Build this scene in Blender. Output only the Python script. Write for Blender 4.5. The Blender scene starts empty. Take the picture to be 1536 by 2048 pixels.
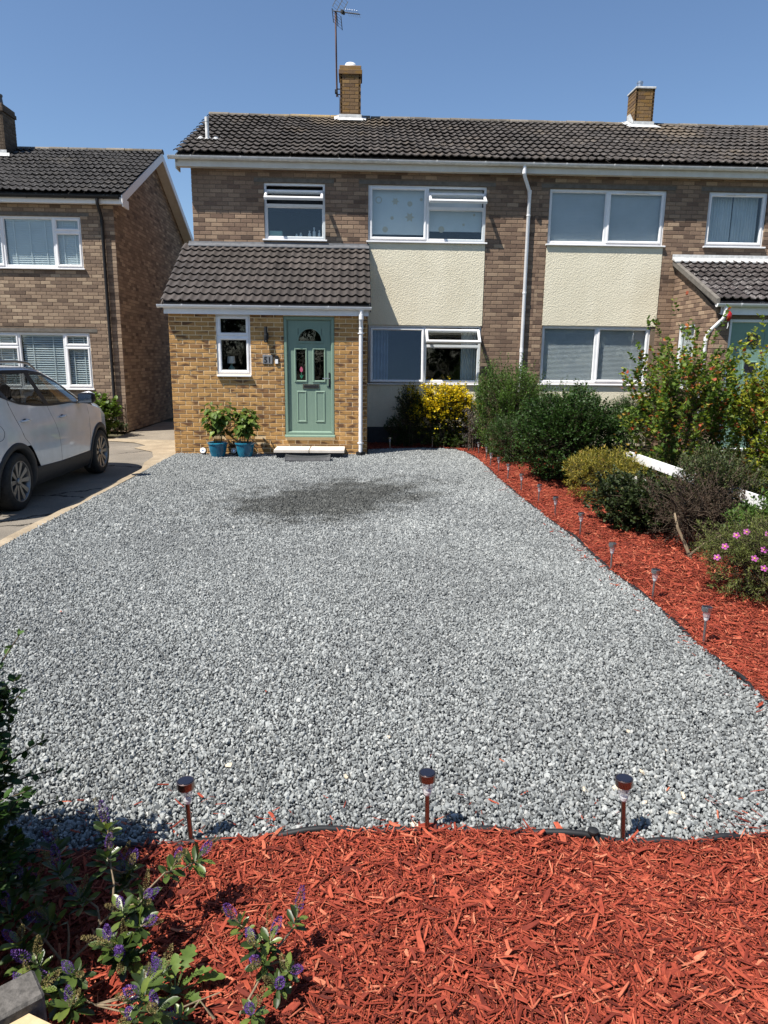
import bpy, math, random
import numpy as np
from mathutils import Vector, Matrix, Euler

random.seed(7)
RNG = np.random.default_rng(11)
S = bpy.context.scene
COL = S.collection

# ------------------------------------------------------------------ camera
CAM_LOC = (0.0, -12.549, 1.715)
YAW, PITCH, ROLL = -0.0394, 0.21606, 0.01091
FPX = 1399.83
fw = Vector((-math.sin(YAW) * math.cos(PITCH), math.cos(YAW) * math.cos(PITCH), -math.sin(PITCH)))
rt = Vector((math.cos(YAW), math.sin(YAW), 0))
up = rt.cross(fw)
r2 = rt * math.cos(ROLL) + up * math.sin(ROLL)
u2 = up * math.cos(ROLL) - rt * math.sin(ROLL)
cd = bpy.data.cameras.new('camera')
cam = bpy.data.objects.new('camera', cd)
COL.objects.link(cam)
M = Matrix((r2, u2, -fw)).transposed().to_4x4()
M.translation = CAM_LOC
cam.matrix_world = M
cd.sensor_fit = 'VERTICAL'
cd.sensor_height = 36.0
cd.lens = FPX / 2048 * 36.0
cd.clip_start = 0.05
cd.clip_end = 3000
S.camera = cam
S.render.resolution_x, S.render.resolution_y = 768, 1024

# ------------------------------------------------------------------ sky, sun, exposure
SUN = Vector((-1.5, -1.0, 3.0)).normalized()
elev = math.asin(SUN.z)
w = bpy.data.worlds.new('World')
S.world = w
w.use_nodes = True
nt = w.node_tree
sky = nt.nodes.new('ShaderNodeTexSky')
sky.sky_type = 'NISHITA'
sky.sun_disc = False
sky.sun_elevation = elev
sky.sun_rotation = math.atan2(SUN.x, SUN.y)
sky.altitude = 0
sky.air_density = 1.0
sky.dust_density = 0.4
sky.ozone_density = 5.0
bg = nt.nodes['Background']
nt.links.new(sky.outputs[0], bg.inputs[0])
bg.inputs[1].default_value = 0.078
ld = bpy.data.lights.new('sun', 'SUN')
ld.energy = 5.0
ld.angle = math.radians(0.5)
ld.color = (1.0, 0.945, 0.87)
lo = bpy.data.objects.new('sun', ld)
COL.objects.link(lo)
lo.rotation_euler = (-SUN).to_track_quat('-Z', 'Y').to_euler()
lo.location = (-10, -10, 20)
S.view_settings.view_transform = 'Standard'
S.view_settings.look = 'None'
S.view_settings.gamma = 1.0
S.view_settings.exposure = 0.83
S.view_settings.use_curve_mapping = False
S.render.engine = 'CYCLES'
S.cycles.use_denoising = True
S.cycles.max_bounces = 8
S.cycles.transparent_max_bounces = 16

# ------------------------------------------------------------------ helpers
WP = {}


class MB:
    """collects shapes for one mesh"""

    def __init__(self):
        self.v, self.f, self.t = [], [], []

    def add(self, vs, fs, t=0.5):
        b = len(self.v)
        self.v += [tuple(p) for p in vs]
        self.f += [tuple(i + b for i in q) for q in fs]
        self.t += [t] * len(vs)
        return self

    def box(self, x0, x1, y0, y1, z0, z1, t=0.5):
        vs = [(x, y, z) for z in (z0, z1) for y in (y0, y1) for x in (x0, x1)]
        return self.add(vs, [(0, 2, 3, 1), (4, 5, 7, 6), (0, 1, 5, 4), (2, 6, 7, 3), (0, 4, 6, 2), (1, 3, 7, 5)], t)

    def chamfer_box(self, x0, x1, y0, y1, z0, z1, c=0.005, t=0.5):
        """box with chamfered vertical and top edges"""
        def ring(d, z):
            return [(x0 + d, y0 + c, z), (x0 + c, y0 + d, z), (x1 - c, y0 + d, z), (x1 - d, y0 + c, z),
                    (x1 - d, y1 - c, z), (x1 - c, y1 - d, z), (x0 + c, y1 - d, z), (x0 + d, y1 - c, z)]
        vs = ring(0, z0) + ring(0, z1 - c) + ring(c, z1)
        fs = [tuple(range(7, -1, -1)), tuple(range(16, 24))]
        for k in (0, 8):
            for i in range(8):
                j = (i + 1) % 8
                fs.append((k + i, k + j, k + 8 + j, k + 8 + i))
        return self.add(vs, fs, t)

    def obox(self, o, ax, ay, az, t=0.5):
        """box from origin corner and three edge vectors"""
        o, ax, ay, az = map(Vector, (o, ax, ay, az))
        vs = [o + ax * i + ay * j + az * k for k in (0, 1) for j in (0, 1) for i in (0, 1)]
        return self.add(vs, [(0, 2, 3, 1), (4, 5, 7, 6), (0, 1, 5, 4), (2, 6, 7, 3), (0, 4, 6, 2), (1, 3, 7, 5)], t)

    def tube(self, path, r, n=8, caps=True, t=0.5):
        pts = [Vector(p) for p in path]
        rs = r if isinstance(r, (list, tuple)) else [r] * len(pts)
        d0 = (pts[1] - pts[0]).normalized()
        a = Vector((0, 0, 1)) if abs(d0.z) < 0.9 else Vector((1, 0, 0))
        u = d0.cross(a).normalized()
        vs, fs = [], []
        for i, p in enumerate(pts):
            d = (pts[min(i + 1, len(pts) - 1)] - pts[max(i - 1, 0)])
            if d.length < 1e-9:
                d = d0.copy()
            d.normalize()
            u = (u - d * u.dot(d))
            u = u.normalized() if u.length > 1e-6 else d.orthogonal().normalized()
            vv = d.cross(u)
            for k in range(n):
                an = 2 * math.pi * k / n
                vs.append(p + (u * math.cos(an) + vv * math.sin(an)) * rs[i])
        for i in range(len(pts) - 1):
            for k in range(n):
                j = (k + 1) % n
                fs.append((i * n + k, i * n + j, (i + 1) * n + j, (i + 1) * n + k))
        if caps:
            fs.append(tuple(range(n - 1, -1, -1)))
            fs.append(tuple(range((len(pts) - 1) * n, len(pts) * n)))
        return self.add(vs, fs, t)

    def lathe(self, prof, c=(0, 0, 0), n=20, axis='z', t=0.5):
        """prof: list of (radius, height)"""
        vs, fs = [], []
        for r, h in prof:
            for k in range(n):
                a = 2 * math.pi * k / n
                x, y = r * math.cos(a), r * math.sin(a)
                if axis == 'z':
                    vs.append((c[0] + x, c[1] + y, c[2] + h))
                elif axis == 'x':
                    vs.append((c[0] + h, c[1] + x, c[2] + y))
                else:
                    vs.append((c[0] + x, c[1] + h, c[2] + y))
        for i in range(len(prof) - 1):
            for k in range(n):
                j = (k + 1) % n
                fs.append((i * n + k, i * n + j, (i + 1) * n + j, (i + 1) * n + k))
        fs.append(tuple(range(n - 1, -1, -1)))
        fs.append(tuple(range((len(prof) - 1) * n, len(prof) * n)))
        return self.add(vs, fs, t)

    def extrude_x(self, prof, x0, x1, t=0.5):
        """closed (y,z) outline swept along x"""
        n = len(prof)
        vs = [(x0, y, z) for y, z in prof] + [(x1, y, z) for y, z in prof]
        fs = [(i, (i + 1) % n, n + (i + 1) % n, n + i) for i in range(n)]
        fs += [tuple(range(n - 1, -1, -1)), tuple(range(n, 2 * n))]
        return self.add(vs, fs, t)

    def arr(self, V, F, T):
        b = len(self.v)
        self.v += [tuple(p) for p in np.asarray(V).tolist()]
        self.f += [tuple(q) for q in (np.asarray(F) + b).tolist()]
        self.t += np.asarray(T).tolist()
        return self


def mesh_from(name, V, F, T=None, mat=None, smooth=False):
    me = bpy.data.meshes.new(name)
    me.from_pydata(V if isinstance(V, list) else np.asarray(V).tolist(), [], F if isinstance(F, list) else np.asarray(F).tolist())
    if T is not None:
        a = me.attributes.new('tint', 'FLOAT', 'POINT')
        a.data.foreach_set('value', np.asarray(T, dtype=np.float32))
    if mat is not None:
        me.materials.append(mat)
    if smooth:
        me.polygons.foreach_set('use_smooth', [True] * len(me.polygons))
    me.update()
    return me


def put(name, me, parent=None, loc=(0, 0, 0), rot=None, scale=None):
    """link an object at a world location under a parent that is not rotated"""
    o = bpy.data.objects.new(name, me)
    COL.objects.link(o)
    loc = Vector(loc)
    if parent is not None:
        o.parent = parent
        o.location = loc - WP[parent.name]
    else:
        o.location = loc
    WP[o.name] = loc
    if rot is not None:
        o.rotation_euler = rot
    if scale is not None:
        o.scale = scale
    return o


def add(name, mb, mat, parent=None, smooth=False, origin=None, auto=None):
    V = np.array(mb.v, dtype=float)
    if origin is None:
        lo_, hi_ = V.min(0), V.max(0)
        origin = (lo_ + hi_) / 2
        if parent is None:
            origin[2] = lo_[2]
    V = V - np.array(origin)
    me = mesh_from(name, V, mb.f, mb.t, mat, smooth)
    if auto is not None:
        me.polygons.foreach_set('use_smooth', [True] * len(me.polygons))
        try:
            me.set_sharp_from_angle(angle=math.radians(auto))
        except Exception:
            pass
    return put(name, me, parent, origin)


def empty(name, loc=(0, 0, 0), label=None, cat=None, group=None, parent=None):
    o = put(name, None, parent, loc)
    o.empty_display_size = 0.1
    tag(o, label, cat, group)
    return o


def tag(o, label=None, cat=None, group=None, kind=None):
    for k, v in (('label', label), ('category', cat), ('group', group), ('kind', kind)):
        if v:
            o[k] = v
    return o


# ------------------------------------------------------------------ materials
def N(nt, t, **kw):
    n = nt.nodes.new(t)
    for k, v in kw.items():
        if k.startswith('i_'):
            key = k[2:]
            n.inputs[int(key) if key.isdigit() else key.replace('_', ' ')].default_value = v
        else:
            setattr(n, k, v)
    return n


def newmat(name, rough=0.6, spec=0.5, metal=0.0, col=(0.5, 0.5, 0.5)):
    m = bpy.data.materials.new(name)
    m.use_nodes = True
    b = m.node_tree.nodes['Principled BSDF']
    b.inputs['Roughness'].default_value = rough
    b.inputs['Specular IOR Level'].default_value = spec
    b.inputs['Metallic'].default_value = metal
    b.inputs['Base Color'].default_value = (*col, 1)
    return m, m.node_tree, b


def ramp(nt, fac, stops, interp='LINEAR'):
    r = nt.nodes.new('ShaderNodeValToRGB')
    r.color_ramp.interpolation = interp
    e = r.color_ramp.elements
    while len(e) < len(stops):
        e.new(0.5)
    for i, (p, c) in enumerate(stops):
        e[i].position = p
        e[i].color = (*c, 1) if len(c) == 3 else c
    nt.links.new(fac, r.inputs[0])
    return r.outputs[0]


def tint(nt):
    a = nt.nodes.new('ShaderNodeAttribute')
    a.attribute_name = 'tint'
    return a.outputs['Fac']


def pos(nt):
    return nt.nodes.new('ShaderNodeNewGeometry').outputs['Position']


def noise(nt, vec, scale, detail=4, rough=0.6, w=None, out='Fac'):
    n = nt.nodes.new('ShaderNodeTexNoise')
    n.inputs['Scale'].default_value = scale
    n.inputs['Detail'].default_value = detail
    n.inputs['Roughness'].default_value = rough
    if w is not None:
        n.noise_dimensions = '4D'
        nt.links.new(w, n.inputs['W'])
    if vec is not None:
        nt.links.new(vec, n.inputs['Vector'])
    return n.outputs[out]


def vscale(nt, vec, s):
    n = nt.nodes.new('ShaderNodeVectorMath')
    n.operation = 'MULTIPLY'
    nt.links.new(vec, n.inputs[0])
    n.inputs[1].default_value = s
    return n.outputs[0]


def mathn(nt, op, a, b=None, c=None, clamp=False):
    n = nt.nodes.new('ShaderNodeMath')
    n.operation = op
    n.use_clamp = clamp
    for i, x in enumerate((a, b, c)):
        if x is None:
            continue
        if isinstance(x, (int, float)):
            n.inputs[i].default_value = x
        else:
            nt.links.new(x, n.inputs[i])
    return n.outputs[0]


def mixc(nt, fac, a, b, mode='MIX'):
    n = nt.nodes.new('ShaderNodeMix')
    n.data_type = 'RGBA'
    n.blend_type = mode
    for sock, x in ((n.inputs[0], fac), (n.inputs[6], a), (n.inputs[7], b)):
        if isinstance(x, (int, float)):
            sock.default_value = x
        elif isinstance(x, tuple):
            sock.default_value = (*x, 1)
        else:
            nt.links.new(x, sock)
    return n.outputs[2]


def smooth01(nt, x, a, b):
    n = nt.nodes.new('ShaderNodeMapRange')
    n.interpolation_type = 'SMOOTHSTEP'
    n.inputs[1].default_value = a
    n.inputs[2].default_value = b
    nt.links.new(x, n.inputs[0])
    return n.outputs[0]


def bump(nt, b, h, strength=0.3, dist=0.01):
    n = nt.nodes.new('ShaderNodeBump')
    n.inputs['Strength'].default_value = strength
    n.inputs['Distance'].default_value = dist
    nt.links.new(h, n.inputs['Height'])
    nt.links.new(n.outputs[0], b.inputs['Normal'])


def brick_mat(name, stops, ends=None):
    m, nt, b = newmat(name, 0.88, 0.25)
    t = tint(nt)
    p = pos(nt)
    c = ramp(nt, t, stops)
    w = mathn(nt, 'MULTIPLY', t, 37.0)
    n1 = noise(nt, vscale(nt, p, (1, 1, 1)), 45, 5, 0.7)
    c = mixc(nt, 1.0, c, ramp(nt, n1, [(0.25, (0.68, 0.66, 0.64)), (0.5, (1, 1, 1)), (0.8, (1.22, 1.2, 1.16))]), 'MULTIPLY')
    if ends:
        n2 = noise(nt, vscale(nt, p, (5.2, 5.2, 13.3)), 1.0, 0, 0.5, w)
        f = smooth01(nt, n2, 0.54, 0.70)
        c = mixc(nt, mathn(nt, 'MULTIPLY', f, 0.85), c, ends)
    n3 = noise(nt, p, 0.9, 3, 0.6)
    c = mixc(nt, 1.0, c, ramp(nt, n3, [(0.3, (0.86, 0.85, 0.84)), (0.7, (1.06, 1.05, 1.04))]), 'MULTIPLY')
    nt.links.new(c, b.inputs['Base Color'])
    bump(nt, b, noise(nt, p, 160, 4, 0.7), 0.35, 0.004)
    return m


def noisy(name, c1, c2, scale=20, rough=0.8, spec=0.3, bscale=None, bstr=0.2, bdist=0.004, metal=0.0, c3=None, detail=5):
    m, nt, b = newmat(name, rough, spec, metal)
    p = pos(nt)
    n = noise(nt, p, scale, detail, 0.65)
    st = [(0.3, c1), (0.7, c2)] if c3 is None else [(0.28, c1), (0.55, c2), (0.75, c3)]
    nt.links.new(ramp(nt, n, st), b.inputs['Base Color'])
    if bscale:
        bump(nt, b, noise(nt, p, bscale, 4, 0.6), bstr, bdist)
    return m


M_ = {}
M_['brick'] = brick_mat('brown_brick', [(0.0, (0.095, 0.065, 0.048)), (0.25, (0.168, 0.112, 0.081)), (0.5, (0.230, 0.159, 0.112)), (0.75, (0.291, 0.204, 0.140)), (1.0, (0.370, 0.274, 0.190))])
M_['brick_l'] = brick_mat('tan_brick', [(0.0, (0.12, 0.085, 0.062)), (0.3, (0.20, 0.145, 0.105)), (0.6, (0.29, 0.213, 0.15)), (1.0, (0.41, 0.32, 0.225))])
M_['buff'] = brick_mat('buff_brick', [(0.0, (0.250, 0.132, 0.057)), (0.35, (0.360, 0.202, 0.073)), (0.7, (0.440, 0.254, 0.090)), (1.0, (0.520, 0.315, 0.127))], ends=(0.085, 0.040, 0.025))
M_['mortar'] = noisy('brown_mortar', (0.13, 0.098, 0.072), (0.2, 0.155, 0.115), 30, 0.95, 0.1, 120, 0.4)
M_['mortar_buff'] = noisy('buff_mortar', (0.62, 0.46, 0.27), (0.74, 0.57, 0.35), 30, 0.95, 0.1, 120, 0.4)


def render_mat():
    m, nt, b = newmat('cream_render', 0.92, 0.15)
    p = pos(nt)
    n = noise(nt, p, 1.6, 4, 0.6)
    c = ramp(nt, n, [(0.3, (0.69, 0.635, 0.485)), (0.7, (0.76, 0.705, 0.55))])
    stx = noise(nt, vscale(nt, p, (3.1, 3.1, 0.5)), 1.0, 6, 0.7)
    c = mixc(nt, 1.0, c, ramp(nt, stx, [(0.30, (0.93, 0.925, 0.91)), (0.6, (1, 1, 1))]), 'MULTIPLY')
    n4 = noise(nt, p, 55, 3, 0.6)
    c = mixc(nt, 1.0, c, ramp(nt, n4, [(0.3, (0.9, 0.9, 0.89)), (0.65, (1.03, 1.03, 1.03))]), 'MULTIPLY')
    nt.links.new(c, b.inputs['Base Color'])
    v = nt.nodes.new('ShaderNodeTexVoronoi')
    v.inputs['Scale'].default_value = 42
    nt.links.new(p, v.inputs['Vector'])
    h = mathn(nt, 'ADD', noise(nt, p, 38, 3, 0.6), mathn(nt, 'MULTIPLY', v.outputs['Distance'], 0.6))
    bump(nt, b, h, 0.5, 0.014)
    return m


M_['render'] = render_mat()


def upvc():
    m, nt, b = newmat('white_plastic', 0.32, 0.5)
    p = pos(nt)
    n = noise(nt, p, 6, 4, 0.65)
    nt.links.new(ramp(nt, n, [(0.3, (0.71, 0.715, 0.72)), (0.65, (0.8, 0.8, 0.8))]), b.inputs['Base Color'])
    return m


M_['upvc'] = upvc()
M_['gutter'] = noisy('aged_white_plastic', (0.5, 0.5, 0.48), (0.74, 0.735, 0.72), 9, 0.45, 0.4)
M_['fascia_old'] = noisy('cream_fascia', (0.56, 0.53, 0.47), (0.66, 0.64, 0.58), 5, 0.5, 0.4)
M_['blackplastic'] = noisy('black_plastic', (0.008, 0.009, 0.010), (0.016, 0.017, 0.019), 12, 0.6, 0.35)
M_['lintel'] = noisy('grey_concrete_lintel', (0.10, 0.092, 0.08), (0.17, 0.155, 0.135), 9, 0.9, 0.2, 80, 0.3)
M_['lead'] = noisy('grey_lead', (0.065, 0.068, 0.074), (0.13, 0.135, 0.145), 10, 0.6, 0.4, 30, 0.2)
M_['leadwhite'] = noisy('whitened_flashing', (0.33, 0.335, 0.33), (0.6, 0.61, 0.6), 14, 0.7, 0.3, 30, 0.4)


def tile_mat(name, base, lichen, amount, spots=0.0, rough=0.75, patches=()):
    m, nt, b = newmat(name, rough, 0.35)
    t = tint(nt)
    p = pos(nt)
    d = tuple(x * 0.62 for x in base)
    l = tuple(min(1, x * 1.38) for x in base)
    c = ramp(nt, t, [(0, d), (0.5, base), (1, l)])
    n1 = noise(nt, p, 22, 5, 0.7)
    c = mixc(nt, 1.0, c, ramp(nt, n1, [(0.25, (0.72, 0.72, 0.72)), (0.75, (1.28, 1.26, 1.22))]), 'MULTIPLY')
    n2 = noise(nt, p, 1.1, 5, 0.7)
    f = mathn(nt, 'MULTIPLY', smooth01(nt, n2, 0.52, 0.72), amount)
    for (cx, cy, cz, r, s) in patches:      # lichen colonies grown round the chimneys and ridge
        dn = nt.nodes.new('ShaderNodeVectorMath')
        dn.operation = 'DISTANCE'
        nt.links.new(vscale(nt, p, (1, 0.6, 1)), dn.inputs[0])
        dn.inputs[1].default_value = (cx, cy * 0.6, cz)
        g = mathn(nt, 'SUBTRACT', mathn(nt, 'ADD', 1.0, mathn(nt, 'MULTIPLY', mathn(nt, 'SUBTRACT', noise(nt, p, 3.0, 5, 0.7), 0.5), 1.7)), mathn(nt, 'DIVIDE', dn.outputs['Value'], r))
        f = mathn(nt, 'MAXIMUM', f, mathn(nt, 'MULTIPLY', smooth01(nt, g, 0.0, 0.7), s))
    f = mathn(nt, 'MULTIPLY', f, ramp(nt, noise(nt, p, 60, 3, 0.6), [(0.35, (0.35,) * 3), (0.6, (1, 1, 1))]))
    c = mixc(nt, f, c, lichen)
    if spots:
        v = nt.nodes.new('ShaderNodeTexVoronoi')
        v.inputs['Scale'].default_value = 55
        nt.links.new(p, v.inputs['Vector'])
        ms = mathn(nt, 'LESS_THAN', v.outputs['Distance'], 0.3)
        sel = mathn(nt, 'GREATER_THAN', noise(nt, p, 9, 3, 0.6), 0.56)
        c = mixc(nt, mathn(nt, 'MULTIPLY', mathn(nt, 'MULTIPLY', ms, sel), spots), c, (0.42, 0.41, 0.39))
    nt.links.new(c, b.inputs['Base Color'])
    bump(nt, b, noise(nt, p, 90, 4, 0.7), 0.4, 0.006)
    return m


OCHRE = (0.26, 0.16, 0.05)
M_['tile'] = tile_mat('weathered_roof_tile', (0.046, 0.039, 0.034), (0.17, 0.13, 0.085), 0.5, 0.6, 0.8, [(-0.55, 4.75, 6.95, 0.75, 0.75), (0.3, 4.5, 6.85, 0.6, 0.6), (6.95, 4.3, 6.7, 0.8, 0.65)])
M_['tile_l'] = tile_mat('dark_roof_tile', (0.030, 0.028, 0.027), (0.14, 0.12, 0.09), 0.4, 0.6, 0.8)
M_['tile_p'] = tile_mat('smooth_brown_tile', (0.054, 0.046, 0.042), (0.1, 0.085, 0.075), 0.1, 0.0, 0.62)
M_['tile_r'] = tile_mat('lichened_roof_tile', (0.045, 0.038, 0.037), (0.3, 0.28, 0.27), 0.55, 0.95, 0.6)
M_['ridge'] = tile_mat('ridge_tile', (0.13, 0.115, 0.095), (0.33, 0.235, 0.1), 0.8, 0.6, 0.9, [(-0.9, 4.99, 7.05, 1.1, 0.9)])
M_['chimney'] = brick_mat('lichened_chimney_brick', [(0.0, (0.12, 0.075, 0.045)), (0.5, (0.19, 0.12, 0.06)), (1.0, (0.27, 0.17, 0.07))], ends=(0.22, 0.125, 0.035))
M_['chimney_l'] = brick_mat('dark_chimney_brick', [(0.0, (0.06, 0.045, 0.035)), (0.5, (0.1, 0.075, 0.055)), (1.0, (0.14, 0.11, 0.08))])
M_['mortar_dark'] = noisy('dark_mortar', (0.1, 0.075, 0.05), (0.16, 0.12, 0.08), 30, 0.95, 0.1)


def glass(name='window_glass', tintc=(0.9, 0.93, 0.93), boost=1.3):
    m = bpy.data.materials.new(name)
    m.use_nodes = True
    nt = m.node_tree
    nt.nodes.clear()
    out = N(nt, 'ShaderNodeOutputMaterial')
    mx = N(nt, 'ShaderNodeMixShader')
    tr = N(nt, 'ShaderNodeBsdfTransparent')
    tr.inputs[0].default_value = (*tintc, 1)
    gl = N(nt, 'ShaderNodeBsdfGlossy')
    gl.inputs['Roughness'].default_value = 0.01
    bp = N(nt, 'ShaderNodeBump')
    bp.inputs['Strength'].default_value = 0.25
    bp.inputs['Distance'].default_value = 0.01
    nt.links.new(noise(nt, pos(nt), 2.6, 2, 0.5), bp.inputs['Height'])
    nt.links.new(bp.outputs[0], gl.inputs['Normal'])
    ge = N(nt, 'ShaderNodeNewGeometry')
    dt = N(nt, 'ShaderNodeVectorMath', operation='DOT_PRODUCT')
    nt.links.new(ge.outputs['Normal'], dt.inputs[0])
    nt.links.new(ge.outputs['Incoming'], dt.inputs[1])
    c1 = mathn(nt, 'SUBTRACT', 1.0, mathn(nt, 'ABSOLUTE', dt.outputs['Value']), clamp=True)
    f = mathn(nt, 'ADD', mathn(nt, 'MULTIPLY', mathn(nt, 'POWER', c1, 5.0), 0.9), 0.042 * boost, clamp=True)
    nt.links.new(f, mx.inputs[0])
    nt.links.new(tr.outputs[0], mx.inputs[1])
    nt.links.new(gl.outputs[0], mx.inputs[2])
    nt.links.new(mx.outputs[0], out.inputs[0])
    return m


M_['glass'] = glass()
M_['glass_car'] = glass('car_glass', (0.5, 0.53, 0.53), 1.5)
M_['glass_lens'] = glass('clear_lens', (0.93, 0.93, 0.93), 1.8)
_t = M_['glass_lens'].node_tree
_o = [q for q in _t.nodes if q.type == 'OUTPUT_MATERIAL'][0]
_m2, _d = N(_t, 'ShaderNodeMixShader'), N(_t, 'ShaderNodeBsdfDiffuse')
_d.inputs[0].default_value = (0.7, 0.7, 0.7, 1)
_m2.inputs[0].default_value = 0.3
_t.links.new(_o.inputs[0].links[0].from_socket, _m2.inputs[1])
_t.links.new(_d.outputs[0], _m2.inputs[2])
_t.links.new(_m2.outputs[0], _o.inputs[0])
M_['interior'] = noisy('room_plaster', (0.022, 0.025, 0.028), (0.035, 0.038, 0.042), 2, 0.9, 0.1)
M_['door'] = None


def door_mat():
    m, nt, b = newmat('sage_green_door', 0.38, 0.45)
    p = pos(nt)
    n = noise(nt, vscale(nt, p, (60, 60, 4)), 1.0, 4, 0.6)
    nt.links.new(ramp(nt, n, [(0.3, (0.168, 0.248, 0.190)), (0.7, (0.192, 0.275, 0.212))]), b.inputs['Base Color'])
    bump(nt, b, n, 0.12, 0.003)
    return m


M_['door'] = door_mat()
M_['door_r'] = noisy('teal_green_door', (0.16, 0.265, 0.215), (0.18, 0.29, 0.235), 20, 0.4, 0.4)
M_['steel'], _, _b = newmat('brushed_steel', 0.32, 0.5, 1.0, (0.55, 0.55, 0.55))
M_['bronze'], _, _b = newmat('bronze_metal', 0.3, 0.5, 1.0, (0.27, 0.20, 0.175))
M_['chrome'], _, _b = newmat('chrome', 0.12, 0.5, 1.0, (0.75, 0.75, 0.77))
M_['panel'], _, _b = newmat('solar_cell', 0.15, 0.6, 0.0, (0.012, 0.013, 0.022))
M_['white'] = noisy('white_paint', (0.74, 0.745, 0.74), (0.82, 0.82, 0.81), 12, 0.5, 0.4, 60, 0.15)
M_['stonegrey'] = noisy('grey_stone_plaque', (0.13, 0.135, 0.14), (0.24, 0.245, 0.25), 25, 0.85, 0.2, 60, 0.4)
M_['slab'] = noisy('pale_paving_slab', (0.52, 0.47, 0.40), (0.66, 0.61, 0.54), 7, 0.85, 0.2, 70, 0.2)
M_['blackstep'] = noisy('black_painted_brick', (0.018, 0.021, 0.024), (0.032, 0.036, 0.04), 12, 0.6, 0.35, 60, 0.2)
M_['rubber'] = noisy('grey_rubber', (0.022, 0.024, 0.027), (0.045, 0.047, 0.05), 15, 0.6, 0.4, 90, 0.3)


def pot_mat():
    m, nt, b = newmat('blue_glaze', 0.13, 0.6)
    p = pos(nt)
    n = noise(nt, vscale(nt, p, (1, 1, 0.45)), 11, 5, 0.65)
    nt.links.new(ramp(nt, n, [(0.25, (0.006, 0.06, 0.11)), (0.5, (0.012, 0.145, 0.24)), (0.75, (0.03, 0.25, 0.36))]), b.inputs['Base Color'])
    b.inputs['Coat Weight'].default_value = 0.4
    return m


M_['pot'] = pot_mat()
M_['soil'] = noisy('dark_soil', (0.02, 0.014, 0.01), (0.05, 0.036, 0.026), 60, 0.95, 0.1, 120, 0.6, 0.01)


def leaf_mat(name, stops, rough=0.45, trans=0.3, spec=0.25):
    m, nt, b = newmat(name, rough + .08, spec)
    t = tint(nt)
    c = ramp(nt, t, stops)
    n = noise(nt, pos(nt), 35, 3, 0.6)
    c = mixc(nt, 1.0, c, ramp(nt, n, [(0.3, (0.8, 0.8, 0.8)), (0.7, (1.18, 1.16, 1.1))]), 'MULTIPLY')
    nt.links.new(c, b.inputs['Base Color'])
    tr = N(nt, 'ShaderNodeBsdfTranslucent')
    nt.links.new(mixc(nt, 1.0, c, (1.25, 1.35, 0.7), 'MULTIPLY'), tr.inputs[0])
    mx = N(nt, 'ShaderNodeMixShader')
    mx.inputs[0].default_value = trans
    nt.links.new(b.outputs[0], mx.inputs[1])
    nt.links.new(tr.outputs[0], mx.inputs[2])
    nt.links.new(mx.outputs[0], nt.nodes['Material Output'].inputs[0])
    return m


M_['bark'] = noisy('brown_bark', (0.05, 0.036, 0.025), (0.13, 0.1, 0.07), 60, 0.9, 0.2, 120, 0.4)
M_['bark_pale'] = noisy('pale_twig_bark', (0.13, 0.1, 0.065), (0.26, 0.2, 0.13), 60, 0.85, 0.2)
M_['stemgreen'] = noisy('green_stem', (0.06, 0.09, 0.025), (0.14, 0.16, 0.05), 40, 0.6, 0.3)

# ------------------------------------------------------------------ ground
def sheet(name, poly, z, mat, label=None, kind='structure', cat=None):
    V = [(x, y, z) for x, y in poly]
    me = mesh_from(name, V, [tuple(range(len(V)))], None, mat)
    o = put(name, me)
    return tag(o, label, cat, None, kind)


def tarmac_mat():
    m, nt, b = newmat('worn_tarmac', 0.9, 0.25)
    p = pos(nt)
    n = noise(nt, p, 0.8, 5, 0.65)
    c = ramp(nt, n, [(0.3, (0.135, 0.12, 0.10)), (0.55, (0.20, 0.178, 0.148)), (0.75, (0.28, 0.248, 0.20))])
    n2 = noise(nt, p, 110, 3, 0.7)
    c = mixc(nt, 1.0, c, ramp(nt, n2, [(0.3, (0.62, 0.62, 0.62)), (0.7, (1.3, 1.28, 1.24))]), 'MULTIPLY')
    v = nt.nodes.new('ShaderNodeTexVoronoi')
    v.feature = 'DISTANCE_TO_EDGE'
    v.inputs['Scale'].default_value = 0.55
    wv = N(nt, 'ShaderNodeVectorMath', operation='ADD')
    nt.links.new(p, wv.inputs[0])
    nt.links.new(vscale(nt, noise(nt, p, 2.2, 5, 0.7, out='Color'), (0.55, 0.55, 0)), wv.inputs[1])
    nt.links.new(wv.outputs[0], v.inputs['Vector'])
    cr = smooth01(nt, v.outputs['Distance'], 0.004, 0.013)
    c = mixc(nt, cr, (0.02, 0.018, 0.015), c)
    nt.links.new(c, b.inputs['Base Color'])
    h = mathn(nt, 'ADD', n2, mathn(nt, 'MULTIPLY', cr, 2.0))
    bump(nt, b, h, 0.5, 0.008)
    return m


def concrete_mat(name, a, c_, sc=3.0):
    m, nt, b = newmat(name, 0.92, 0.2)
    p = pos(nt)
    c = ramp(nt, noise(nt, p, sc, 6, 0.7), [(0.28, a), (0.72, c_)])
    c = mixc(nt, 1.0, c, ramp(nt, noise(nt, p, 90, 3, 0.7), [(0.3, (0.75, 0.75, 0.75)), (0.7, (1.15, 1.15, 1.14))]), 'MULTIPLY')
    nt.links.new(c, b.inputs['Base Color'])
    bump(nt, b, noise(nt, p, 120, 4, 0.7), 0.4, 0.005)
    return m


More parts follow.
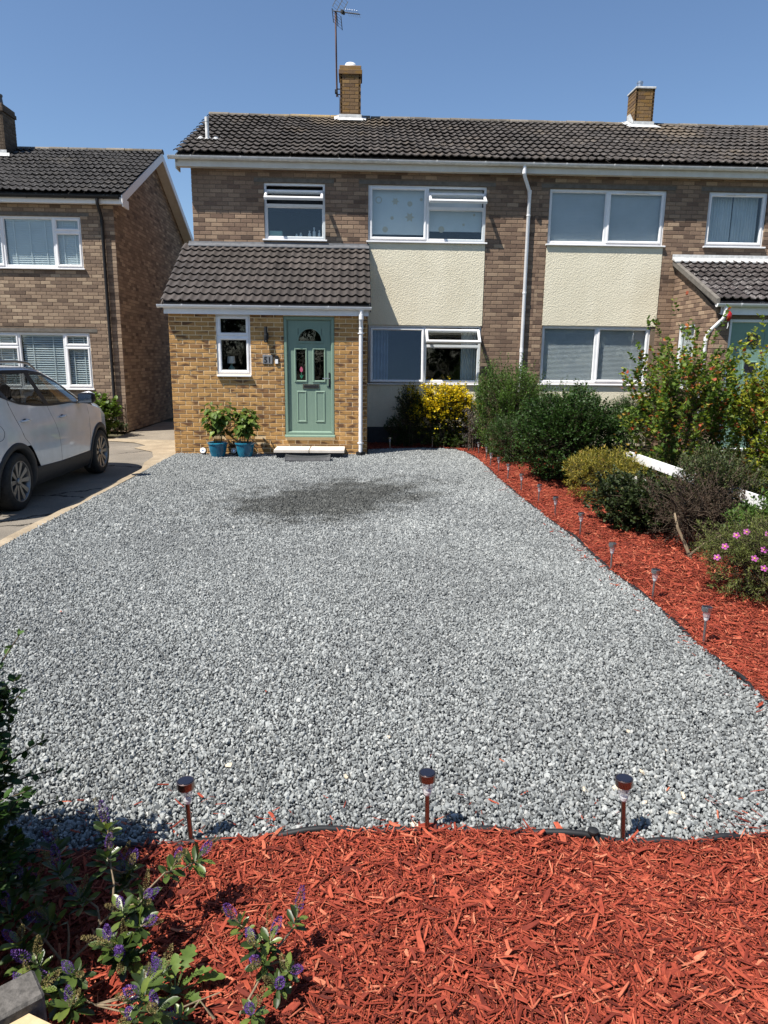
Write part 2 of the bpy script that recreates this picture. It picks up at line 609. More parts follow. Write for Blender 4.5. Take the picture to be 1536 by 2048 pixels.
M_['tarmac'] = tarmac_mat()
M_['concrete'] = concrete_mat('tan_concrete', (0.22, 0.175, 0.12), (0.40, 0.33, 0.235))
M_['path'] = concrete_mat('grey_concrete', (0.17, 0.145, 0.115), (0.27, 0.235, 0.185), 2.0)
M_['earth'] = concrete_mat('dry_earth', (0.045, 0.042, 0.024), (0.09, 0.08, 0.048), 1.2)
M_['gravelbase'] = concrete_mat('gravel_dust', (0.06, 0.064, 0.066), (0.11, 0.115, 0.118), 30)
M_['mulchbase'] = concrete_mat('red_mulch_fines', (0.09, 0.014, 0.009), (0.19, 0.03, 0.018), 60)
M_['pave'] = concrete_mat('grey_pavement', (0.075, 0.073, 0.07), (0.12, 0.115, 0.11), 2)
M_['asphalt'] = concrete_mat('road_asphalt', (0.045, 0.045, 0.046), (0.07, 0.07, 0.072), 2)


def lawn_mat():
    m, nt, b = newmat('lawn_turf', 0.9, 0.2)
    p = pos(nt)
    nt.links.new(ramp(nt, noise(nt, p, 2.5, 5, 0.7), [(0.3, (0.035, 0.055, 0.016)), (0.55, (0.07, 0.085, 0.026)), (0.75, (0.13, 0.115, 0.045))]), b.inputs['Base Color'])
    return m


M_['lawn'] = lawn_mat()

sheet('ground', [(-400, -400), (400, -400), (400, 600), (-400, 600)], -0.06, M_['earth'], 'bare earth ground under and around the gardens')
sheet('road', [(-120, -22), (120, -22), (120, -15.2), (-120, -15.2)], -0.05, M_['asphalt'], 'asphalt road behind the viewer')
sheet('pavement', [(-120, -15.2), (120, -15.2), (120, -12.1), (-120, -12.1)], -0.03, M_['pave'], 'pavement in front of the gardens')
sheet('driveway', [(-9.5, -12.1), (-3.28, -12.1), (-3.24, -6), (-3.26, -2), (-3.3, 0.3), (-4.0, 1.4), (-5.2, 2.2), (-9.5, 2.0)], -0.012, M_['tarmac'], 'cracked worn tarmac driveway under the white car')
# broken tan concrete apron beside the porch and the pale kerb strip along the gravel
ap = [(-3.24, -1.4), (-3.23, 6.5), (-5.2, 6.5), (-5.2, 2.35), (-4.4, 1.9), (-3.9, 1.2), (-3.62, 0.2), (-3.5, -0.8)]
sheet('path', ap, -0.006, M_['path'], 'grey concrete path running between the two houses')
ap2 = [(-3.225, -2.2), (-3.225, 2.15), (-5.25, 2.4), (-5.2, 2.05), (-4.5, 1.75), (-4.15, 1.3), (-4.25, 0.9), (-3.75, 0.35), (-3.55, -0.3), (-3.5, -1.0), (-3.36, -1.6)]
sheet('concrete_apron', ap2, -0.001, M_['concrete'], 'broken sunlit tan concrete beside the brick porch')
mb = MB()
ys = np.arange(-11.5, -0.2, 0.12)
jl = -3.31 + RNG.normal(0, 0.012, len(ys)).cumsum() * 0.25
jl = np.clip(jl, -3.40, -3.26)
for i in range(len(ys) - 1):
    a, b_ = ys[i], ys[i + 1]
    vs = [(jl[i], a, -0.02), (-3.19, a, -0.02), (-3.19, b_, -0.02), (jl[i + 1], b_, -0.02), (jl[i] + .012, a, 0.028), (-3.2, a, 0.026), (-3.2, b_, 0.026), (jl[i + 1] + .012, b_, 0.028)]
    mb.add(vs, [(4, 5, 6, 7), (0, 4, 7, 3), (1, 2, 6, 5)])
tag(add('kerb', mb, M_['concrete']), 'thin tan concrete edging between driveway and gravel', None, None, 'structure')
sheet('lawn', [(3.55, -12), (14, -12), (14, 0.55), (3.55, 0.55)], 0.0, M_['lawn'], 'patchy neighbour lawn behind the white rail fence')
sheet('garden_path', [(6.9, 0.0), (14, 0.0), (14, 1.6), (6.9, 1.6)], 0.006, M_['concrete'], 'concrete path before the neighbour porch')

GRAVEL = [(-3.220, -10.60), (-3.210, -0.00), (0.200, 0.00), (0.200, 0.62), (1.200, 0.95), (1.610, 0.98), (1.900, 0.78), (2.030, 0.45), (2.095, -0.79), (2.073, -2.76), (2.068, -4.33), (2.095, -5.25), (2.136, -6.00), (2.109, -6.99), (2.123, -7.84), (2.095, -8.64), (2.109, -8.98), (2.104, -9.33), (2.114, -9.90), (1.980, -10.30), (1.510, -10.35), (1.250, -10.37), (0.970, -10.36), (0.550, -10.30), (0.260, -10.30), (-0.130, -10.29), (-0.590, -10.34), (-0.900, -10.37), (-1.240, -10.39), (-1.700, -10.42), (-2.400, -10.50)]
MULCH_F = [(-3.300, -10.60), (-2.400, -10.50), (-1.700, -10.42), (-1.240, -10.39), (-0.900, -10.37), (-0.590, -10.34), (-0.130, -10.29), (0.260, -10.30), (0.550, -10.30), (0.970, -10.36), (1.250, -10.37), (1.510, -10.35), (1.980, -10.30), (2.114, -9.90), (2.104, -9.33), (2.109, -8.98), (2.095, -8.64), (3.520, -8.64), (3.520, -11.60), (-3.300, -11.60)]
MULCH_R = [(2.095, -8.64), (2.123, -7.84), (2.109, -6.99), (2.136, -6.00), (2.095, -5.25), (2.068, -4.33), (2.073, -2.76), (2.095, -0.79), (2.030, 0.45), (1.900, 0.78), (1.610, 0.98), (1.200, 0.95), (0.200, 0.62), (0.200, 1.66), (3.520, 1.66), (3.520, -8.64)]
sheet('gravel_bed', GRAVEL, -0.009, M_['gravelbase'], 'grey stone dust under the gravel drive')
sheet('flower_bed', MULCH_F, 0.004, M_['mulchbase'], 'red mulch bed nearest the camera')
sheet('side_bed', MULCH_R, 0.004, M_['mulchbase'], 'red mulch bed along the side of the gravel drive')


# ------------------------------------------------------------------ building helpers
def wall_boxes(mb, u0, u1, z0, z1, opens, d0, d1, axis='y'):
    us = sorted({u0, u1, *[min(max(a, u0), u1) for o in opens for a in o[:2]]})
    zs = sorted({z0, z1, *[min(max(a, z0), z1) for o in opens for a in o[2:]]})
    for k in range(len(zs) - 1):
        run = None
        for i in range(len(us) - 1):
            uc, zc = (us[i] + us[i + 1]) / 2, (zs[k] + zs[k + 1]) / 2
            solid = not any(o[0] < uc < o[1] and o[2] < zc < o[3] for o in opens)
            if solid:
                run = (run[0], us[i + 1]) if run else (us[i], us[i + 1])
            if run and (not solid or i == len(us) - 2):
                if axis == 'y':
                    mb.box(run[0], run[1], d0, d1, zs[k], zs[k + 1])
                else:
                    mb.box(d0, d1, run[0], run[1], zs[k], zs[k + 1])
                run = None
    return mb


def lay(u0, u1, z0, z1, opens, phase=0.0, L=0.225, H=0.075, J=0.010):
    out = []
    k = 0
    z = z0
    while z + 0.03 < z1:
        zt = min(z + H - J, z1)
        zc = (z + zt) / 2
        cuts = sorted([(o[0], o[1]) for o in opens if o[2] < zc + 0.02 and o[3] > zc - 0.02])
        iv, a = [], u0
        for c0, c1 in cuts:
            if c0 > a:
                iv.append((a, min(c0, u1)))
            a = max(a, c1)
        if a < u1:
            iv.append((a, u1))
        off = phase + (k % 2) * L / 2
        for a, b in iv:
            n0 = math.floor((a - off) / L)
            x = off + n0 * L
            while x < b:
                p, q = max(x, a), min(x + L - J, b)
                if q - p > 0.025:
                    out.append(((p + q) / 2, zc, q - p, zt - z))
                x += L
        z += H
        k += 1
    return out


def brick_arrays(w, h, d=0.05, c=0.004):
    """front-facing (-y) brick: back ring, front ring, chamfered face"""
    W, Hh = w / 2, h / 2
    def ring(y, s):
        return [(-W + s, y, -Hh + s), (W - s, y, -Hh + s), (W - s, y, Hh - s), (-W + s, y, Hh - s)]
    V = ring(d, 0) + ring(c, 0) + ring(0, c)
    F = [(8, 9, 10, 11)]
    for k in (0, 4):
        for i in range(4):
            j = (i + 1) % 4
            F.append((k + i, k + j, k + 4 + j, k + 4 + i))
    return V, F


BRICK_ME = {}


def brick_me(matkey, i):
    k = (matkey, i)
    if k not in BRICK_ME:
        V, F = brick_arrays(0.215, 0.065)
        BRICK_ME[k] = mesh_from('brick', V, F, [(i + 0.5) / 12] * len(V), M_[matkey])
    return BRICK_ME[k]


def in_view(x, y, z, m=30):
    d = Vector((x, y, z)) - Vector(CAM_LOC)
    k = d.dot(fw)
    if k < 0.1:
        return False
    px, py = 768 + FPX * d.dot(r2) / k, 1024 - FPX * d.dot(u2) / k
    return -m < px < 1536 + m and -m < py < 2048 + m


def tri_tint():
    return min(11, max(0, int(random.gauss(6, 2.6))))


def brickwork(parent, bricks, y, matkey, single, stuff_mb, hidden=lambda x, z: False):
    """front walls: the first `single` visible bricks become objects, the rest joins stuff_mb"""
    n = 0
    for (u, z, bw, bh) in bricks:
        yy = y - 0.006 + random.uniform(-0.0015, 0.0015)
        ti = tri_tint()
        if n < single and in_view(u, y, z, 5) and not hidden(u, z):
            put('brick', brick_me(matkey, ti), parent, (u, yy, z), (0, random.uniform(-0.006, 0.006), 0), (bw / 0.215, 1, bh / 0.065))
            n += 1
        else:
            V, F = brick_arrays(bw, bh)
            stuff_mb.add([(a + u, b + yy, c + z) for a, b, c in V], F, (ti + 0.5) / 12)
    return n


def brickwork_side(stuff_mb, bricks, x, sgn):
    """walls facing +x (sgn=1) or -x"""
    for (u, z, bw, bh) in bricks:
        V, F = brick_arrays(bw, bh)
        xx = x + sgn * (0.006 + random.uniform(-0.0015, 0.0015))
        VV = [(xx - sgn * b, u + sgn * a, c + z) for a, b, c in V]
        stuff_mb.add(VV, F, (tri_tint() + 0.5) / 12)


def ring_frame(mb, x0, x1, z0, z1, y0, y1, w):
    mb.box(x0, x1, y0, y1, z0, z0 + w)
    mb.box(x0, x1, y0, y1, z1 - w, z1)
    mb.box(x0, x0 + w, y0, y1, z0 + w, z1 - w)
    mb.box(x1 - w, x1, y0, y1, z0 + w, z1 - w)


def ring_frame_bev(mb, x0, x1, z0, z1, y0, y1, w, c=0.012):
    """sash frame with a sloped glazing bead and outer chamfer (faces -y)"""
    def ring(i, y):
        return [(x0 + i, y, z0 + i), (x1 - i, y, z0 + i), (x1 - i, y, z1 - i), (x0 + i, y, z1 - i)]
    V = ring(0, y1) + ring(0, y0 + c) + ring(c, y0) + ring(w - c, y0) + ring(w, y0 + c * 1.4) + ring(w, y1)
    F = []
    for k in range(0, 20, 4):
        for i in range(4):
            j = (i + 1) % 4
            F.append((k + i, k + j, k + 4 + j, k + 4 + i))
    for i in range(4):
        j = (i + 1) % 4
        F.append((20 + i, 20 + j, j, i))
    mb.add(V, F)


def window(house, x0, x1, z0, z1, y, lights, sill=True, rec=0.035, fr=0.042, sash_w=0.05, sill_over=0.035, mat='upvc'):
    """lights: (u0,u1,v0,v1,kind,angle); kind fixed / sash / hung"""
    mb = MB()
    ring_frame(mb, x0, x1, z0, z1, y + rec, y + rec + 0.07, fr)
    xs = sorted({round(l[0], 4) for l in lights} | {round(l[1], 4) for l in lights})
    for l in lights:
        u0, u1, v0, v1 = l[:4]
        if u1 < x1 - 0.1:
            mb.box(u1 - 0.026, u1 + 0.026, y + rec + 0.001, y + rec + 0.069, v0 + 0.001, v1 - 0.001)
        if v1 < z1 - 0.1:
            mb.box(u0 + 0.027, u1 - 0.027, y + rec + 0.002, y + rec + 0.068, v1 - 0.025, v1 + 0.025)
    wn = add('window', mb, M_[mat], house)
    for l in lights:
        u0, u1, v0, v1, kind = l[:5]
        ang = l[5] if len(l) > 5 else 0
        a, b = u0 + (fr if u0 < x0 + 0.05 else 0.026), u1 - (fr if u1 > x1 - 0.05 else 0.026)
        c, d = v0 + (fr if v0 < z0 + 0.05 else 0.025), v1 - (fr if v1 > z1 - 0.05 else 0.025)
        if kind == 'fixed':
            m2 = MB()
            ring_frame_bev(m2, a - 0.004, b + 0.004, c - 0.004, d + 0.004, y + rec + 0.008, y + rec + 0.04, 0.022, 0.008)
            add('glazing_bead', m2, M_[mat], wn)
            m2 = MB().box(a, b, y + rec + 0.03, y + rec + 0.036, c, d)
            add('pane', m2, M_['glass'], wn)
        else:
            org = Vector(((a + b) / 2, y + rec - 0.012, d + 0.012))
            m2 = MB()
            ring_frame_bev(m2, a - 0.014, b + 0.014, c - 0.014, d + 0.014, y + rec - 0.012, y + rec + 0.045, sash_w, 0.012)
            sash = add('sash', m2, M_[mat], wn, origin=org)
            m3 = MB().box(a + sash_w - 0.02, b - sash_w + 0.02, y + rec + 0.012, y + rec + 0.018, c + sash_w - 0.02, d - sash_w + 0.02)
            pane = add('pane', m3, M_['glass'], wn, origin=org)
            if kind == 'hung':
                drop = l[6] if len(l) > 6 else 0.0
                for o in (sash, pane):
                    o.rotation_euler.x = -math.radians(ang)
                    o.location.z -= drop
                    o.location.y -= 0.012
                st = Vector((0, -math.sin(math.radians(ang)), -math.cos(math.radians(ang)))) * (d - c) * 0.55
                for xx in (a + 0.004, b - 0.004):
                    m4 = MB().obox((xx - 0.005, y + rec + 0.02, d - drop - (d - c) * 0.25), (0.01, 0, 0), (st.x, st.y * 1.0, st.z * 0.55), (0, 0.003, 0.012))
                    add('stay', m4, M_['steel'], wn)
            if kind == 'vent':
                pass
    if sill:
        m5 = MB()
        m5.extrude_x([(y + rec + 0.06, z0 - 0.001), (y + rec + 0.06, z0 - 0.03), (y - 0.055, z0 - 0.036), (y - 0.06, z0 - 0.03), (y - 0.06, z0 - 0.014), (y - 0.052, z0 - 0.008)], x0 - sill_over, x1 + sill_over)
        add('sill', m5, M_[mat], wn)
    return wn


TILE_ME = {}


def tile_arrays(w=0.30, gauge=0.33, h=0.026, waves=2, seg=6, thick=0.018):
    n = waves * seg
    L = gauge + 0.07
    us = np.linspace(-w / 2, w / 2, n + 1)
    ph = (us + w / 2) / (w / waves)
    prof = h * (0.5 + 0.5 * np.cos(2 * math.pi * (ph - 0.30) + 0.35 * np.sin(2 * math.pi * (ph - 0.3)))) ** 1.25
    lift = 0.040
    V, F = [], []
    for v, zz in ((0, lift), (L, 0.0)):
        V += [(u, v, z + zz) for u, z in zip(us, prof)]
    F += [(i, i + 1, n + 2 + i, n + 1 + i) for i in range(n)]
    b = len(V)
    V += [(u, 0, z + lift) for u, z in zip(us, prof)] + [(u, 0.004, z + lift - thick) for u, z in zip(us, prof)]
    F += [(b + i + 1, b + i, b + n + 1 + i, b + n + 2 + i) for i in range(n)]
    return V, F


def tiled_roof(house, roofpart, x0, x1, e, r, gauge, matkey, single, h=0.026, wdt=0.30, skip=None, wob=1.0):
    """e=(y,z) of the tile surface at the eave, r=(y,z) at the top"""
    (ye, ze), (yr, zr) = e, r
    ln = math.hypot(yr - ye, zr - ze)
    pit = math.atan2(zr - ze, yr - ye)
    rows = int(round(ln / gauge))
    g = ln / rows
    up_ = np.array([0, math.cos(pit), math.sin(pit)])
    nn = np.array([0, -math.sin(pit), math.cos(pit)])
    nx = int(round((x1 - x0) / wdt))
    wd = (x1 - x0) / nx
    Va, Fa = tile_arrays(wd, g, h)
    Va = np.array(Va)
    Vw = np.stack([Va[:, 0], Va[:, 1] * up_[1] + Va[:, 2] * nn[1], Va[:, 1] * up_[2] + Va[:, 2] * nn[2]], 1)
    mes = [mesh_from('tile', Va, Fa, [(i + 0.5) / 10] * len(Va), M_[matkey], True) for i in range(10)]
    st = MB()
    n = 0
    for k in range(rows):
        for i in range(nx):
            x = x0 + (i + 0.5) * wd
            p = np.array([x, ye, ze]) + up_ * (k * g)
            if skip and skip(x, p[1], p[2]):
                continue
            ti = min(9, max(0, int(random.gauss(4.8, 2.0))))
            jit = random.uniform(-0.003, 0.003)
            p = p + nn * wob * (random.uniform(0, 0.007) + .007 * math.sin(x * 1.37 + k * .5) + .004 * math.sin(x * 4.1 + k)) + np.array([random.uniform(-0.003, 0.003), 0, 0])
            if n < single and in_view(p[0], p[1], p[2], 12):
                put('tile', mes[ti], roofpart, p, (pit + wob * random.uniform(-0.012, 0.012), wob * jit * 3, random.uniform(-.006, .006)))
                n += 1
            else:
                st.arr(Vw + p, Fa, [(ti + 0.5) / 10] * len(Va))
    if st.v:
        o = add('tile_field', st, M_[matkey], house, smooth=True)
        o['kind'] = 'stuff'
    return pit, g


def slab_roof(house, name, x0, x1, e, r, t, mat):
    (ye, ze), (yr, zr) = e, r
    mb = MB()
    mb.extrude_x([(ye, ze), (yr, zr), (yr, zr - t), (ye, ze - t)], x0, x1)
    return add(name, mb, mat, house)


def gutter(house, x0, x1, yc, zc, r=0.056, mat='gutter', step=0.9, caps=True):
    mb = MB()
    n = 10
    prof = []
    for i in range(n + 1):
        a = math.pi + math.pi * i / n
        prof.append((yc + r * math.cos(a), zc + r * math.sin(a)))
    for i in range(n, -1, -1):
        a = math.pi + math.pi * i / n
        prof.append((yc + (r - 0.004) * math.cos(a), zc + (r - 0.004) * math.sin(a)))
    mb.extrude_x(prof, x0, x1)
    o = add('gutter', mb, M_[mat], house, auto=40)
    mb = MB()
    x = x0 + 0.4
    while x < x1:
        rr = r + 0.006
        pr = [(yc + rr * math.cos(math.pi + math.pi * i / n), zc + rr * math.sin(math.pi + math.pi * i / n)) for i in range(n + 1)]
        pr += [(yc + rr, zc + 0.008), (yc - rr, zc + 0.008)]
        mb.extrude_x(pr[:n + 1] + [(yc + r, zc + 0.006), (yc + r - 0.02, zc + 0.006), (yc + r - .02, zc - .003), (yc - r + 0.02, zc - .003), (yc - r + .02, zc + 0.006), (yc - rr, zc + 0.006)], x, x + 0.022)
        x += step
    if caps:
        for xx in (x0 - 0.012, x1 - 0.006):
            pr = [(yc + (r + .005) * math.cos(math.pi + math.pi * i / n), zc + (r + .005) * math.sin(math.pi + math.pi * i / n)) for i in range(n + 1)]
            mb.extrude_x(pr, xx, xx + 0.018)
    add('bracket', mb, M_[mat], o)
    return o


def downpipe(house, path, r, mat, collars, name='downpipe'):
    mb = MB().tube(path, r, 12)
    o = add(name, mb, M_[mat], house, auto=50)
    for (p, q, rr) in collars:
        m2 = MB().tube([p, q], rr, 12)
        add('collar', m2, M_[mat], o, auto=50)
    return o


def chimney(house, x0, x1, y0, y1, z0, z1, matkey, stuff, band=True):
    body = add('chimney', MB().box(x0 + .006, x1 - .006, y0 + .006, y1 - .006, z0, z1), M_['mortar_dark'], house)
    bs = lay(x0, x1, z0, z1, [], x0)
    for (u, z, bw, bh) in bs:
        ti = tri_tint()
        put('brick', brick_me(matkey, ti), body, (u, y0, z), None, (bw / 0.215, 1, bh / 0.065))
    mbx = MB()
    for xx, sg in ((x0, -1), (x1, 1)):
        brickwork_side(mbx, lay(y0, y1, z0, z1, [], y0 + .1), xx - sg * .006, sg)
    o = add('side_brickwork', mbx, M_[matkey], body)
    o['kind'] = 'stuff'
    if band:
        m2 = MB()
        m2.chamfer_box(x0 - 0.03, x1 + 0.03, y0 - 0.03, y1 + 0.03, z1 - 0.10, z1 - 0.012, 0.006, 0.3)
        m2.chamfer_box(x0 - 0.01, x1 + 0.01, y0 - 0.01, y1 + 0.01, z1 - 0.012, z1 + 0.075, 0.01, 0.7)
        add('corbel', m2, M_[matkey], body)
    return body

# ------------------------------------------------------------------ our house
Y1 = 1.69
PARTY = 3.47
house = empty('terraced_house', (0.2, Y1, 0), 'brown brick end house with buff brick porch and sage green front door', 'house')
BATH, BED, LIV = (-1.77, -0.62, 3.92, 4.92), (0.2, 2.455, 3.92, 4.92), (0.22, 2.45, 1.24, 2.36)
wall = add('front_wall', wall_boxes(MB(), -3.11, PARTY, 0, 5.25, [BATH, BED, LIV], Y1, Y1 + 0.25), M_['mortar'], house)
stuff = MB()
lint = [(-1.95, -0.45, 4.925, 5.0), (0.02, 2.62, 4.925, 5.0)]
brs = lay(-3.11, PARTY, 0, 5.24, [BATH, BED, LIV, (0.19, 2.465, 0, 3.93)] + lint, -3.11)
brs = [b for b in brs if not (b[0] < 0.25 and b[1] < 3.72)]
brickwork(wall, brs, Y1, 'brick', 0, stuff)
# left gable
g = MB()
g.add([(-3.11, Y1 + .25, 0), (-3.11, 8.3, 0), (-3.11, 8.3, 5.25), (-3.11, 4.99, 7.0), (-3.11, Y1 + .25, 5.4), (-2.86, Y1 + .25, 0), (-2.86, 8.3, 0), (-2.86, 8.3, 5.25), (-2.86, 4.99, 7.0), (-2.86, Y1 + .25, 5.4)],
      [(0, 4, 3, 2, 1), (5, 6, 7, 8, 9), (0, 1, 6, 5), (1, 2, 7, 6), (2, 3, 8, 7), (3, 4, 9, 8), (4, 0, 5, 9)])
add('gable_wall', g, M_['mortar'], house)
brickwork_side(stuff, [b for b in lay(Y1, 8.3, 0, 6.9, [], 0.1) if b[1] < 5.3 + (1.7 - abs(b[0] - 4.99) * 0.5)], -3.11, -1)
o = add('brickwork', stuff, M_['brick'], wall)
o['kind'] = 'stuff'
o['label'] = 'weathered brown brickwork of the upper storey and pier'
for l in lint:
    add('lintel', MB().box(l[0], l[1], Y1 - 0.008, Y1 + 0.1, l[2], l[3] - .008), M_['lintel'], house)
add('render_panel', MB().box(0.2, 2.458, Y1 - 0.016, Y1, 2.36, 3.886), M_['render'], house)
add('render_panel', MB().box(0.2, 2.458, Y1 - 0.016, Y1, 0.36, 1.205), M_['render'], house)
add('plinth', MB().box(0.17, 2.46, Y1 - 0.010, Y1, 0, 0.36), M_['blackstep'], house)
# rooms
rm = MB()
rm.box(-2.86, PARTY, Y1 + .25, 5.6, 0.1, 0.16)
rm.box(-2.86, PARTY, Y1 + .25, 5.6, 2.56, 2.74)
rm.box(-2.86, PARTY, Y1 + .25, 5.6, 5.13, 5.2)
rm.box(-2.86, PARTY, 5.6, 5.7, 0.1, 5.2)
rm.box(-0.35, -0.25, Y1 + .25, 5.6, 2.74, 5.13)
rm.box(PARTY - .1, PARTY, Y1 + .251, 5.6, 0.16, 5.12)
rm.box(0.02, 0.12, Y1 + .25, 5.6, 0.16, 2.56)
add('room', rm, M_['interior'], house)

window(house, *BATH, Y1, [(-1.77, -0.62, 3.92, 4.53, 'fixed'), (-1.77, -0.62, 4.53, 4.92, 'hung', 57, 0.085)])
window(house, *BED, Y1, [(0.2, 1.33, 3.92, 4.92, 'sash'), (1.33, 2.455, 3.92, 4.53, 'fixed'), (1.33, 2.455, 4.53, 4.92, 'hung', 57, 0.085)])
window(house, *LIV, Y1, [(0.22, 1.33, 1.24, 2.36, 'hung', 6, 0.02), (1.33, 2.45, 1.24, 1.97, 'fixed'), (1.33, 2.45, 1.97, 2.36, 'hung', 45, 0.03)])

# main roof of our house
E_, R_ = (Y1 - 0.245, 5.335), (4.99, 7.05)
VERGE = -3.36
roof = slab_roof(house, 'roof', VERGE + .02, PARTY, (E_[0] + .05, E_[1] - .005), (R_[0], R_[1] - .03), 0.05, M_['tile'])
CH1 = (-0.40, 0.06, 4.62, 5.12, 6.6, 7.93)
inch = lambda x, y, z: CH1[0] - .1 < x < CH1[1] + .1 and y > CH1[2] - .12
tiled_roof(house, roof, VERGE, PARTY, E_, R_, 0.33, 'tile', 190, h=0.028)
slab_roof(house, 'rear_roof', VERGE + .02, PARTY, (8.5, 5.33), (4.99, 7.03), 0.06, M_['tile'])
def ridge(house, x0, x1, y, z, matk='ridge'):
    n = int(round((x1 - x0) / 0.45))
    L = (x1 - x0) / n
    mb = MB()
    pr = []
    for i in range(9):
        a = math.pi * i / 8
        pr.append((0.125 * math.cos(a), 0.075 * math.sin(a)))
    pr += [(-0.11, -0.02), (0.11, -0.02)]
    mb.extrude_x(pr, -L / 2 + .006, L / 2 - .006)
    mes = [mesh_from('ridge_tile', mb.v, mb.f, [0.1 + 0.2 * k] * len(mb.v), M_[matk]) for k in range(5)]
    for i in range(n):
        put('ridge_tile', mes[random.randrange(5)], house, (x0 + (i + .5) * L, y + random.uniform(-.005, .005), z + random.uniform(-.006, .006)), (0, random.uniform(-.008, .008), 0))
ridge(house, VERGE, PARTY, 4.99, 7.03)
# fascia, soffit, gutter
fb = MB()
fb.box(VERGE + .03, PARTY - .001, Y1 - 0.195, Y1 - 0.175, 5.125, 5.27)
add('fascia', fb, M_['fascia_old'], house)
add('soffit', MB().box(VERGE + .03, PARTY - .001, Y1 - 0.174, Y1 - 0.004, 5.14, 5.155), M_['fascia_old'], house)
add('box_end', MB().box(VERGE + .01, VERGE + .029, Y1 - 0.2, Y1 + 0.12, 5.09, 5.30), M_['fascia_old'], house)
gutter(house, VERGE - .09, PARTY, Y1 - 0.252, 5.285)
bb = MB()
pt = math.atan2(R_[1] - E_[1], R_[0] - E_[0])
bb.add([(VERGE + .03, E_[0], E_[1] - .02), (VERGE + .03, 4.99, 7.0), (VERGE + .03, 4.99, 6.86), (VERGE + .03, E_[0], E_[1] - .16), (VERGE + .05, E_[0], E_[1] - .02), (VERGE + .05, 4.99, 7.0), (VERGE + .05, 4.99, 6.86), (VERGE + .05, E_[0], E_[1] - .16)],
       [(0, 1, 2, 3), (7, 6, 5, 4), (0, 4, 5, 1), (3, 2, 6, 7)])
add('bargeboard', bb, M_['fascia_old'], house)
downpipe(house, [(3.10, Y1 - .252, 5.24), (3.10, Y1 - .252, 5.11), (3.115, Y1 - .235, 5.06), (3.24, Y1 - .09, 4.86), (3.262, Y1 - .062, 4.80), (3.262, Y1 - .062, 0.3)], 0.034, 'upvc',
         [((3.10, Y1 - .252, 5.10), (3.10, Y1 - .252, 5.18), 0.041), ((3.262, Y1 - .062, 4.79), (3.262, Y1 - .062, 4.86), 0.039), ((3.262, Y1 - .062, 2.98), (3.262, Y1 - .062, 3.005), 0.041), ((3.262, Y1 - .062, 4.40), (3.262, Y1 - .062, 4.42), 0.041), ((3.262, Y1 - .062, 1.86), (3.262, Y1 - .062, 1.93), 0.039)])
# chimney, cowl, flashing
ch = chimney(house, *CH1, 'chimney', stuff)
cw = MB()
cw.lathe([(0.085, 8.0), (0.085, 8.04), (0.05, 8.04), (0.05, 8.05)], (-0.17, 4.87, 0), 20)
for k in range(8):
    a = k * math.pi / 4
    cw.box(-0.17 + .1 * math.cos(a) - .008, -0.17 + .1 * math.cos(a) + .008, 4.87 + .1 * math.sin(a) - .008, 4.87 + .1 * math.sin(a) + .008, 8.0, 8.06)
add('cowl_base', cw, M_['steel'], ch)
add('cowl', MB().lathe([(0.135, 8.045), (0.128, 8.09), (0.105, 8.125), (0.07, 8.138), (0.01, 8.142)], (-0.17, 4.87, 0), 24), M_['white'], ch, auto=40)
fl = MB()
pz = lambda y: 5.335 + (y - E_[0]) * math.tan(pt)
fl.add([(-0.42, 4.60, pz(4.6) - .02), (0.08, 4.60, pz(4.6) - .02), (0.08, 4.60, pz(4.6) + .16), (-0.42, 4.60, pz(4.6) + .16)], [(0, 1, 2, 3)])
fl.add([(-0.46, 4.42, pz(4.42) + .075), (0.12, 4.42, pz(4.42) + .075), (0.09, 4.597, pz(4.6) + .09), (-0.43, 4.597, pz(4.6) + .09)], [(0, 1, 2, 3)])
fl.add([(-0.43, 4.597, pz(4.6) + .075), (-0.43, 4.99, pz(4.99) + .075), (-.55, 4.99, pz(4.99) + .055), (-.52, 4.5, pz(4.5) + .06)], [(0, 3, 2, 1)])
fl.add([(0.09, 4.597, pz(4.6) + .075), (0.09, 4.99, pz(4.99) + .075), (.2, 4.99, pz(4.99) + .055), (.17, 4.5, pz(4.5) + .06)], [(0, 1, 2, 3)])
add('flashing', fl, M_['leadwhite'], house)
# soil vent pipe
vp = empty('vent_pipe', (-2.93, 2.45, pz(2.45)), parent=house)
add('pipe', MB().lathe([(0.037, pz(2.45) - .05), (0.037, pz(2.45) + .34), (0.041, pz(2.45) + .34), (0.041, pz(2.45) + .42), (0.036, pz(2.45) + .42)], (-2.93, 2.45, 0), 16), M_['gutter'], vp, auto=40)
sk = MB()
for i in range(10):
    u0, u1 = -3.12 + i * .04, -3.12 + (i + 1) * .04
    z0_, z1_ = 0.045 + .022 * math.sin(i * 1.7), 0.045 + .022 * math.sin((i + 1) * 1.7)
    sk.add([(u0, 2.36, pz(2.36) + z0_), (u1, 2.36, pz(2.36) + z1_), (u1, 2.56, pz(2.56) + z1_), (u0, 2.56, pz(2.56) + z0_)], [(0, 1, 2, 3)])
add('pipe_flashing', sk, M_['leadwhite'], vp)

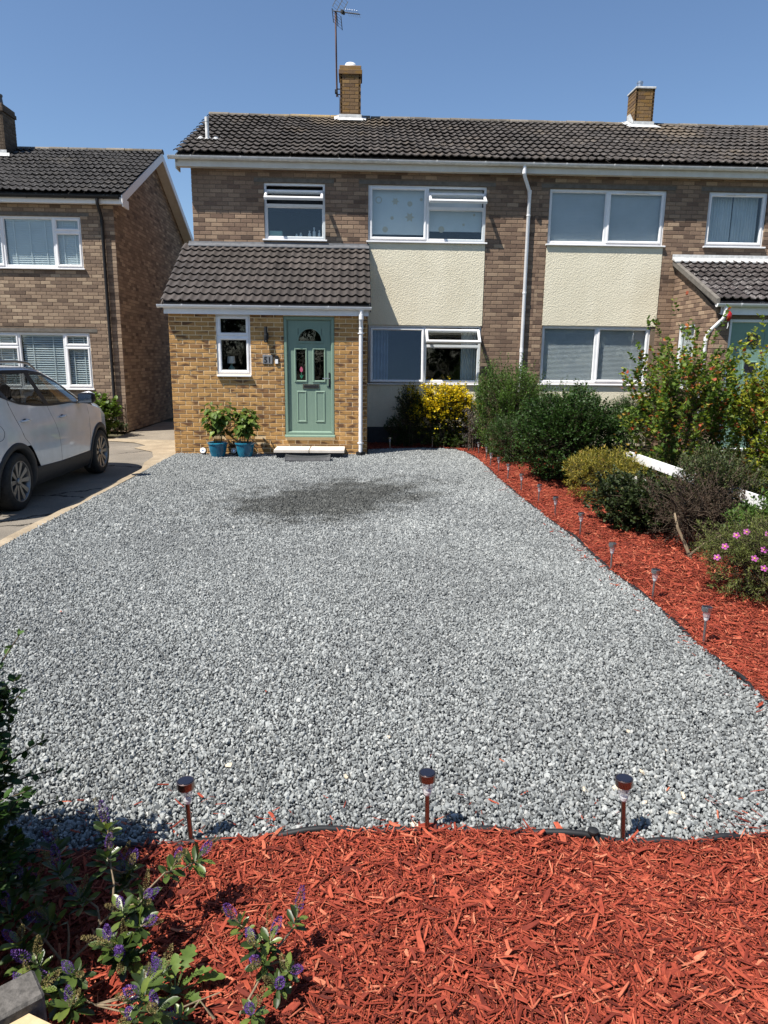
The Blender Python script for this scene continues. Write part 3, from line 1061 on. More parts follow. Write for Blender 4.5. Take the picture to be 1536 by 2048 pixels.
# ---- porch
PW = (-2.44, -1.85, 1.41, 2.43)
PD = (-1.28, -0.40, 0.33, 2.41)
PL, PR = -3.235, 0.169
pw = add('porch_wall', wall_boxes(MB(), PL, PR, 0, 2.52, [PW, PD], 0, 0.2), M_['mortar_buff'], house)
AIR = [(-2.56, -2.36, 0.228, 0.292), (-1.83, -1.63, 0.228, 0.292)]
pb = lay(PL, PR, -0.02, 2.44, [PW, PD] + AIR, PL + .0, J=.0135)
pb.sort(key=lambda b: -b[1])
pst = MB()
brickwork(pw, pb, 0, 'buff', 300, pst)
sd = MB()
sd.box(PR - .2, PR, 0.2, Y1 - .02, 0, 2.5)
sd.box(PL, PL + .2, 0.2, Y1 - .02, 0, 2.5)
for xx in ((PL, PL + .2), (PR - .2, PR)):
    sd.add([(xx[0], 0.2, 2.5), (xx[0], Y1 - .02, 2.5), (xx[0], Y1 - .02, 3.6), (xx[1], 0.2, 2.5), (xx[1], Y1 - .02, 2.5), (xx[1], Y1 - .02, 3.6)], [(0, 2, 1), (3, 4, 5), (0, 3, 5, 2)])
add('porch_side_wall', sd, M_['mortar_buff'], house)
for xx, sg in ((PR, 1), (PL, -1)):
    brickwork_side(pst, [b for b in lay(0.0, Y1 - .03, -.02, 3.5, [], 0.11) if b[1] < 2.45 + (b[0] - .15) * 0.6], xx, sg)
o = add('brickwork', pst, M_['buff'], pw)
o['kind'] = 'stuff'
o['label'] = 'buff brickwork with dark burnt ends low on the porch'
for a in AIR:
    m2 = MB().box(a[0] + .004, a[1] - .004, -0.002, 0.05, a[2] + .004, a[3] - .004)
    vent = add('air_brick', m2, M_['buff'], pw)
    m3 = MB()
    for i in range(11):
        for j in range(2):
            m3.box(a[0] + .014 + i * .0165, a[0] + .024 + i * .0165, -0.0045, -0.002, a[2] + .014 + j * .022, a[2] + .028 + j * .022)
    add('slot', m3, M_['blackplastic'], vent)
prm = MB()
prm.box(PL + .2, PR - .2, 0.2, Y1 - .03, 0.2, 0.26)
prm.box(PL + .2, PR - .2, Y1 - .06, Y1 - .03, 0.26, 2.6)
prm.box(PL + .201, PR - .201, 0.2, Y1 - .03, 2.53, 2.56)
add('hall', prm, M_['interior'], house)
window(house, *PW, 0, [(-2.44, -1.85, 1.41, 2.06, 'sash'), (-2.44, -1.85, 2.06, 2.43, 'sash')], sill_over=0.0, rec=0.02)
# porch roof
PE, PRG = (-0.155, 2.60), (Y1 - .01, 3.765)
proof = slab_roof(house, 'porch_roof', PL - .05, PR + .03, (PE[0] + .04, PE[1] - .006), (PRG[0], PRG[1] - .012), 0.04, M_['tile_p'])
tiled_roof(house, proof, PL - .08, PR + .05, PE, PRG, 0.245, 'tile_p', 130, h=0.033, wdt=0.30, wob=.3)
add('porch_flashing', MB().extrude_x([(Y1 - .02, 3.855), (Y1 - .028, 3.855), (Y1 - .035, 3.825), (Y1 - .13, 3.765), (Y1 - .13, 3.75), (Y1 - .02, 3.79)], PL + .03, PR + .05), M_['lead'], house)
vg = MB()
for xx in (PL - .085, PR + .04):
    vg.add([(xx, PE[0] - .0, PE[1] - .03), (xx, Y1 - .02, PRG[1] - .01), (xx, Y1 - .02, PRG[1] - .1), (xx, PE[0], PE[1] - .12), (xx + .02, PE[0], PE[1] - .03), (xx + .02, Y1 - .02, PRG[1] - .01), (xx + .02, Y1 - .02, PRG[1] - .1), (xx + .02, PE[0], PE[1] - .12)],
           [(0, 1, 2, 3), (7, 6, 5, 4), (0, 4, 5, 1), (3, 2, 6, 7), (0, 3, 7, 4)])
add('porch_verge', vg, M_['tile_p'], house)
add('porch_fascia', MB().box(PL - .055, PR + .02, -0.085, -0.065, 2.42, 2.57), M_['upvc'], house)
add('porch_soffit', MB().box(PL - .054, PR + .019, -0.064, -0.004, 2.43, 2.44), M_['upvc'], house)
gutter(house, PL - .13, PR + .06, -0.143, 2.565, 0.054, 'upvc', 0.82)
downpipe(house, [(0.065, -.143, 2.52), (0.065, -.143, 2.40), (0.062, -.125, 2.34), (0.06, -.075, 2.26), (0.06, -.066, 2.2), (0.06, -.066, 0.06)], 0.034, 'upvc',
         [((0.065, -.143, 2.36), (0.065, -.143, 2.44), 0.041), ((0.06, -.066, 2.2), (0.06, -.066, 2.27), 0.039), ((0.06, -.05, 2.125), (0.06, -.05, 2.14), 0.058), ((0.06, -.05, 0.225), (0.06, -.05, 0.24), 0.058)])
dg = MB()
dg.lathe([(0.075, -0.02), (0.085, 0.03), (0.08, 0.085), (0.068, 0.085), (0.06, 0.05)], (0.06, -0.12, 0), 4)
add('gully', dg, M_['blackplastic'], house)

# ---- front door
fr = MB()
ring_frame_bev(fr, PD[0], PD[1], PD[2] + .03, PD[3], -0.002, 0.11, 0.062, 0.014)
door = add('front_door', fr, M_['door'], house)
add('threshold', MB().extrude_x([(0.1, 0.375), (-0.03, 0.368), (-0.06, 0.355), (-0.062, 0.33), (0.1, 0.322)], PD[0] - .004, PD[1] + .004), M_['door'], door)
def arch(cx, z0, r, h, n=14):
    return [(cx + r * math.cos(math.pi * i / n), z0 + h * math.sin(math.pi * i / n)) for i in range(n + 1)]
leaf = MB()
LX0, LX1, LZ0, LZ1 = -1.214, -0.466, 0.39, 2.345
yl = 0.045
holes = [(-1.075, -0.905, 1.318, 1.85), (-0.758, -0.582, 1.318, 1.85), (-1.035, -0.62, 1.99, 2.21)]
wall_boxes(leaf, LX0, LX1, LZ0, LZ1, holes, yl, yl + .044)
# spandrels that turn the top light into a half round
cx, rr, hh = -0.8275, 0.2, 0.205
ar = arch(cx, 1.995, rr, hh)
for i in range(len(ar) - 1):
    (xa, za), (xb, zb) = ar[i], ar[i + 1]
    leaf.add([(xa, yl, za), (xb, yl, zb), (xb, yl, 2.2101), (xa, yl, 2.2101), (xa, yl + .044, za), (xb, yl + .044, zb), (xb, yl + .044, 2.2101), (xa, yl + .044, 2.2101)], [(0, 1, 2, 3), (7, 6, 5, 4), (0, 4, 5, 1)])
lf = add('door_leaf', leaf, M_['door'], door)
for (a, b, c, d) in holes[:2]:
    m2 = MB()
    ring_frame_bev(m2, a - .03, b + .03, c - .03, d + .03, yl - 0.016, yl + .01, 0.034, 0.012)
    add('glazing_frame', m2, M_['door'], door)
    add('pane', MB().box(a - .01, b + .01, yl + .012, yl + .018, c - .01, d + .01), M_['glass'], door)
m2 = MB()
outer, inner = arch(cx, 1.99, rr + .03, hh + .03), arch(cx, 1.995, rr, hh)
for i in range(len(outer) - 1):
    q = [outer[i], outer[i + 1], inner[i + 1], inner[i]]
    m2.add([(x, yl - .014, z) for x, z in q] + [(x, yl + .01, z) for x, z in q], [(0, 1, 2, 3), (0, 4, 5, 1), (3, 2, 6, 7)])
m2.box(cx - rr - .03, cx + rr + .03, yl - .015, yl + .01, 1.962, 1.994)
add('glazing_frame', m2, M_['door'], door)
m3 = MB()
m3.add([(x, yl + .012, z) for x, z in inner], [tuple(range(len(inner)))])
m3.add([(x, yl + .018, z) for x, z in inner], [tuple(range(len(inner) - 1, -1, -1))])
add('pane', m3, M_['glass'], door)
for (a, b) in ((-1.068, -0.893), (-0.742, -0.567)):
    m2 = MB()
    V = []
    for i, y in ((0, yl - .001), (0.012, yl - .012), (0.02, yl - .012), (0.032, yl - .003), (0.04, yl - .003)):
        V += [(a + i, y, 0.585 + i), (b - i, y, 0.585 + i), (b - i, y, 1.14 - i), (a + i, y, 1.14 - i)]
    F = [(16, 17, 18, 19)]
    for k in range(0, 16, 4):
        for i in range(4):
            j = (i + 1) % 4
            F.append((k + i, k + j, k + 4 + j, k + 4 + i))
    m2.add(V, F)
    add('door_panel', m2, M_['door'], door)
lb = MB().chamfer_box(-0.965, -0.672, 0, 0.01, 0, 0.08, 0.003)
lb.v = [(x, yl - z_ * 0.15 if False else yl - y_ * 1.4, 1.18 + z_) for (x, y_, z_) in lb.v]
letter = add('letterbox', lb, M_['chrome'], door)
add('flap', MB().box(-0.945, -0.692, yl - .019, yl - .0145, 1.193, 1.236), M_['blackplastic'], door)
hd = add('handle_plate', MB().box(-0.507, -0.478, yl - .012, yl - .001, 1.2, 1.46), M_['blackplastic'], door)
add('handle', MB().tube([(-0.492, yl - .01, 1.357), (-0.492, yl - .045, 1.357), (-0.505, yl - .055, 1.357), (-0.61, yl - .052, 1.36)], 0.008, 8), M_['chrome'], door, auto=50)
add('weather_bar', MB().extrude_x([(yl, 0.43), (yl - .022, 0.412), (yl - .024, 0.40), (yl, 0.396)], LX0 + .01, LX1 - .01), M_['door'], door)
# painted tulip on the left pane
tm, _, _ = newmat('pink_glass_paint', 0.4, 0.4, 0, (0.42, 0.09, 0.15))
tg, _, _ = newmat('green_glass_paint', 0.4, 0.4, 0, (0.03, 0.22, 0.13))
tu = MB()
tu.add([(-0.985 + 0.028 * math.cos(a) * (1 if math.sin(a) < .3 else .8), yl + .0115, 1.51 + 0.048 * math.sin(a)) for a in np.linspace(0, 2 * math.pi, 13)[:-1]], [tuple(range(12))])
tulip = add('painted_flower', tu, tm, door)
tu = MB()
tu.tube([(-0.985, yl + .011, 1.46), (-0.982, yl + .011, 1.40), (-0.99, yl + .011, 1.345)], 0.004, 5)
for sgn in (-1, 1):
    tu.add([(-0.984, yl + .011, 1.36), (-0.984 + sgn * .032, yl + .011, 1.42), (-0.984 + sgn * .012, yl + .0112, 1.40), (-0.984 + sgn * .018, yl + .011, 1.375)], [(0, 3, 1, 2)])
add('painted_stem', tu, tg, door)

# ---- neighbour terrace on the right
nb = empty('terraced_house', (5.6, Y1, 0), 'brown brick house with white blinds and lichened porch roof', 'house')
XE = 9.6
NU, NL, NR = (3.67, 5.94, 3.92, 4.915), (3.675, 5.86, 1.26, 2.39), (6.77, 7.93, 3.93, 4.915)
nwall = add('front_wall', wall_boxes(MB(), PARTY, XE, 0, 5.25, [NU, NL, NR], Y1, Y1 + 0.25), M_['mortar'], nb)
nl = [(3.5, 6.1, 4.925, 5.0), (6.6, 8.1, 4.925, 5.0)]
brs = lay(PARTY, XE, 0, 5.24, [NU, NL, NR, (3.66, 5.95, 0, 3.93)] + nl, 0.05)
brs.sort(key=lambda b: -b[1])
st2 = MB()
hid = lambda x, z: (x > 6.2 and z < 3.6) or z < 1.3
brickwork(nwall, brs, Y1, 'brick', 290, st2, hid)
for l in nl:
    add('lintel', MB().box(l[0], l[1], Y1 - 0.008, Y1 + 0.1, l[2], l[3] - .008), M_['lintel'], nb)
add('render_panel', MB().box(3.66, 5.945, Y1 - 0.016, Y1, 2.39, 3.886), M_['render'], nb)
add('render_panel', MB().box(3.66, 5.945, Y1 - 0.016, Y1, 0.0, 1.225), M_['render'], nb)
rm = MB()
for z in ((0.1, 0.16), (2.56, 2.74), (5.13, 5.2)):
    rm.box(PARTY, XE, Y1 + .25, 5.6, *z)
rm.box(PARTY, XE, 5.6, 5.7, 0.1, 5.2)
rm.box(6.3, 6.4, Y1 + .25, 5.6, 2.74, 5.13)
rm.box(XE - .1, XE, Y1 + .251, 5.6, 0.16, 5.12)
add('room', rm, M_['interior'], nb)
window(nb, *NU, Y1, [(3.67, 4.81, 3.92, 4.915, 'fixed'), (4.81, 5.94, 3.92, 4.915, 'sash')])
window(nb, *NL, Y1, [(3.675, 4.79, 1.26, 2.39, 'fixed'), (4.79, 5.86, 1.26, 2.39, 'sash')])
window(nb, *NR, Y1, [(6.77, 7.93, 3.93, 4.915, 'sash')])
for (a, b, z) in ((5.15, 5.6, 4.87), (7.1, 7.5, 4.87), (5.1, 5.5, 2.345)):
    add('trickle_vent', MB().box(a, b, Y1 + .005, Y1 + .024, z - .008, z + .01), M_['gutter'], nb)
nroof = slab_roof(nb, 'roof', PARTY, XE, (E_[0] + .05, E_[1] - .005), (R_[0], R_[1] - .03), 0.05, M_['tile'])
tiled_roof(nb, nroof, PARTY, XE, E_, R_, 0.33, 'tile', 190, h=0.028)
slab_roof(nb, 'rear_roof', PARTY, XE, (8.5, 5.33), (4.99, 7.03), 0.06, M_['tile'])
ridge(nb, PARTY, XE, 4.99, 7.03)
add('fascia', MB().box(PARTY, XE, Y1 - 0.195, Y1 - 0.175, 5.125, 5.27), M_['fascia_old'], nb)
add('soffit', MB().box(PARTY, XE, Y1 - 0.174, Y1 - 0.004, 5.14, 5.155), M_['fascia_old'], nb)
gutter(nb, PARTY, XE, Y1 - 0.252, 5.285, caps=False)
ch2 = chimney(nb, 6.27, 6.70, 4.68, 5.18, 6.6, 7.72, 'chimney', None, band=False)
add('chimney_cap', MB().chamfer_box(6.25, 6.72, 4.66, 5.2, 7.72, 7.76, .01), M_['leadwhite'], ch2)
add('flue', MB().lathe([(0.075, 7.75), (0.075, 7.80), (0.062, 7.80), (0.062, 7.89), (0.07, 7.89), (0.07, 7.93), (0.05, 7.93)], (6.42, 4.9, 0), 16), M_['steel'], ch2, auto=40)
f2 = MB()
f2.add([(6.24, 4.66, pz(4.66) - .02), (6.73, 4.66, pz(4.66) - .02), (6.73, 4.66, pz(4.66) + .15), (6.24, 4.66, pz(4.66) + .15)], [(0, 1, 2, 3)])
f2.add([(6.25, 4.66, pz(4.66)), (6.25, 5.1, pz(5.0)), (6.25, 5.1, pz(5.0) + .22), (6.25, 4.9, pz(4.9) + .26), (6.25, 4.66, pz(4.66) + .15)], [(0, 4, 3, 2, 1)])
f2.add([(6.1, 4.48, pz(4.48) + .065), (6.84, 4.48, pz(4.48) + .065), (6.76, 4.657, pz(4.66) + .08), (6.22, 4.657, pz(4.66) + .08)], [(0, 1, 2, 3)])
f2.add([(6.22, 4.657, pz(4.66) + .08), (6.22, 4.99, pz(4.99) + .085), (6.06, 4.95, pz(4.95) + .065), (6.1, 4.48, pz(4.48) + .065)], [(0, 3, 2, 1)])
add('flashing', f2, M_['leadwhite'], nb)
# neighbour porch
QX, QY = 6.25, -0.10
SW = (0.62, 1.28, 1.2, 2.41)
qs = MB()
wall_boxes(qs, QY, Y1 - .02, 0, 2.66, [SW], QX, QX + .2, 'x')
qs.add([(QX, QY + .1, 2.66), (QX, Y1 - .02, 2.66), (QX, Y1 - .02, 3.55), (QX + .2, QY + .1, 2.66), (QX + .2, Y1 - .02, 2.66), (QX + .2, Y1 - .02, 3.55)], [(0, 2, 1), (3, 4, 5), (0, 3, 5, 2)])
qs.box(QX + .2, 6.52, QY, QY + .2, 0, 2.66)
qs.box(7.46, 9.4, QY, QY + .2, 0, 2.66)
qs.box(6.52, 7.46, QY + .001, QY + .2, 2.46, 2.66)
qs.box(9.2, 9.4, QY + .2, Y1 - .02, 0, 2.66)
qs.box(QX + .2, 9.2, Y1 - .1, Y1 - .05, 0, 2.7)
qs.box(QX + .2, 9.2, QY + .2, Y1 - .1, 2.67, 2.7)
pwl = add('porch_wall', qs, M_['mortar'], nb)
brickwork_side(st2, [b for b in lay(QY, Y1 - .025, 0, 3.6, [SW], 0.1) if b[1] < 2.55 + (b[0] - QY) * 0.56], QX, -1)
qb = lay(QX, 6.52, 0, 2.62, [], QX) + lay(7.46, 9.4, 0, 2.62, [], 7.46)
for (u, z, bw, bh) in qb:
    V, F = brick_arrays(bw, bh)
    st2.add([(a + u, b + QY - .006, c + z) for a, b, c in V], F, (tri_tint() + .5) / 12)
o = add('brickwork', st2, M_['brick'], nwall)
o['kind'] = 'stuff'
put('brick', mesh_from('brick', *brick_arrays(0.1, 0.065), [0.5] * 12, noisy('red_brick', (0.22, 0.05, 0.025), (0.32, 0.08, 0.04), 40, 0.9)), pwl, (QX - .012, 1.08, 2.99), (0, 0, -math.pi / 2))
# side window of the neighbour porch (faces the camera side)
ws = MB()
for (y0, y1, z0, z1) in ((SW[0], SW[1], SW[2], SW[2] + .05), (SW[0], SW[1], SW[3] - .05, SW[3]), (SW[0], SW[0] + .05, SW[2] + .05, SW[3] - .05), (SW[1] - .05, SW[1], SW[2] + .05, SW[3] - .05)):
    ws.box(QX + .01, QX + .07, y0, y1, z0, z1)
sw = add('window', ws, M_['upvc'], nb)
add('pane', MB().box(QX + .035, QX + .041, SW[0] + .05, SW[1] - .05, SW[2] + .05, SW[3] - .05), M_['glass'], sw)
bl = MB()
for i in range(44):
    bl.box(QX + .09, QX + .112, SW[0] + .03, SW[1] - .03, SW[2] + .06 + i * .026, SW[2] + .064 + i * .026 + .016)
add('blind_slats', bl, M_['white'], sw)
QE, QR = (-0.24, 2.745), (Y1 - .01, 3.63)
qroof = slab_roof(nb, 'porch_roof', QX - .08, 9.5, (QE[0] + .04, QE[1] - .006), (QR[0], QR[1] - .012), 0.05, M_['tile_r'])
tiled_roof(nb, qroof, QX - .02, 9.5, QE, QR, 0.245, 'tile_r', 100, h=0.036)
add('porch_flashing', MB().extrude_x([(Y1 - .02, 3.76), (Y1 - .028, 3.76), (Y1 - .035, 3.70), (Y1 - .20, 3.615), (Y1 - .20, 3.59), (Y1 - .02, 3.66)], QX - .1, 9.5), M_['leadwhite'], nb)
vg = MB()
vg.add([(QX - .085, QE[0], QE[1] + .035), (QX - .085, Y1 - .02, QR[1] + .02), (QX - .085, Y1 - .02, QR[1] - .07), (QX - .085, QE[0], QE[1] - .055), (QX - .02, QE[0], QE[1] + .045), (QX - .02, Y1 - .02, QR[1] + .03), (QX - .02, Y1 - .02, QR[1] - .07), (QX - .02, QE[0], QE[1] - .055)],
       [(0, 1, 2, 3), (7, 6, 5, 4), (0, 4, 5, 1), (3, 2, 6, 7), (0, 3, 7, 4)])
add('porch_verge', vg, M_['lintel'], nb)
add('porch_fascia', MB().box(QX + .05, 9.4, QY - .075, QY - .055, 2.52, 2.70), M_['upvc'], nb)
add('porch_soffit', MB().box(QX + .05, 9.4, QY - .054, QY - .004, 2.535, 2.55), M_['upvc'], nb)
gutter(nb, QX - .06, 9.4, QY - .135, 2.70, 0.055, 'upvc', 0.85)
downpipe(nb, [(QX + .1, QY - .135, 2.65), (QX + .1, QY - .135, 2.5), (QX + .07, QY - .1, 2.43), (QX - .04, QY + .12, 2.22), (QX - .05, QY + .16, 2.12), (QX - .05, QY + .16, 0.1)], 0.034, 'upvc', [((QX + .1, QY - .135, 2.5), (QX + .1, QY - .135, 2.58), 0.041), ((QX - .05, QY + .16, 2.08), (QX - .05, QY + .16, 2.15), .04)])
fr = MB()
ring_frame_bev(fr, 6.52, 7.46, 0.12, 2.46, QY + .03, QY + .12, 0.065, 0.012)
d2 = add('front_door', fr, M_['upvc'], nb)
add('door_leaf', MB().box(6.58, 7.40, QY + .06, QY + .11, 0.15, 2.40), M_['door_r'], d2)
for zz in (1.98, 1.5, 1.02):
    m2 = MB()
    ring_frame_bev(m2, 6.86, 7.12, zz, zz + .24, QY + .045, QY + .065, 0.035, 0.01)
    add('glazing_frame', m2, M_['door_r'], d2)
    add('pane', MB().box(6.89, 7.09, QY + .05, QY + .058, zz + .03, zz + .21), M_['panel'], d2)

# ---- detached house on the left
LY = 3.8
LX = -5.27
lh = empty('detached_house', (-7.0, LY, 0), 'tan brick house with black gutter and white bargeboards behind the white car', 'house')
LU = (-8.27, -5.99, 3.57, 4.63)
LL = (-8.15, -5.98, 0.98, 2.20)
lwall = add('front_wall', wall_boxes(MB(), -10.6, LX, 0, 4.98, [LU, LL], LY, LY + .25), M_['mortar'], lh)
st3 = MB()
ll = [(-8.4, -5.80, 4.635, 4.70), (-8.3, -5.80, 2.21, 2.285)]
brs = lay(-10.6, LX, 0, 4.9, [LU, LL] + ll, LX + .01)
brs.sort(key=lambda b: -b[1])
brickwork(lwall, brs, LY, 'brick_l', 300, st3, lambda x, z: z < 0.7)
gw = MB()
LRZ, LRY = 6.80, 7.1
gw.add([(LX, LY + .25, 0), (LX, 10.4, 0), (LX, 10.4, 4.95), (LX, LRY, LRZ - .08), (LX, LY + .25, 5.05), (LX - .25, LY + .25, 0), (LX - .25, 10.4, 0), (LX - .25, 10.4, 4.95), (LX - .25, LRY, LRZ - .08), (LX - .25, LY + .25, 5.05)],
       [(0, 1, 2, 3, 4), (9, 8, 7, 6, 5), (1, 6, 7, 2), (2, 7, 8, 3), (3, 8, 9, 4), (4, 9, 5, 0)])
add('gable_wall', gw, M_['mortar'], lh)
brickwork_side(st3, [b for b in lay(LY, 10.4, 0, 6.6, [], LY) if b[1] < 6.66 - abs(b[0] - LRY) * 0.53], LX, 1)
o = add('brickwork', st3, M_['brick_l'], lwall)
o['kind'] = 'stuff'
for l in ll:
    add('lintel', MB().box(l[0], l[1], LY - 0.008, LY + 0.1, l[2], l[3]), M_['lintel'], lh)
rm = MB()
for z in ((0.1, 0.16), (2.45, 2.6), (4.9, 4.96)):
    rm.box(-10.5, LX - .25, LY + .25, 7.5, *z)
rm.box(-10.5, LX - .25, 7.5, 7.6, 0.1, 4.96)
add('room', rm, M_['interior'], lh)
for (x0, x1, z0, z1), ma, mb_, tz in ((LU, -7.68, -6.58, 4.33), (LL, -7.56, -6.55, 1.9)):
    window(lh, x0, x1, z0, z1, LY, [(x0, ma, z0, tz, 'sash'), (x0, ma, tz, z1, 'sash'), (ma, mb_, z0, z1, 'fixed'), (mb_, x1, z0, tz, 'sash'), (mb_, x1, tz, z1, 'sash')])
LE = (LY - 0.235, 5.06)
LR = (LRY, LRZ)
VX = LX + .29
lroof = slab_roof(lh, 'roof', -10.6, VX - .02, (LE[0] + .05, LE[1] - .005), (LR[0], LR[1] - .03), 0.05, M_['tile_l'])
tiled_roof(lh, lroof, -10.6, VX, LE, LR, 0.33, 'tile_l', 190, h=0.034)
slab_roof(lh, 'rear_roof', -10.6, VX - .02, (10.65, 5.0), (LRY, LRZ - .02), 0.06, M_['tile_l'])
ridge(lh, -10.6, VX, LRY, LRZ - .01)
add('fascia', MB().box(-10.6, VX - .01, LY - .175, LY - .155, 4.87, 5.0), M_['white'], lh)
add('soffit', MB().box(-10.6, VX - .011, LY - .154, LY - .004, 4.88, 4.895), M_['white'], lh)
gutter(lh, -10.6, VX - .1, LY - .232, 5.01, 0.055, 'blackplastic', 0.8)
bb = MB()
def barge(mb, x0, x1, ya, za, yb, zb, hgt):
    mb.add([(x0, ya, za), (x0, yb, zb), (x0, yb, zb - hgt), (x0, ya, za - hgt), (x1, ya, za), (x1, yb, zb), (x1, yb, zb - hgt), (x1, ya, za - hgt)], [(0, 3, 2, 1), (4, 5, 6, 7), (0, 1, 5, 4), (3, 7, 6, 2), (0, 4, 7, 3), (1, 2, 6, 5)])
barge(bb, VX - .04, VX - .015, LE[0] + .02, LE[1] - .02, LRY, LRZ - .02, 0.19)
barge(bb, VX - .04, VX - .015, LRY, LRZ - .02, 10.6, 5.0, 0.19)
bb.box(VX - .045, VX - .012, LY - .17, LY + .2, 4.82, 4.99)
add('bargeboard', bb, M_['white'], lh)
sf = MB()
barge(sf, LX + .01, VX - .045, LE[0] + .1, LE[1] - .08, LRY, LRZ - .16, 0.015)
barge(sf, LX + .01, VX - .045, LRY, LRZ - .16, 10.6, 4.86, 0.015)
add('verge_soffit', sf, M_['fascia_old'], lh)
pl_ = [(-5.52, LY - .235, 4.96), (-5.52, LY - .235, 4.86), (-5.515, LY - .2, 4.80), (-5.51, LY - .09, 4.66), (-5.51, LY - .065, 4.58), (-5.51, LY - .065, 0.2)]
downpipe(lh, pl_, 0.036, 'blackplastic', [((-5.51, LY - .065, 4.5), (-5.51, LY - .065, 4.56), .043), ((-5.51, LY - .065, 2.7), (-5.51, LY - .065, 2.76), .043), ((-5.51, LY - .065, 1.6), (-5.51, LY - .065, 1.63), .043)])
chl = chimney(lh, -9.0, -8.58, 6.35, 7.0, 6.1, 7.55, 'chimney_l', None)
add('chimney_pot', MB().lathe([(0.11, 7.62), (0.10, 7.70), (0.085, 7.84), (0.10, 7.86), (0.10, 7.90), (0.07, 7.90)], (-8.78, 6.65, 0), 16), M_['lead'], chl, auto=40)
fl = MB()
lpz = lambda y: LE[1] + (y - LE[0]) * (LR[1] - LE[1]) / (LR[0] - LE[0])
fl.add([(-9.2, 6.15, lpz(6.15) + .065), (-8.42, 6.15, lpz(6.15) + .065), (-8.5, 6.34, lpz(6.34) + .09), (-9.1, 6.34, lpz(6.34) + .09)], [(0, 1, 2, 3)])
fl.add([(-9.02, 6.335, lpz(6.34)), (-8.56, 6.335, lpz(6.34)), (-8.56, 6.335, lpz(6.34) + .16), (-9.02, 6.335, lpz(6.34) + .16)], [(0, 1, 2, 3)])
add('flashing', fl, M_['leadwhite'], lh)

# ------------------------------------------------------------------ things behind the glass
M_['blind'] = noisy('pale_blind', (0.62, 0.66, 0.67), (0.70, 0.74, 0.75), 3, 0.8, 0.2)
M_['blind_grey'] = noisy('grey_blind', (0.5, 0.51, 0.52), (0.58, 0.59, 0.6), 3, 0.8, 0.2)
M_['curtain'] = noisy('net_curtain', (0.5, 0.55, 0.58), (0.66, 0.7, 0.72), 4, 0.9, 0.1)
M_['curtain_b'] = noisy('blue_curtain', (0.12, 0.15, 0.24), (0.2, 0.24, 0.34), 4, 0.9, 0.1)


def slat_blind(x0, x1, z0, z1, y, pitch, depth, tilt, mat, label, tapes=True):
    r = empty('window_blind', ((x0 + x1) / 2, y, z0), label, 'blind')
    mb = MB()
    z = z0 + .01
    c, s = math.cos(tilt) * depth, math.sin(tilt) * depth
    while z < z1 - .03:
        mb.obox((x0, y - c / 2, z), (x1 - x0, 0, 0), (0, c, s), (0, -0.002 * math.sin(tilt), 0.002))
        z += pitch
    o = add('slats', mb, M_[mat], r)
    o['kind'] = 'stuff'
    add('head_rail', MB().box(x0, x1, y - .025, y + .025, z1 - .035, z1), M_[mat], r)
    if tapes:
        m2 = MB()
        n = max(2, int((x1 - x0) / .32))
        for i in range(n):
            u = x0 + (i + .5) * (x1 - x0) / n
            m2.box(u - .009, u + .009, y - depth / 2 - .004, y - depth / 2 - .002, z0, z1 - .03)
        add('tape', m2, M_[mat], r)
    return r


slat_blind(-7.62, -6.62, 3.62, 4.58, LY + .115, .045, .05, 1.15, 'blind', 'white slatted blind in the upper centre pane of the left house')
slat_blind(-6.53, -6.03, 3.62, 4.58, LY + .115, .045, .05, 1.15, 'blind', 'narrow white slatted blind in the upper side pane of the left house')
slat_blind(-8.24, -7.72, 3.62, 4.58, LY + .115, .045, .05, 1.15, 'blind', 'white slatted blind at the picture edge in the left house upper window')
slat_blind(-7.5, -6.6, 1.03, 2.15, LY + .115, .05, .05, .8, 'blind', 'white slatted blind in the lower centre pane behind the car')
slat_blind(-6.5, -6.03, 1.03, 2.15, LY + .115, .05, .05, .8, 'blind', 'narrow white slatted blind in the lower side pane by the black downpipe')
slat_blind(-8.12, -7.6, 1.03, 2.15, LY + .115, .05, .05, .8, 'blind', 'white slatted blind at the picture edge behind the car roof')
slat_blind(3.72, 4.78, 3.97, 4.88, Y1 + .115, .025, .027, 1.25, 'blind_grey', 'closed grey blind in the upper left pane of the neighbour house', False)
slat_blind(4.86, 5.88, 3.97, 4.88, Y1 + .115, .025, .027, 1.25, 'blind_grey', 'closed grey blind in the upper right pane of the neighbour house', False)
slat_blind(3.72, 4.76, 1.32, 2.35, Y1 + .115, .025, .027, 1.05, 'blind_grey', 'greenish slatted blind in the lower left pane of the neighbour house', False)
slat_blind(4.84, 5.8, 1.32, 2.35, Y1 + .115, .025, .027, 1.05, 'blind_grey', 'grey slatted blind in the lower right pane behind the currant bush', False)


def curtain(x0, x1, z0, z1, y, mat, label, amp=.03, n=9):
    mb = MB()
    k = n * 8
    V, F = [], []
    for i in range(k + 1):
        u = i / k
        yy = y + amp * math.sin(u * n * 2 * math.pi + .6 * math.sin(u * 9))
        V += [(x0 + u * (x1 - x0), yy, z0), (x0 + u * (x1 - x0) * .99, yy * .5 + y * .5, z1)]
    for i in range(k):
        F.append((2 * i, 2 * i + 2, 2 * i + 3, 2 * i + 1))
    nV = len(V)
    V += [(a, b + .003, c) for a, b, c in V]
    F += [tuple(nV + j for j in reversed(q)) for q in F]
    mb.add(V, F)
    return tag(add('curtain', mb, M_[mat], None, smooth=True), label, 'curtain')


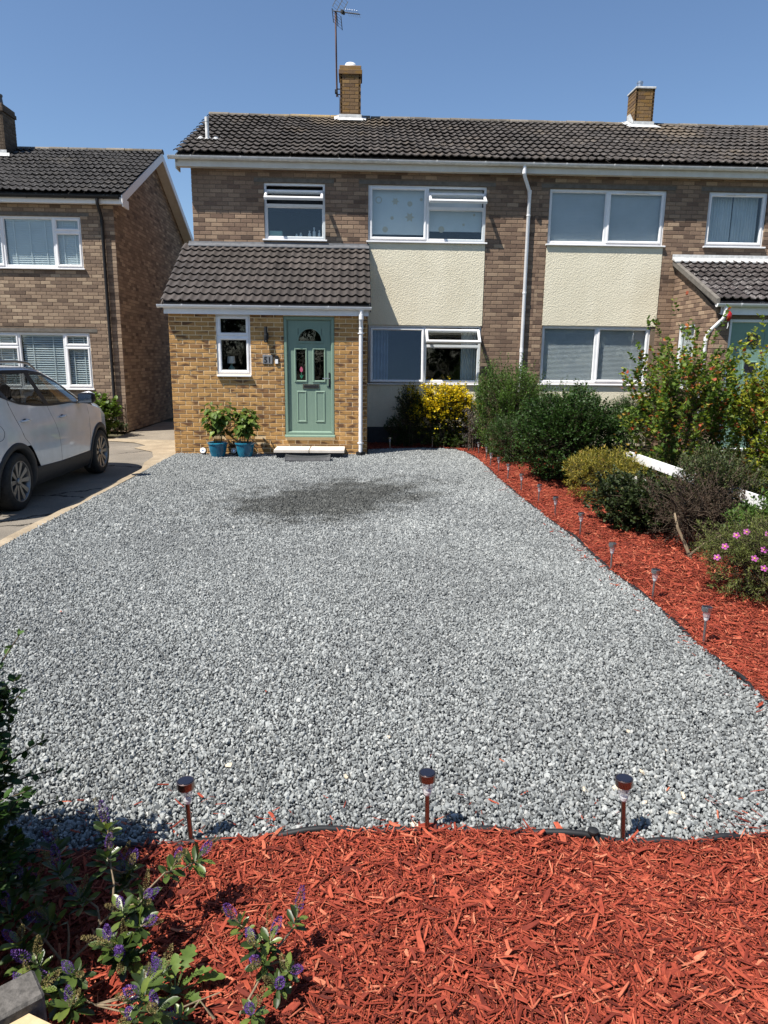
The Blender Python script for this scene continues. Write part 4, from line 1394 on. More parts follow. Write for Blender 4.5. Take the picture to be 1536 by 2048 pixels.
curtain(6.84, 7.34, 3.96, 4.9, Y1 + .2, 'curtain', 'pale net curtain drawn in the left half of the small upper window')
curtain(7.36, 7.86, 3.96, 4.9, Y1 + .2, 'curtain', 'pale net curtain drawn in the right half of the small upper window')
curtain(0.30, 0.62, 1.2, 2.33, Y1 + .28, 'curtain_b', 'blue curtain gathered at the left of the living room window', .03, 5)
curtain(2.1, 2.42, 1.2, 2.33, Y1 + .28, 'curtain', 'pale curtain gathered at the right of the living room window', .03, 5)
# roller blinds in the bedroom window
rb = add('roller_blind', MB().box(0.26, 1.30, Y1 + .15, Y1 + .153, 4.06, 4.88), M_['blind'])
tag(rb, 'pale roller blind behind the stickered bedroom pane', 'blind')
rb = add('roller_blind', MB().box(1.37, 2.40, Y1 + .15, Y1 + .153, 4.13, 4.88), M_['blind'])
tag(rb, 'pale roller blind behind the open bedroom fanlight', 'blind')
rb = add('roller_blind', MB().box(-1.73, -0.66, Y1 + .24, Y1 + .243, 4.5, 4.9), M_['blackplastic'])
tag(rb, 'dark roller blind rolled behind the bathroom fanlight', 'blind')
M_['sticker'], _, _ = newmat('frosted_sticker', 0.7, 0.2, 0, (0.56, 0.5, 0.38))
spots = [(0.40, 4.68, .065, 'ring'), (0.72, 4.66, .075, 'star'), (1.0, 4.62, .05, 'disc'), (1.22, 4.70, .03, 'disc'), (1.0, 4.38, .095, 'star'), (0.66, 4.36, .035, 'disc'), (0.53, 4.15, .055, 'disc'), (1.62, 4.17, .06, 'disc'), (2.05, 4.26, .035, 'star'), (2.25, 4.44, .025, 'disc')]
for i, (x, z, r, kd) in enumerate(spots):
    mb = MB()
    n = 12
    ys_ = Y1 + .148
    out = [(x + r * (1 if kd != 'star' or k % 2 == 0 else .55) * math.cos(2 * math.pi * k / n), z + r * (1 if kd != 'star' or k % 2 == 0 else .55) * math.sin(2 * math.pi * k / n)) for k in range(n)]
    if kd == 'ring':
        inn = [(x + (a - x) * .72, z + (b - z) * .72) for a, b in out]
        mb.add([(a, ys_, b) for a, b in out + inn], [(k, (k + 1) % n, n + (k + 1) % n, n + k) for k in range(n)])
    else:
        mb.add([(a, ys_, b) for a, b in out], [tuple(range(n))])
    where = ['ring shaped sticker high at the left of the bedroom pane', 'snowflake sticker high in the middle of the bedroom pane', 'round sticker high at the right of the bedroom pane', 'small sticker in the top right corner of the bedroom pane', 'large flower shaped sticker right of centre on the bedroom pane', 'tiny round sticker at the centre of the bedroom pane', 'round sticker low on the left bedroom pane', 'round sticker low on the pane under the bedroom fanlight', 'small star sticker under the bedroom fanlight', 'tiny sticker at the right under the bedroom fanlight'][i]
    tag(add('window_sticker', mb, M_['sticker']), where, 'sticker', 'stickers on the bedroom window')
# bottles on the bathroom sill
M_['bottle_w'] = noisy('white_bottle', (0.6, 0.62, 0.62), (0.7, 0.72, 0.72), 10, 0.3, 0.4)
M_['bottle_t'] = noisy('teal_box', (0.2, 0.36, 0.34), (0.24, 0.4, 0.38), 10, 0.6, 0.3)
bts = [(-0.93, .14, 'trigger spray bottle'), (-0.84, .2, 'tall rounded bottle'), (-0.74, .15, 'short capped bottle'), (-1.1, .1, 'thin white tube'), (-1.18, .08, 'small white jar')]
for i, (x, h, nm) in enumerate(bts):
    y = Y1 + .17
    r = empty('bottle', (x, y, 3.965), nm + ' on the bathroom window sill', 'bottle', 'bottles on the bathroom sill')
    add('body', MB().lathe([(0.026, 3.965), (0.03, 3.975), (0.03, 3.965 + h * .6), (0.012, 3.965 + h * .75), (0.012, 3.965 + h * .85)], (x, y, 0), 10), M_['bottle_w'], r, auto=50)
    add('cap', MB().lathe([(0.016, 3.965 + h * .85), (0.016, 3.965 + h), (0.008, 3.965 + h)], (x, y, 0), 10), M_['bottle_w'], r)
tag(add('storage_box', MB().chamfer_box(-1.7, -1.45, Y1 + .12, Y1 + .24, 3.965, 4.09, .01), M_['bottle_t']), 'pale teal box on the bathroom window sill', 'box')
# table lamp and plant inside the porch window
tl = empty('table_lamp', (-2.25, 0.33, 1.42), 'small lamp with white drum shade inside the porch window', 'lamp')
add('lamp_shade', MB().lathe([(0.075, 1.60), (0.065, 1.72), (0.06, 1.72), (0.07, 1.60)], (-2.25, .33, 0), 18), M_['white'], tl, auto=50)
add('base', MB().lathe([(0.055, 1.42), (0.06, 1.45), (0.06, 1.52), (0.02, 1.56), (0.01, 1.61)], (-2.25, .33, 0), 16), M_['bottle_t'], tl, auto=50)
tag(add('hall_shelf', MB().box(-2.5, -1.8, .21, .45, 1.39, 1.42), M_['white']), 'white shelf inside the porch window', 'shelf')

# ------------------------------------------------------------------ porch things
stp = empty('doorstep', (-0.83, -0.27, 0), 'black doorstep topped with two pale slabs under the green door', 'step')
add('riser', MB().chamfer_box(-1.39, -0.25, -0.50, -0.012, -0.02, 0.115, .006), M_['blackstep'], stp)
add('slab', MB().chamfer_box(-1.43, -0.832, -0.545, -0.014, 0.117, 0.165, .005), M_['slab'], stp)
add('slab', MB().chamfer_box(-0.818, -0.22, -0.545, -0.014, 0.117, 0.165, .005), M_['slab'], stp)
rmp = MB()
n = 14
V, F = [], []
for i in range(n + 1):
    u = i / n
    x = -1.2 + u * 0.75
    sag = -0.02 * math.sin(math.pi * u) + (0.012 if i in (0, n) else 0)
    V += [(x, -1.0, -.01), (x, -0.99, 0.05 + sag * .4), (x, -0.94, 0.10 + sag), (x, -0.76, 0.115 + sag), (x, -0.72, 0.08), (x, -0.72, -.01)]
for i in range(n):
    for k in range(5):
        F.append((i * 6 + k, (i + 1) * 6 + k, (i + 1) * 6 + k + 1, i * 6 + k + 1))
F += [tuple(range(6)), tuple(range(n * 6 + 5, n * 6 - 1, -1))]
rmp.add(V, F)
tag(add('rubber_step', rmp, M_['rubber']), 'dark grey rubber half step on the gravel before the doorstep', 'step')
# number plaque
plq = empty('number_plaque', (-1.565, -0.02, 1.60), 'grey stone house number plaque beside the door', 'plaque')
mb = MB()
mb.add([(-1.645, -.022, 1.605), (-1.485, -.022, 1.60), (-1.478, -.022, 1.745), (-1.64, -.022, 1.75), (-1.65, -.006, 1.598), (-1.478, -.006, 1.593), (-1.472, -.006, 1.752), (-1.648, -.006, 1.757)], [(0, 1, 2, 3), (0, 4, 5, 1), (1, 5, 6, 2), (2, 6, 7, 3), (3, 7, 4, 0)])
add('stone', mb, M_['stonegrey'], plq)
fc = bpy.data.curves.new('numerals', 'FONT')
fc.body = '51'
fc.size = 0.135
fc.extrude = 0.002
fc.offset = 0.0022
fc.align_x = 'CENTER'
fc.materials.append(M_['blackplastic'])
_tmp = bpy.data.objects.new('numerals', fc)
COL.objects.link(_tmp)
_me = bpy.data.meshes.new_from_object(_tmp.evaluated_get(bpy.context.evaluated_depsgraph_get()))
bpy.data.objects.remove(_tmp)
fo = put('numerals', _me, plq, (-1.564, -0.0245, 1.626), (math.radians(90), 0, 0))
# doorbell
bell = empty('doorbell', (-1.405, -0.02, 1.60), 'black and white video doorbell between plaque and door frame', 'doorbell')
add('housing', MB().chamfer_box(-1.432, -1.378, -.03, -.006, 1.60, 1.745, .005), M_['blackplastic'], bell)
add('button_plate', MB().chamfer_box(-1.43, -1.38, -.034, -.0305, 1.605, 1.68, .002), M_['white'], bell)
# wall light
wl = empty('wall_light', (-1.575, -0.05, 1.95), 'black cylinder wall light beside the front door', 'wall light')
add('body', MB().lathe([(0.03, 1.96), (0.034, 1.965), (0.034, 2.09), (0.028, 2.095), (0.028, 2.225), (0.022, 2.225)], (-1.575, -.075, 0), 16), M_['blackplastic'], wl, auto=40)
add('mount', MB().chamfer_box(-1.6, -1.535, -.05, -.006, 2.02, 2.12, .006), M_['blackplastic'], wl)
add('sensor', MB().lathe([(0.012, -0.006), (0.009, 0.004), (0.002, 0.008)], (-1.575, -.113, 1.985), 10, 'y'), M_['chrome'], wl)
# solar spot lamps at the wall foot
for i, (x, y) in enumerate(((-2.72, -0.12), (-2.18, -0.12))):
    lab = ['round silver spot lamp on the gravel at the porch corner', 'round silver spot lamp between the two blue pots'][i]
    r = empty('spot_lamp', (x, y, 0), lab, 'lamp', 'spot lamps by the porch wall')
    b1 = MB().lathe([(0.052, -.03), (0.056, -.005), (0.056, 0.03), (0.04, 0.05)], (0, 0, 0), 18, 'y')
    th = 0.35
    b1.v = [(x + a, y + b * math.cos(th) + c * math.sin(th), 0.085 + c * math.cos(th) - b * math.sin(th)) for a, b, c in b1.v]
    add('housing', b1, M_['blackplastic'], r, auto=40)
    for (r0, r1, mt, yy, nm) in ((0.05, 0.034, 'white', -.034, 'reflector_ring'), (0.022, 0.0, 'chrome', -.036, 'lens')):
        b2 = MB().lathe([(r0, yy + .004), (r0, yy), (max(r1, .003), yy - .003)], (0, 0, 0), 18, 'y')
        b2.v = [(x + a, y + b * math.cos(th) + c * math.sin(th), 0.085 + c * math.cos(th) - b * math.sin(th)) for a, b, c in b2.v]
        add(nm, b2, M_[mt], r, auto=40)
    add('stake', MB().tube([(x, y, -.02), (x, y, .06)], .01, 8), M_['blackplastic'], r)

# ------------------------------------------------------------------ aerial
ae = empty('tv_aerial', (-0.47, 4.86, 7.45), 'tall brown aerial mast strapped to the chimney', 'aerial')
M_['rustpole'] = noisy('brown_painted_pole', (0.10, 0.055, 0.042), (0.17, 0.09, 0.07), 8, 0.5, 0.4)
PX, PY = -0.475, 4.86
add('mast', MB().tube([(PX, PY, 7.45), (PX - .012, PY, 8.3), (PX - .025, PY, 9.16)], 0.021, 10), M_['rustpole'], ae, auto=50)
bk = MB()
bk.box(PX - .02, CH1[0] + .01, PY - .012, PY + .012, 7.60, 7.615)
bk.box(PX - .02, CH1[0] + .01, PY - .012, PY + .012, 7.49, 7.505)
bk.box(PX - .045, PX + .02, PY - .05, PY + .05, 7.52, 7.585)
add('bracket', bk, M_['blackplastic'], ae)
add('cable', MB().tube([(PX, PY - .03, 9.1), (PX - .02, PY - .025, 8.3), (PX, PY - .025, 7.5), (PX + .05, PY - .03, 7.43), (CH1[0] - .01, PY - .1, 7.34), (CH1[0] - .02, PY - .12, 6.95)], 0.006, 5), M_['blackplastic'], ae)
# yagi boom, reflector and directors; points right and towards the viewer
bd = Vector((0.86, -0.44, -0.26)).normalized()
bo = Vector((PX - .03, PY - .03, 9.14))
side = bd.cross(Vector((0, 0, 1))).normalized()
upv = side.cross(bd).normalized()
add('boom', MB().tube([bo - bd * .05, bo + bd * .62], 0.012, 6), M_['blackplastic'], ae)
el = MB()
for i in range(6):
    c = bo + bd * (0.32 + i * .055)
    for sg in (-1, 1):
        el.tube([c, c + (side * .11 * sg + upv * .03)], 0.0035, 4)
        el.tube([c, c + (side * .11 * sg - upv * .03)], 0.0035, 4)
add('director', el, M_['steel'], ae)
for sg in (-1, 1):
    rf = MB()
    a0 = bo + bd * .03
    dirn = (upv * sg * .86 + bd * .35).normalized()
    for s_ in (-.2, 0, .2):
        rf.tube([a0 + side * s_ + dirn * .02, a0 + side * s_ + dirn * .30], 0.009, 5)
    for k in range(5):
        c = a0 + dirn * (.03 + k * .064)
        rf.tube([c - side * .21, c + side * .21], 0.004, 4)
    add('reflector', rf, M_['steel'] if sg > 0 else M_['blackplastic'], ae)
add('dipole', MB().obox(bo + bd * .17 - side * .06 - upv * .03, side * .12, bd * .05, upv * .06), M_['blackplastic'], ae)

# ------------------------------------------------------------------ solar stake lights
def make_light(metal, tag_kw, loc, lean=(0, 0), rz=0.0, h=0.25):
    r = empty('solar_light', (0, 0, 0), **tag_kw)
    add('stake', MB().tube([(0, 0, -.03), (0, 0, h - .085)], 0.0085, 10), M_[metal], r, auto=50, origin=(0, 0, 0))
    add('collar', MB().lathe([(0.0095, h - .09), (0.014, h - .082), (0.014, h - .075)], (0, 0, 0), 12), M_['white'], r, auto=50, origin=(0, 0, 0))
    ln = MB()
    n = 20
    V, F = [], []
    for rr, z in ((0.015, h - .078), (0.020, h - .06), (0.0225, h - .028)):
        for k in range(n):
            q = rr * (1 if k % 2 else 0.93)
            V.append((q * math.cos(2 * math.pi * k / n), q * math.sin(2 * math.pi * k / n), z))
    for i in range(2):
        for k in range(n):
            F.append((i * n + k, i * n + (k + 1) % n, (i + 1) * n + (k + 1) % n, (i + 1) * n + k))
    ln.add(V, F)
    add('lens', ln, M_['glass_lens'], r, origin=(0, 0, 0))
    cp = MB().lathe([(0.022, h - .027), (0.0295, h - .029), (0.0305, h - .026), (0.0305, h - .001), (0.0285, h), (0.026, h - .001)], (0, 0, 0), 24)
    cap = add('cap', cp, M_[metal], r, auto=40, origin=(0, 0, 0))
    add('solar_panel', MB().lathe([(0.0255, h - .002), (0.0255, h + .0005), (0.001, h + .0008)], (0, 0, 0), 24), M_['panel'], cap, origin=(0, 0, 0))
    return r


def copy_tree(o, parent=None):
    c = o.copy()
    COL.objects.link(c)
    if parent is not None:
        c.parent = parent
    WP[c.name] = Vector((0, 0, 0))
    for ch_ in list(o.children):
        copy_tree(ch_, c)
    return c


GRP = 'solar stake lights along the edging'
fl_ = [(-0.59, -10.33, (0.0, -0.035), 'bronze solar stake light nearest the purple hebe on the front edging'),
       (0.26, -10.30, (0.02, 0.0), 'bronze solar stake light at the middle of the front edging'),
       (0.97, -10.35, (0.02, 0.055), 'bronze solar stake light beside the black peg on the front edging')]
proto_b = None
for i, (x, y, ln_, lab) in enumerate(fl_):
    if proto_b is None:
        o = proto_b = make_light('bronze', dict(label=lab, cat='garden light', group=GRP), None, h=0.262)
    else:
        o = copy_tree(proto_b)
        o['label'] = lab
    o.location = (x, y, 0)
    o.rotation_euler = (-ln_[0], ln_[1], i * 1.3)
rl = [(2.17, -9.30), (2.14, -8.58), (2.17, -7.74), (2.12, -7.02), (2.21, -5.90), (2.21, -5.01), (2.21, -4.26), (2.17, -3.52), (2.18, -2.63), (2.20, -1.86), (2.16, -1.35), (2.23, -0.61), (2.23, 0.16), (2.13, 0.72), (1.47, 1.07), (0.63, 0.80)]
ordn = ['cut off by the picture edge', 'first', 'second', 'third', 'fourth', 'fifth', 'sixth', 'seventh', 'eighth', 'ninth', 'tenth', 'eleventh', 'twelfth', 'thirteenth']
proto_s = None
for i, (x, y) in enumerate(rl):
    if i == 0:
        lab = 'steel solar stake light cut off by the picture edge beside the gravel'
    elif i <= 13:
        lab = 'steel solar stake light, %s whole one from the camera along the side bed' % ordn[i]
    else:
        lab = ['steel solar stake light under the yellow shrub', 'steel solar stake light in shade near the porch downpipe'][i - 14]
    if proto_s is None:
        o = proto_s = make_light('steel', dict(label=lab, cat='garden light', group=GRP), None, h=0.25)
    else:
        o = copy_tree(proto_s)
        o['label'] = lab
    o.location = (x, y, random.uniform(-.012, .006))
    o.rotation_euler = (random.uniform(-.04, .04), random.uniform(-.04, .06), random.uniform(0, 6))

# ------------------------------------------------------------------ black edging strip and peg
def spline(pts, n=10):
    P = [Vector((*p, 0)) if len(p) == 2 else Vector(p) for p in pts]
    out = []
    for i in range(len(P) - 1):
        p0, p1, p2, p3 = P[max(i - 1, 0)], P[i], P[i + 1], P[min(i + 2, len(P) - 1)]
        for k in range(n):
            t = k / n
            out.append(0.5 * ((2 * p1) + (p2 - p0) * t + (2 * p0 - 5 * p1 + 4 * p2 - p3) * t * t + (3 * p1 - p0 - 3 * p2 + p3) * t ** 3))
    out.append(P[-1])
    return out


i0 = [k for k, q in enumerate(GRAVEL) if abs(q[0] - 1.2) < .01 and q[1] > .9][0]
epath = [(0.2, 0.62)] + GRAVEL[i0:]
sp = spline(epath, 8)
eb = MB()
eb.tube([(p.x, p.y, 0.020 + 0.008 * math.sin(k * .9) + 0.006 * math.sin(k * .37)) for k, p in enumerate(sp)], 0.012, 7)
sv = MB()
V, F = [], []
for k, p in enumerate(sp):
    zt = 0.024 + 0.010 * math.sin(k * .9) + 0.006 * math.sin(k * .37)
    V += [(p.x, p.y, -.03), (p.x, p.y, zt)]
for k in range(len(sp) - 1):
    F.append((2 * k, 2 * k + 2, 2 * k + 3, 2 * k + 1))
ed = empty('lawn_edging', (2.1, -5, 0), 'black plastic edging strip between gravel and red mulch', 'edging')
add('rolled_top', eb, M_['blackplastic'], ed, smooth=True)
sv.add(V, F)
add('strip', sv, M_['blackplastic'], ed)
pg = empty('edging_peg', (0.86, -10.34, 0), 'black plastic peg leaning over the front edging', 'peg')
add('shaft', MB().tube([(0.885, -10.41, 0.0), (0.862, -10.36, 0.045)], 0.005, 6), M_['blackplastic'], pg)
add('head', MB().lathe([(0.016, .04), (0.02, .046), (0.02, .055), (0.01, .06)], (0.858, -10.35, 0), 12), M_['blackplastic'], pg, auto=40)

# ------------------------------------------------------------------ white rail fence between the gardens
wf = empty('rail_fence', (3.53, -5, 0), 'low white two-rail timber fence leaning among the shrubs', 'fence')
def board(p, q, hgt, th, nm='rail'):
    p, q = Vector(p), Vector(q)
    mb = MB()
    mb.obox(p, q - p, (th, 0, 0), (0, 0, hgt))
    return add(nm, mb, M_['white'], wf)
board((3.50, -7.4, 0.475), (3.50, -3.60, 0.47), 0.105, 0.03)
board((3.50, -7.4, 0.18), (3.50, -3.75, 0.20), 0.105, 0.03)
board((3.50, -10.5, 0.47), (3.50, -7.42, 0.475), 0.105, 0.03)
for y in (-8.9, -7.3):
    add('post', MB().chamfer_box(3.532, 3.61, y - .04, y + .04, -.02, .62, .008), M_['white'], wf)
tag(add('timber_stump', MB().chamfer_box(3.56, 3.68, -4.98, -4.86, -.02, .33, .012), M_['lintel']), 'weathered grey post stump behind the lower white rail', 'post')
# low metal hoop fence by the left house
hf = empty('metal_railing', (-5.3, 3.0, 0), 'low rusty metal railing in front of the left house corner', 'railing')
M_['rust'] = noisy('rusty_iron', (0.07, 0.05, 0.035), (0.16, 0.12, 0.085), 30, 0.8, 0.3)
for z in (.60, .42, .26, .1):
    add('bar', MB().tube([(-5.62, 1.9, z), (-5.42, 2.75, z), (-5.26, 3.42, z), (-5.22, 3.52, z - .06)], 0.012, 6), M_['rust'], hf)
for x, y in ((-5.22, 3.54), (-5.62, 1.9)):
    add('post', MB().tube([(x, y, 0), (x, y, .66)], .018, 8), M_['rust'], hf)
# timber post and rail at the street edge
tf = empty('timber_fence', (-0.8, -11.3, 0), 'weathered timber post with a pale new rail in the bottom corner', 'fence')
M_['oldwood'] = noisy('grey_weathered_timber', (0.055, 0.052, 0.047), (0.14, 0.13, 0.118), 50, 0.9, 0.2, 90, 0.6, 0.006)
M_['newwood'] = noisy('pale_sawn_timber', (0.42, 0.31, 0.17), (0.56, 0.43, 0.26), 35, 0.8, 0.2, 70, 0.3)
_ax, _ay = Vector((0.78, 0.626, 0)), Vector((-0.626, 0.78, 0))
_pc = Vector((-0.674, -11.264, 0))
pm = MB().chamfer_box(-0.10, 0, 0, 0.09, -0.02, 0.36, 0.006)
pm.v = [tuple(_pc + _ax * x + _ay * y + Vector((0, 0, z))) for x, y, z in pm.v]
add('post', pm, M_['oldwood'], tf)
rail = MB()
_rx, _ry = Vector((0.912, -0.41, 0)), Vector((0.41, 0.912, 0))
rail.obox(Vector((-0.755, -11.262, .22)) - _rx * 2.2 - _ry * 0.045, _rx * 2.5, _ry * 0.045, (0, 0, .115))
add('rail', rail, M_['newwood'], tf)

# red glass ornament hanging from the neighbour porch gutter
orn = empty('hanging_ornament', (QX + .16, QY - .14, 2.36), 'red glass ornament hanging from the neighbour porch gutter', 'ornament')
M_['redglass'], _, _ = newmat('red_glass', 0.15, 0.6, 0, (0.30, 0.01, 0.012))
add('bulb', MB().lathe([(0.012, 2.40), (0.045, 2.44), (0.055, 2.49), (0.045, 2.54), (0.015, 2.575)], (QX + .16, QY - .14, 0), 14), M_['redglass'], orn, smooth=True)
add('cord', MB().tube([(QX + .16, QY - .14, 2.57), (QX + .16, QY - .14, 2.66)], .003, 5), M_['white'], orn)
add('tassel', MB().tube([(QX + .16, QY - .14, 2.40), (QX + .165, QY - .14, 2.33), (QX + .15, QY - .14, 2.28)], [.006, .008, .003], 5), M_['white'], orn)

# ------------------------------------------------------------------ white car on the driveway (forward = +y, right side = +x)
def car_paint():
    m, nt, b = newmat('white_car_paint', 0.22, 0.5)
    b.inputs['Base Color'].default_value = (0.66, 0.67, 0.68, 1)
    b.inputs['Coat Weight'].default_value = 0.7
    b.inputs['Coat Roughness'].default_value = 0.05
    n = noise(nt, pos(nt), 3.0, 5, 0.65)
    nt.links.new(ramp(nt, n, [(0.3, (0.52, 0.52, 0.515)), (0.65, (0.62, 0.625, 0.63))]), b.inputs['Base Color'])
    return m


M_['paint'] = car_paint()
M_['gloss'], _, _ = newmat('gloss_black_trim', 0.4, 0.25, 0, (0.006, 0.006, 0.007))
M_['clad'] = noisy('matt_grey_cladding', (0.022, 0.023, 0.025), (0.035, 0.036, 0.038), 20, 0.6, 0.35, 160, 0.15)
M_['tyre'] = noisy('tyre_rubber', (0.012, 0.012, 0.012), (0.028, 0.028, 0.027), 25, 0.75, 0.3, 90, 0.3)
M_['alloy'], _, _ = newmat('grey_alloy', 0.4, 0.5, 0.85, (0.24, 0.235, 0.23))
M_['seat'] = noisy('dark_seat_cloth', (0.015, 0.015, 0.016), (0.03, 0.03, 0.032), 20, 0.8, 0.2)

car = empty('parked_car', (0, 0, 0), 'white five-door car parked on the tarmac beside the gravel', 'car')
lerp = np.interp
WB = 2.62
AX = {'f': 0.0, 'r': -WB}
NOSE, TAIL = 0.86, -3.46


def halfw(y):
    return float(lerp(y, [-3.46, -3.40, -3.2, -2.8, -2.2, -1.2, -0.4, 0.1, 0.4, 0.62, 0.78, 0.86], [0.60, 0.72, 0.83, 0.885, 0.905, 0.905, 0.90, 0.885, 0.835, 0.74, 0.60, 0.45]))


def beltz(y):
    return float(lerp(y, [-3.46, -3.1, -2.82, -2.41, -2.0, -1.57, -0.91, -0.4, 0.0, 0.36, 0.6, 0.78, 0.86], [1.12, 1.26, 1.29, 1.18, 1.135, 1.11, 1.105, 1.065, 0.985, 0.86, 0.76, 0.66, 0.58]))


def topz(y):
    """roof / screen / bonnet height on the centre line"""
    return float(lerp(y, [-3.46, -3.38, -3.2, -2.9, -2.3, -1.7, -1.35, -0.98, -0.64, -0.17, 0.1, 0.5, 0.76, 0.86], [1.15, 1.30, 1.48, 1.56, 1.605, 1.60, 1.565, 1.46, 1.335, 1.11, 1.06, 0.95, 0.80, 0.66]))


def prof(z):
    return float(lerp(z, [0.15, 0.22, 0.32, 0.45, 0.62, 0.78, 0.90, 0.97, 1.05, 1.3], [0.90, 0.945, 0.972, 0.987, 1.0, 0.998, 0.992, 0.975, 0.958, 0.915]))


def zbot(y, r=0.375, base=0.21):
    z = base
    for k, a in AX.items():
        d = y - a
        if abs(d) < r:
            z = max(z, 0.325 + math.sqrt(r * r - d * d))
    if y > 0.45:
        z = max(z, 0.21 + (y - .45) * .1)
    return z


def skin(y, z):
    """half width of the body shell at station y and height z"""
    b = beltz(y)
    if z <= b:
        return halfw(y) * prof(z)
    t = topz(y)
    wb = halfw(y) * prof(b)
    k = (z - b) / max(t - b, 1e-3)
    return wb * (1 - 0.27 * k)


def column(y, lo_=None, n=12):
    """points up the body side from the bottom edge to the belt line"""
    a, b = (zbot(y) if lo_ is None else lo_), beltz(y)
    b = max(b, a + .02)
    return [(skin(y, a + (b - a) * i / n), y, a + (b - a) * i / n) for i in range(n + 1)]


def stations(y0, y1, n):
    s = set(np.round(np.linspace(y0, y1, n), 4).tolist())
    for a in AX.values():
        for d in np.linspace(-0.375, 0.375, 21):
            if y0 < a + d < y1:
                s.add(round(a + float(d), 4))
    return sorted(s)


def grid(cols, mirror=1, t=.5):
    mb = MB()
    V, F = [], []
    n = len(cols[0])
    for c in cols:
        V += [(x * mirror, y, z) for x, y, z in c]
    for i in range(len(cols) - 1):
        for k in range(n - 1):
            q = (i * n + k, (i + 1) * n + k, (i + 1) * n + k + 1, i * n + k + 1)
            F.append(q if mirror > 0 else q[::-1])
    return V, F


def cpart(name, VF, mat, parent=car, smooth=True):
    mb = MB()
    for V, F in VF:
        mb.add(V, F)
    return add(name, mb, M_[mat], parent, smooth=smooth)


GAP = 0.004
SEAM = {'front': -0.45, 'b': -1.50, 'rear': -2.42}


def seam_cols(ya, yb, n, ca, cb):
    """columns whose two borders follow slanted door seams ca(z), cb(z)"""
    cols = []
    for i in range(n + 1):
        u = i / n
        ym = ya + (yb - ya) * u
        z0 = zbot(ym, base=0.40)
        b = beltz(ym)
        c = []
        for k in range(13):
            z = z0 + (max(b, z0 + .02) - z0) * k / 12
            zz = z
            for _ in range(4):
                y = float(ca(zz) + (cb(zz) - ca(zz)) * u)
                zz = z0 + (max(beltz(y), z0 + .02) - z0) * k / 12
            c.append((skin(y, zz), y, zz))
        cols.append(c)
    return cols


sf_ = lambda z: -0.40 - (1.0 - z) * 0.08
sb_ = lambda z: lerp(z, [0.4, 0.75, 1.15], [-1.44, -1.50, -1.70])
sr_ = lambda z: lerp(z, [0.4, 0.7, 0.8, 1.2], [-2.06, -2.30, -2.43, -2.62])
for sgn in (1, -1):
    # wing, doors, rear quarter
    cols = [column(y) for y in stations(-0.40 + GAP, NOSE, 26)]
    c0 = [(skin(sf_(z) + GAP, z), sf_(z) + GAP, z) for z in np.linspace(zbot(-.44), beltz(-.42), 13)]
    o = cpart('wing', [grid([c0] + cols, sgn)], 'paint')
    d1 = cpart('door', [grid(seam_cols(-1.48, -0.44, 16, lambda z: sb_(z) + GAP, lambda z: sf_(z) - GAP), sgn)], 'paint')
    d2_ = cpart('door', [grid(seam_cols(-2.25, -1.55, 16, lambda z: sr_(z) + GAP, lambda z: sb_(z) - GAP), sgn)], 'paint')
    cols = []
    for y in stations(TAIL, -2.62, 18):
        cols.append(column(y))
    c1 = []
    for i in range(13):
        z = 0.70 + (beltz(-2.62) - .70) * i / 12
        c1.append((skin(sr_(z) - GAP, z), sr_(z) - GAP, z))
    mid = [column(y) for y in (-2.62, -2.58, -2.54, -2.50)]
    o = cpart('rear_quarter', [grid(cols + [c1], sgn)], 'paint')
    # door handles
    for dd, yh, zh in ((d1, -1.33, 0.955), (d2_, -2.35, 0.985)):
        x = skin(yh, zh) * sgn
        mb = MB()
        mb.tube([(x - sgn * .006, yh - .085, zh - .004), (x + sgn * .028, yh - .07, zh), (x + sgn * .034, yh, zh + .004), (x + sgn * .028, yh + .075, zh + .004), (x - sgn * .006, yh + .09, zh)], [.011, .013, .014, .013, .011], 8)
        add('handle', mb, M_['paint'], dd, smooth=True)
        mb = MB().lathe([(0.05, 0), (0.045, 0.003), (0.01, 0.004)], (x, yh, zh - .006), 14, 'x')
        mb.v = [(x + (a - x) * sgn, b, zh + (c - zh) * .55) for a, b, c in mb.v]
        add('recess', mb, M_['clad'], dd)
    # sill cladding
    cols = []
    for y in np.linspace(-2.22, -0.40, 30):
        c = []
        for z, off in ((0.17, -.03), (0.20, .004), (0.30, .012), (0.385, .012), (0.40, .004), (0.402, -.02)):
            zz = z + (0.035 * max(0, (-1.45 - y)) if z > .3 else 0)
            c.append((skin(y, zz) + off, y, zz))
        cols.append(c)
    cpart('sill', [grid(cols, sgn)], 'clad')
    # wheel arch rims
    for a in AX.values():
        cols = []
        for th in np.linspace(math.radians(-32), math.radians(212), 36):
            c = []
            for r, off in ((0.366, -.06), (0.368, .008), (0.395, .017), (0.43, .014), (0.438, .003), (0.44, -.02)):
                y, z = a + r * math.cos(th), 0.325 + r * math.sin(th)
                z = max(z, .13)
                c.append((skin(min(max(y, TAIL), NOSE), z) + off, y, z))
            cols.append(c)
        V, F = grid(cols, sgn)
        cpart('arch_trim', [(V, [q[::-1] for q in F])], 'clad')
        wl_ = MB()
        for i, th in enumerate(np.linspace(0, math.pi, 15)):
            wl_.v += [(sgn * .50, a + .37 * math.cos(th), .325 + .37 * math.sin(th)), (sgn * .875, a + .37 * math.cos(th), .325 + .37 * math.sin(th))]
            wl_.t += [.5, .5]
        wl_.f += [(2 * i, 2 * i + 1, 2 * i + 3, 2 * i + 2) for i in range(14)]
        wl_.f += [tuple(range(0, 30, 2))]
        add('wheel_well', wl_, M_['seat'], car)
# greenhouse: glass, pillars, roof
NY = 40
gy = np.linspace(-3.2, -0.17, NY)


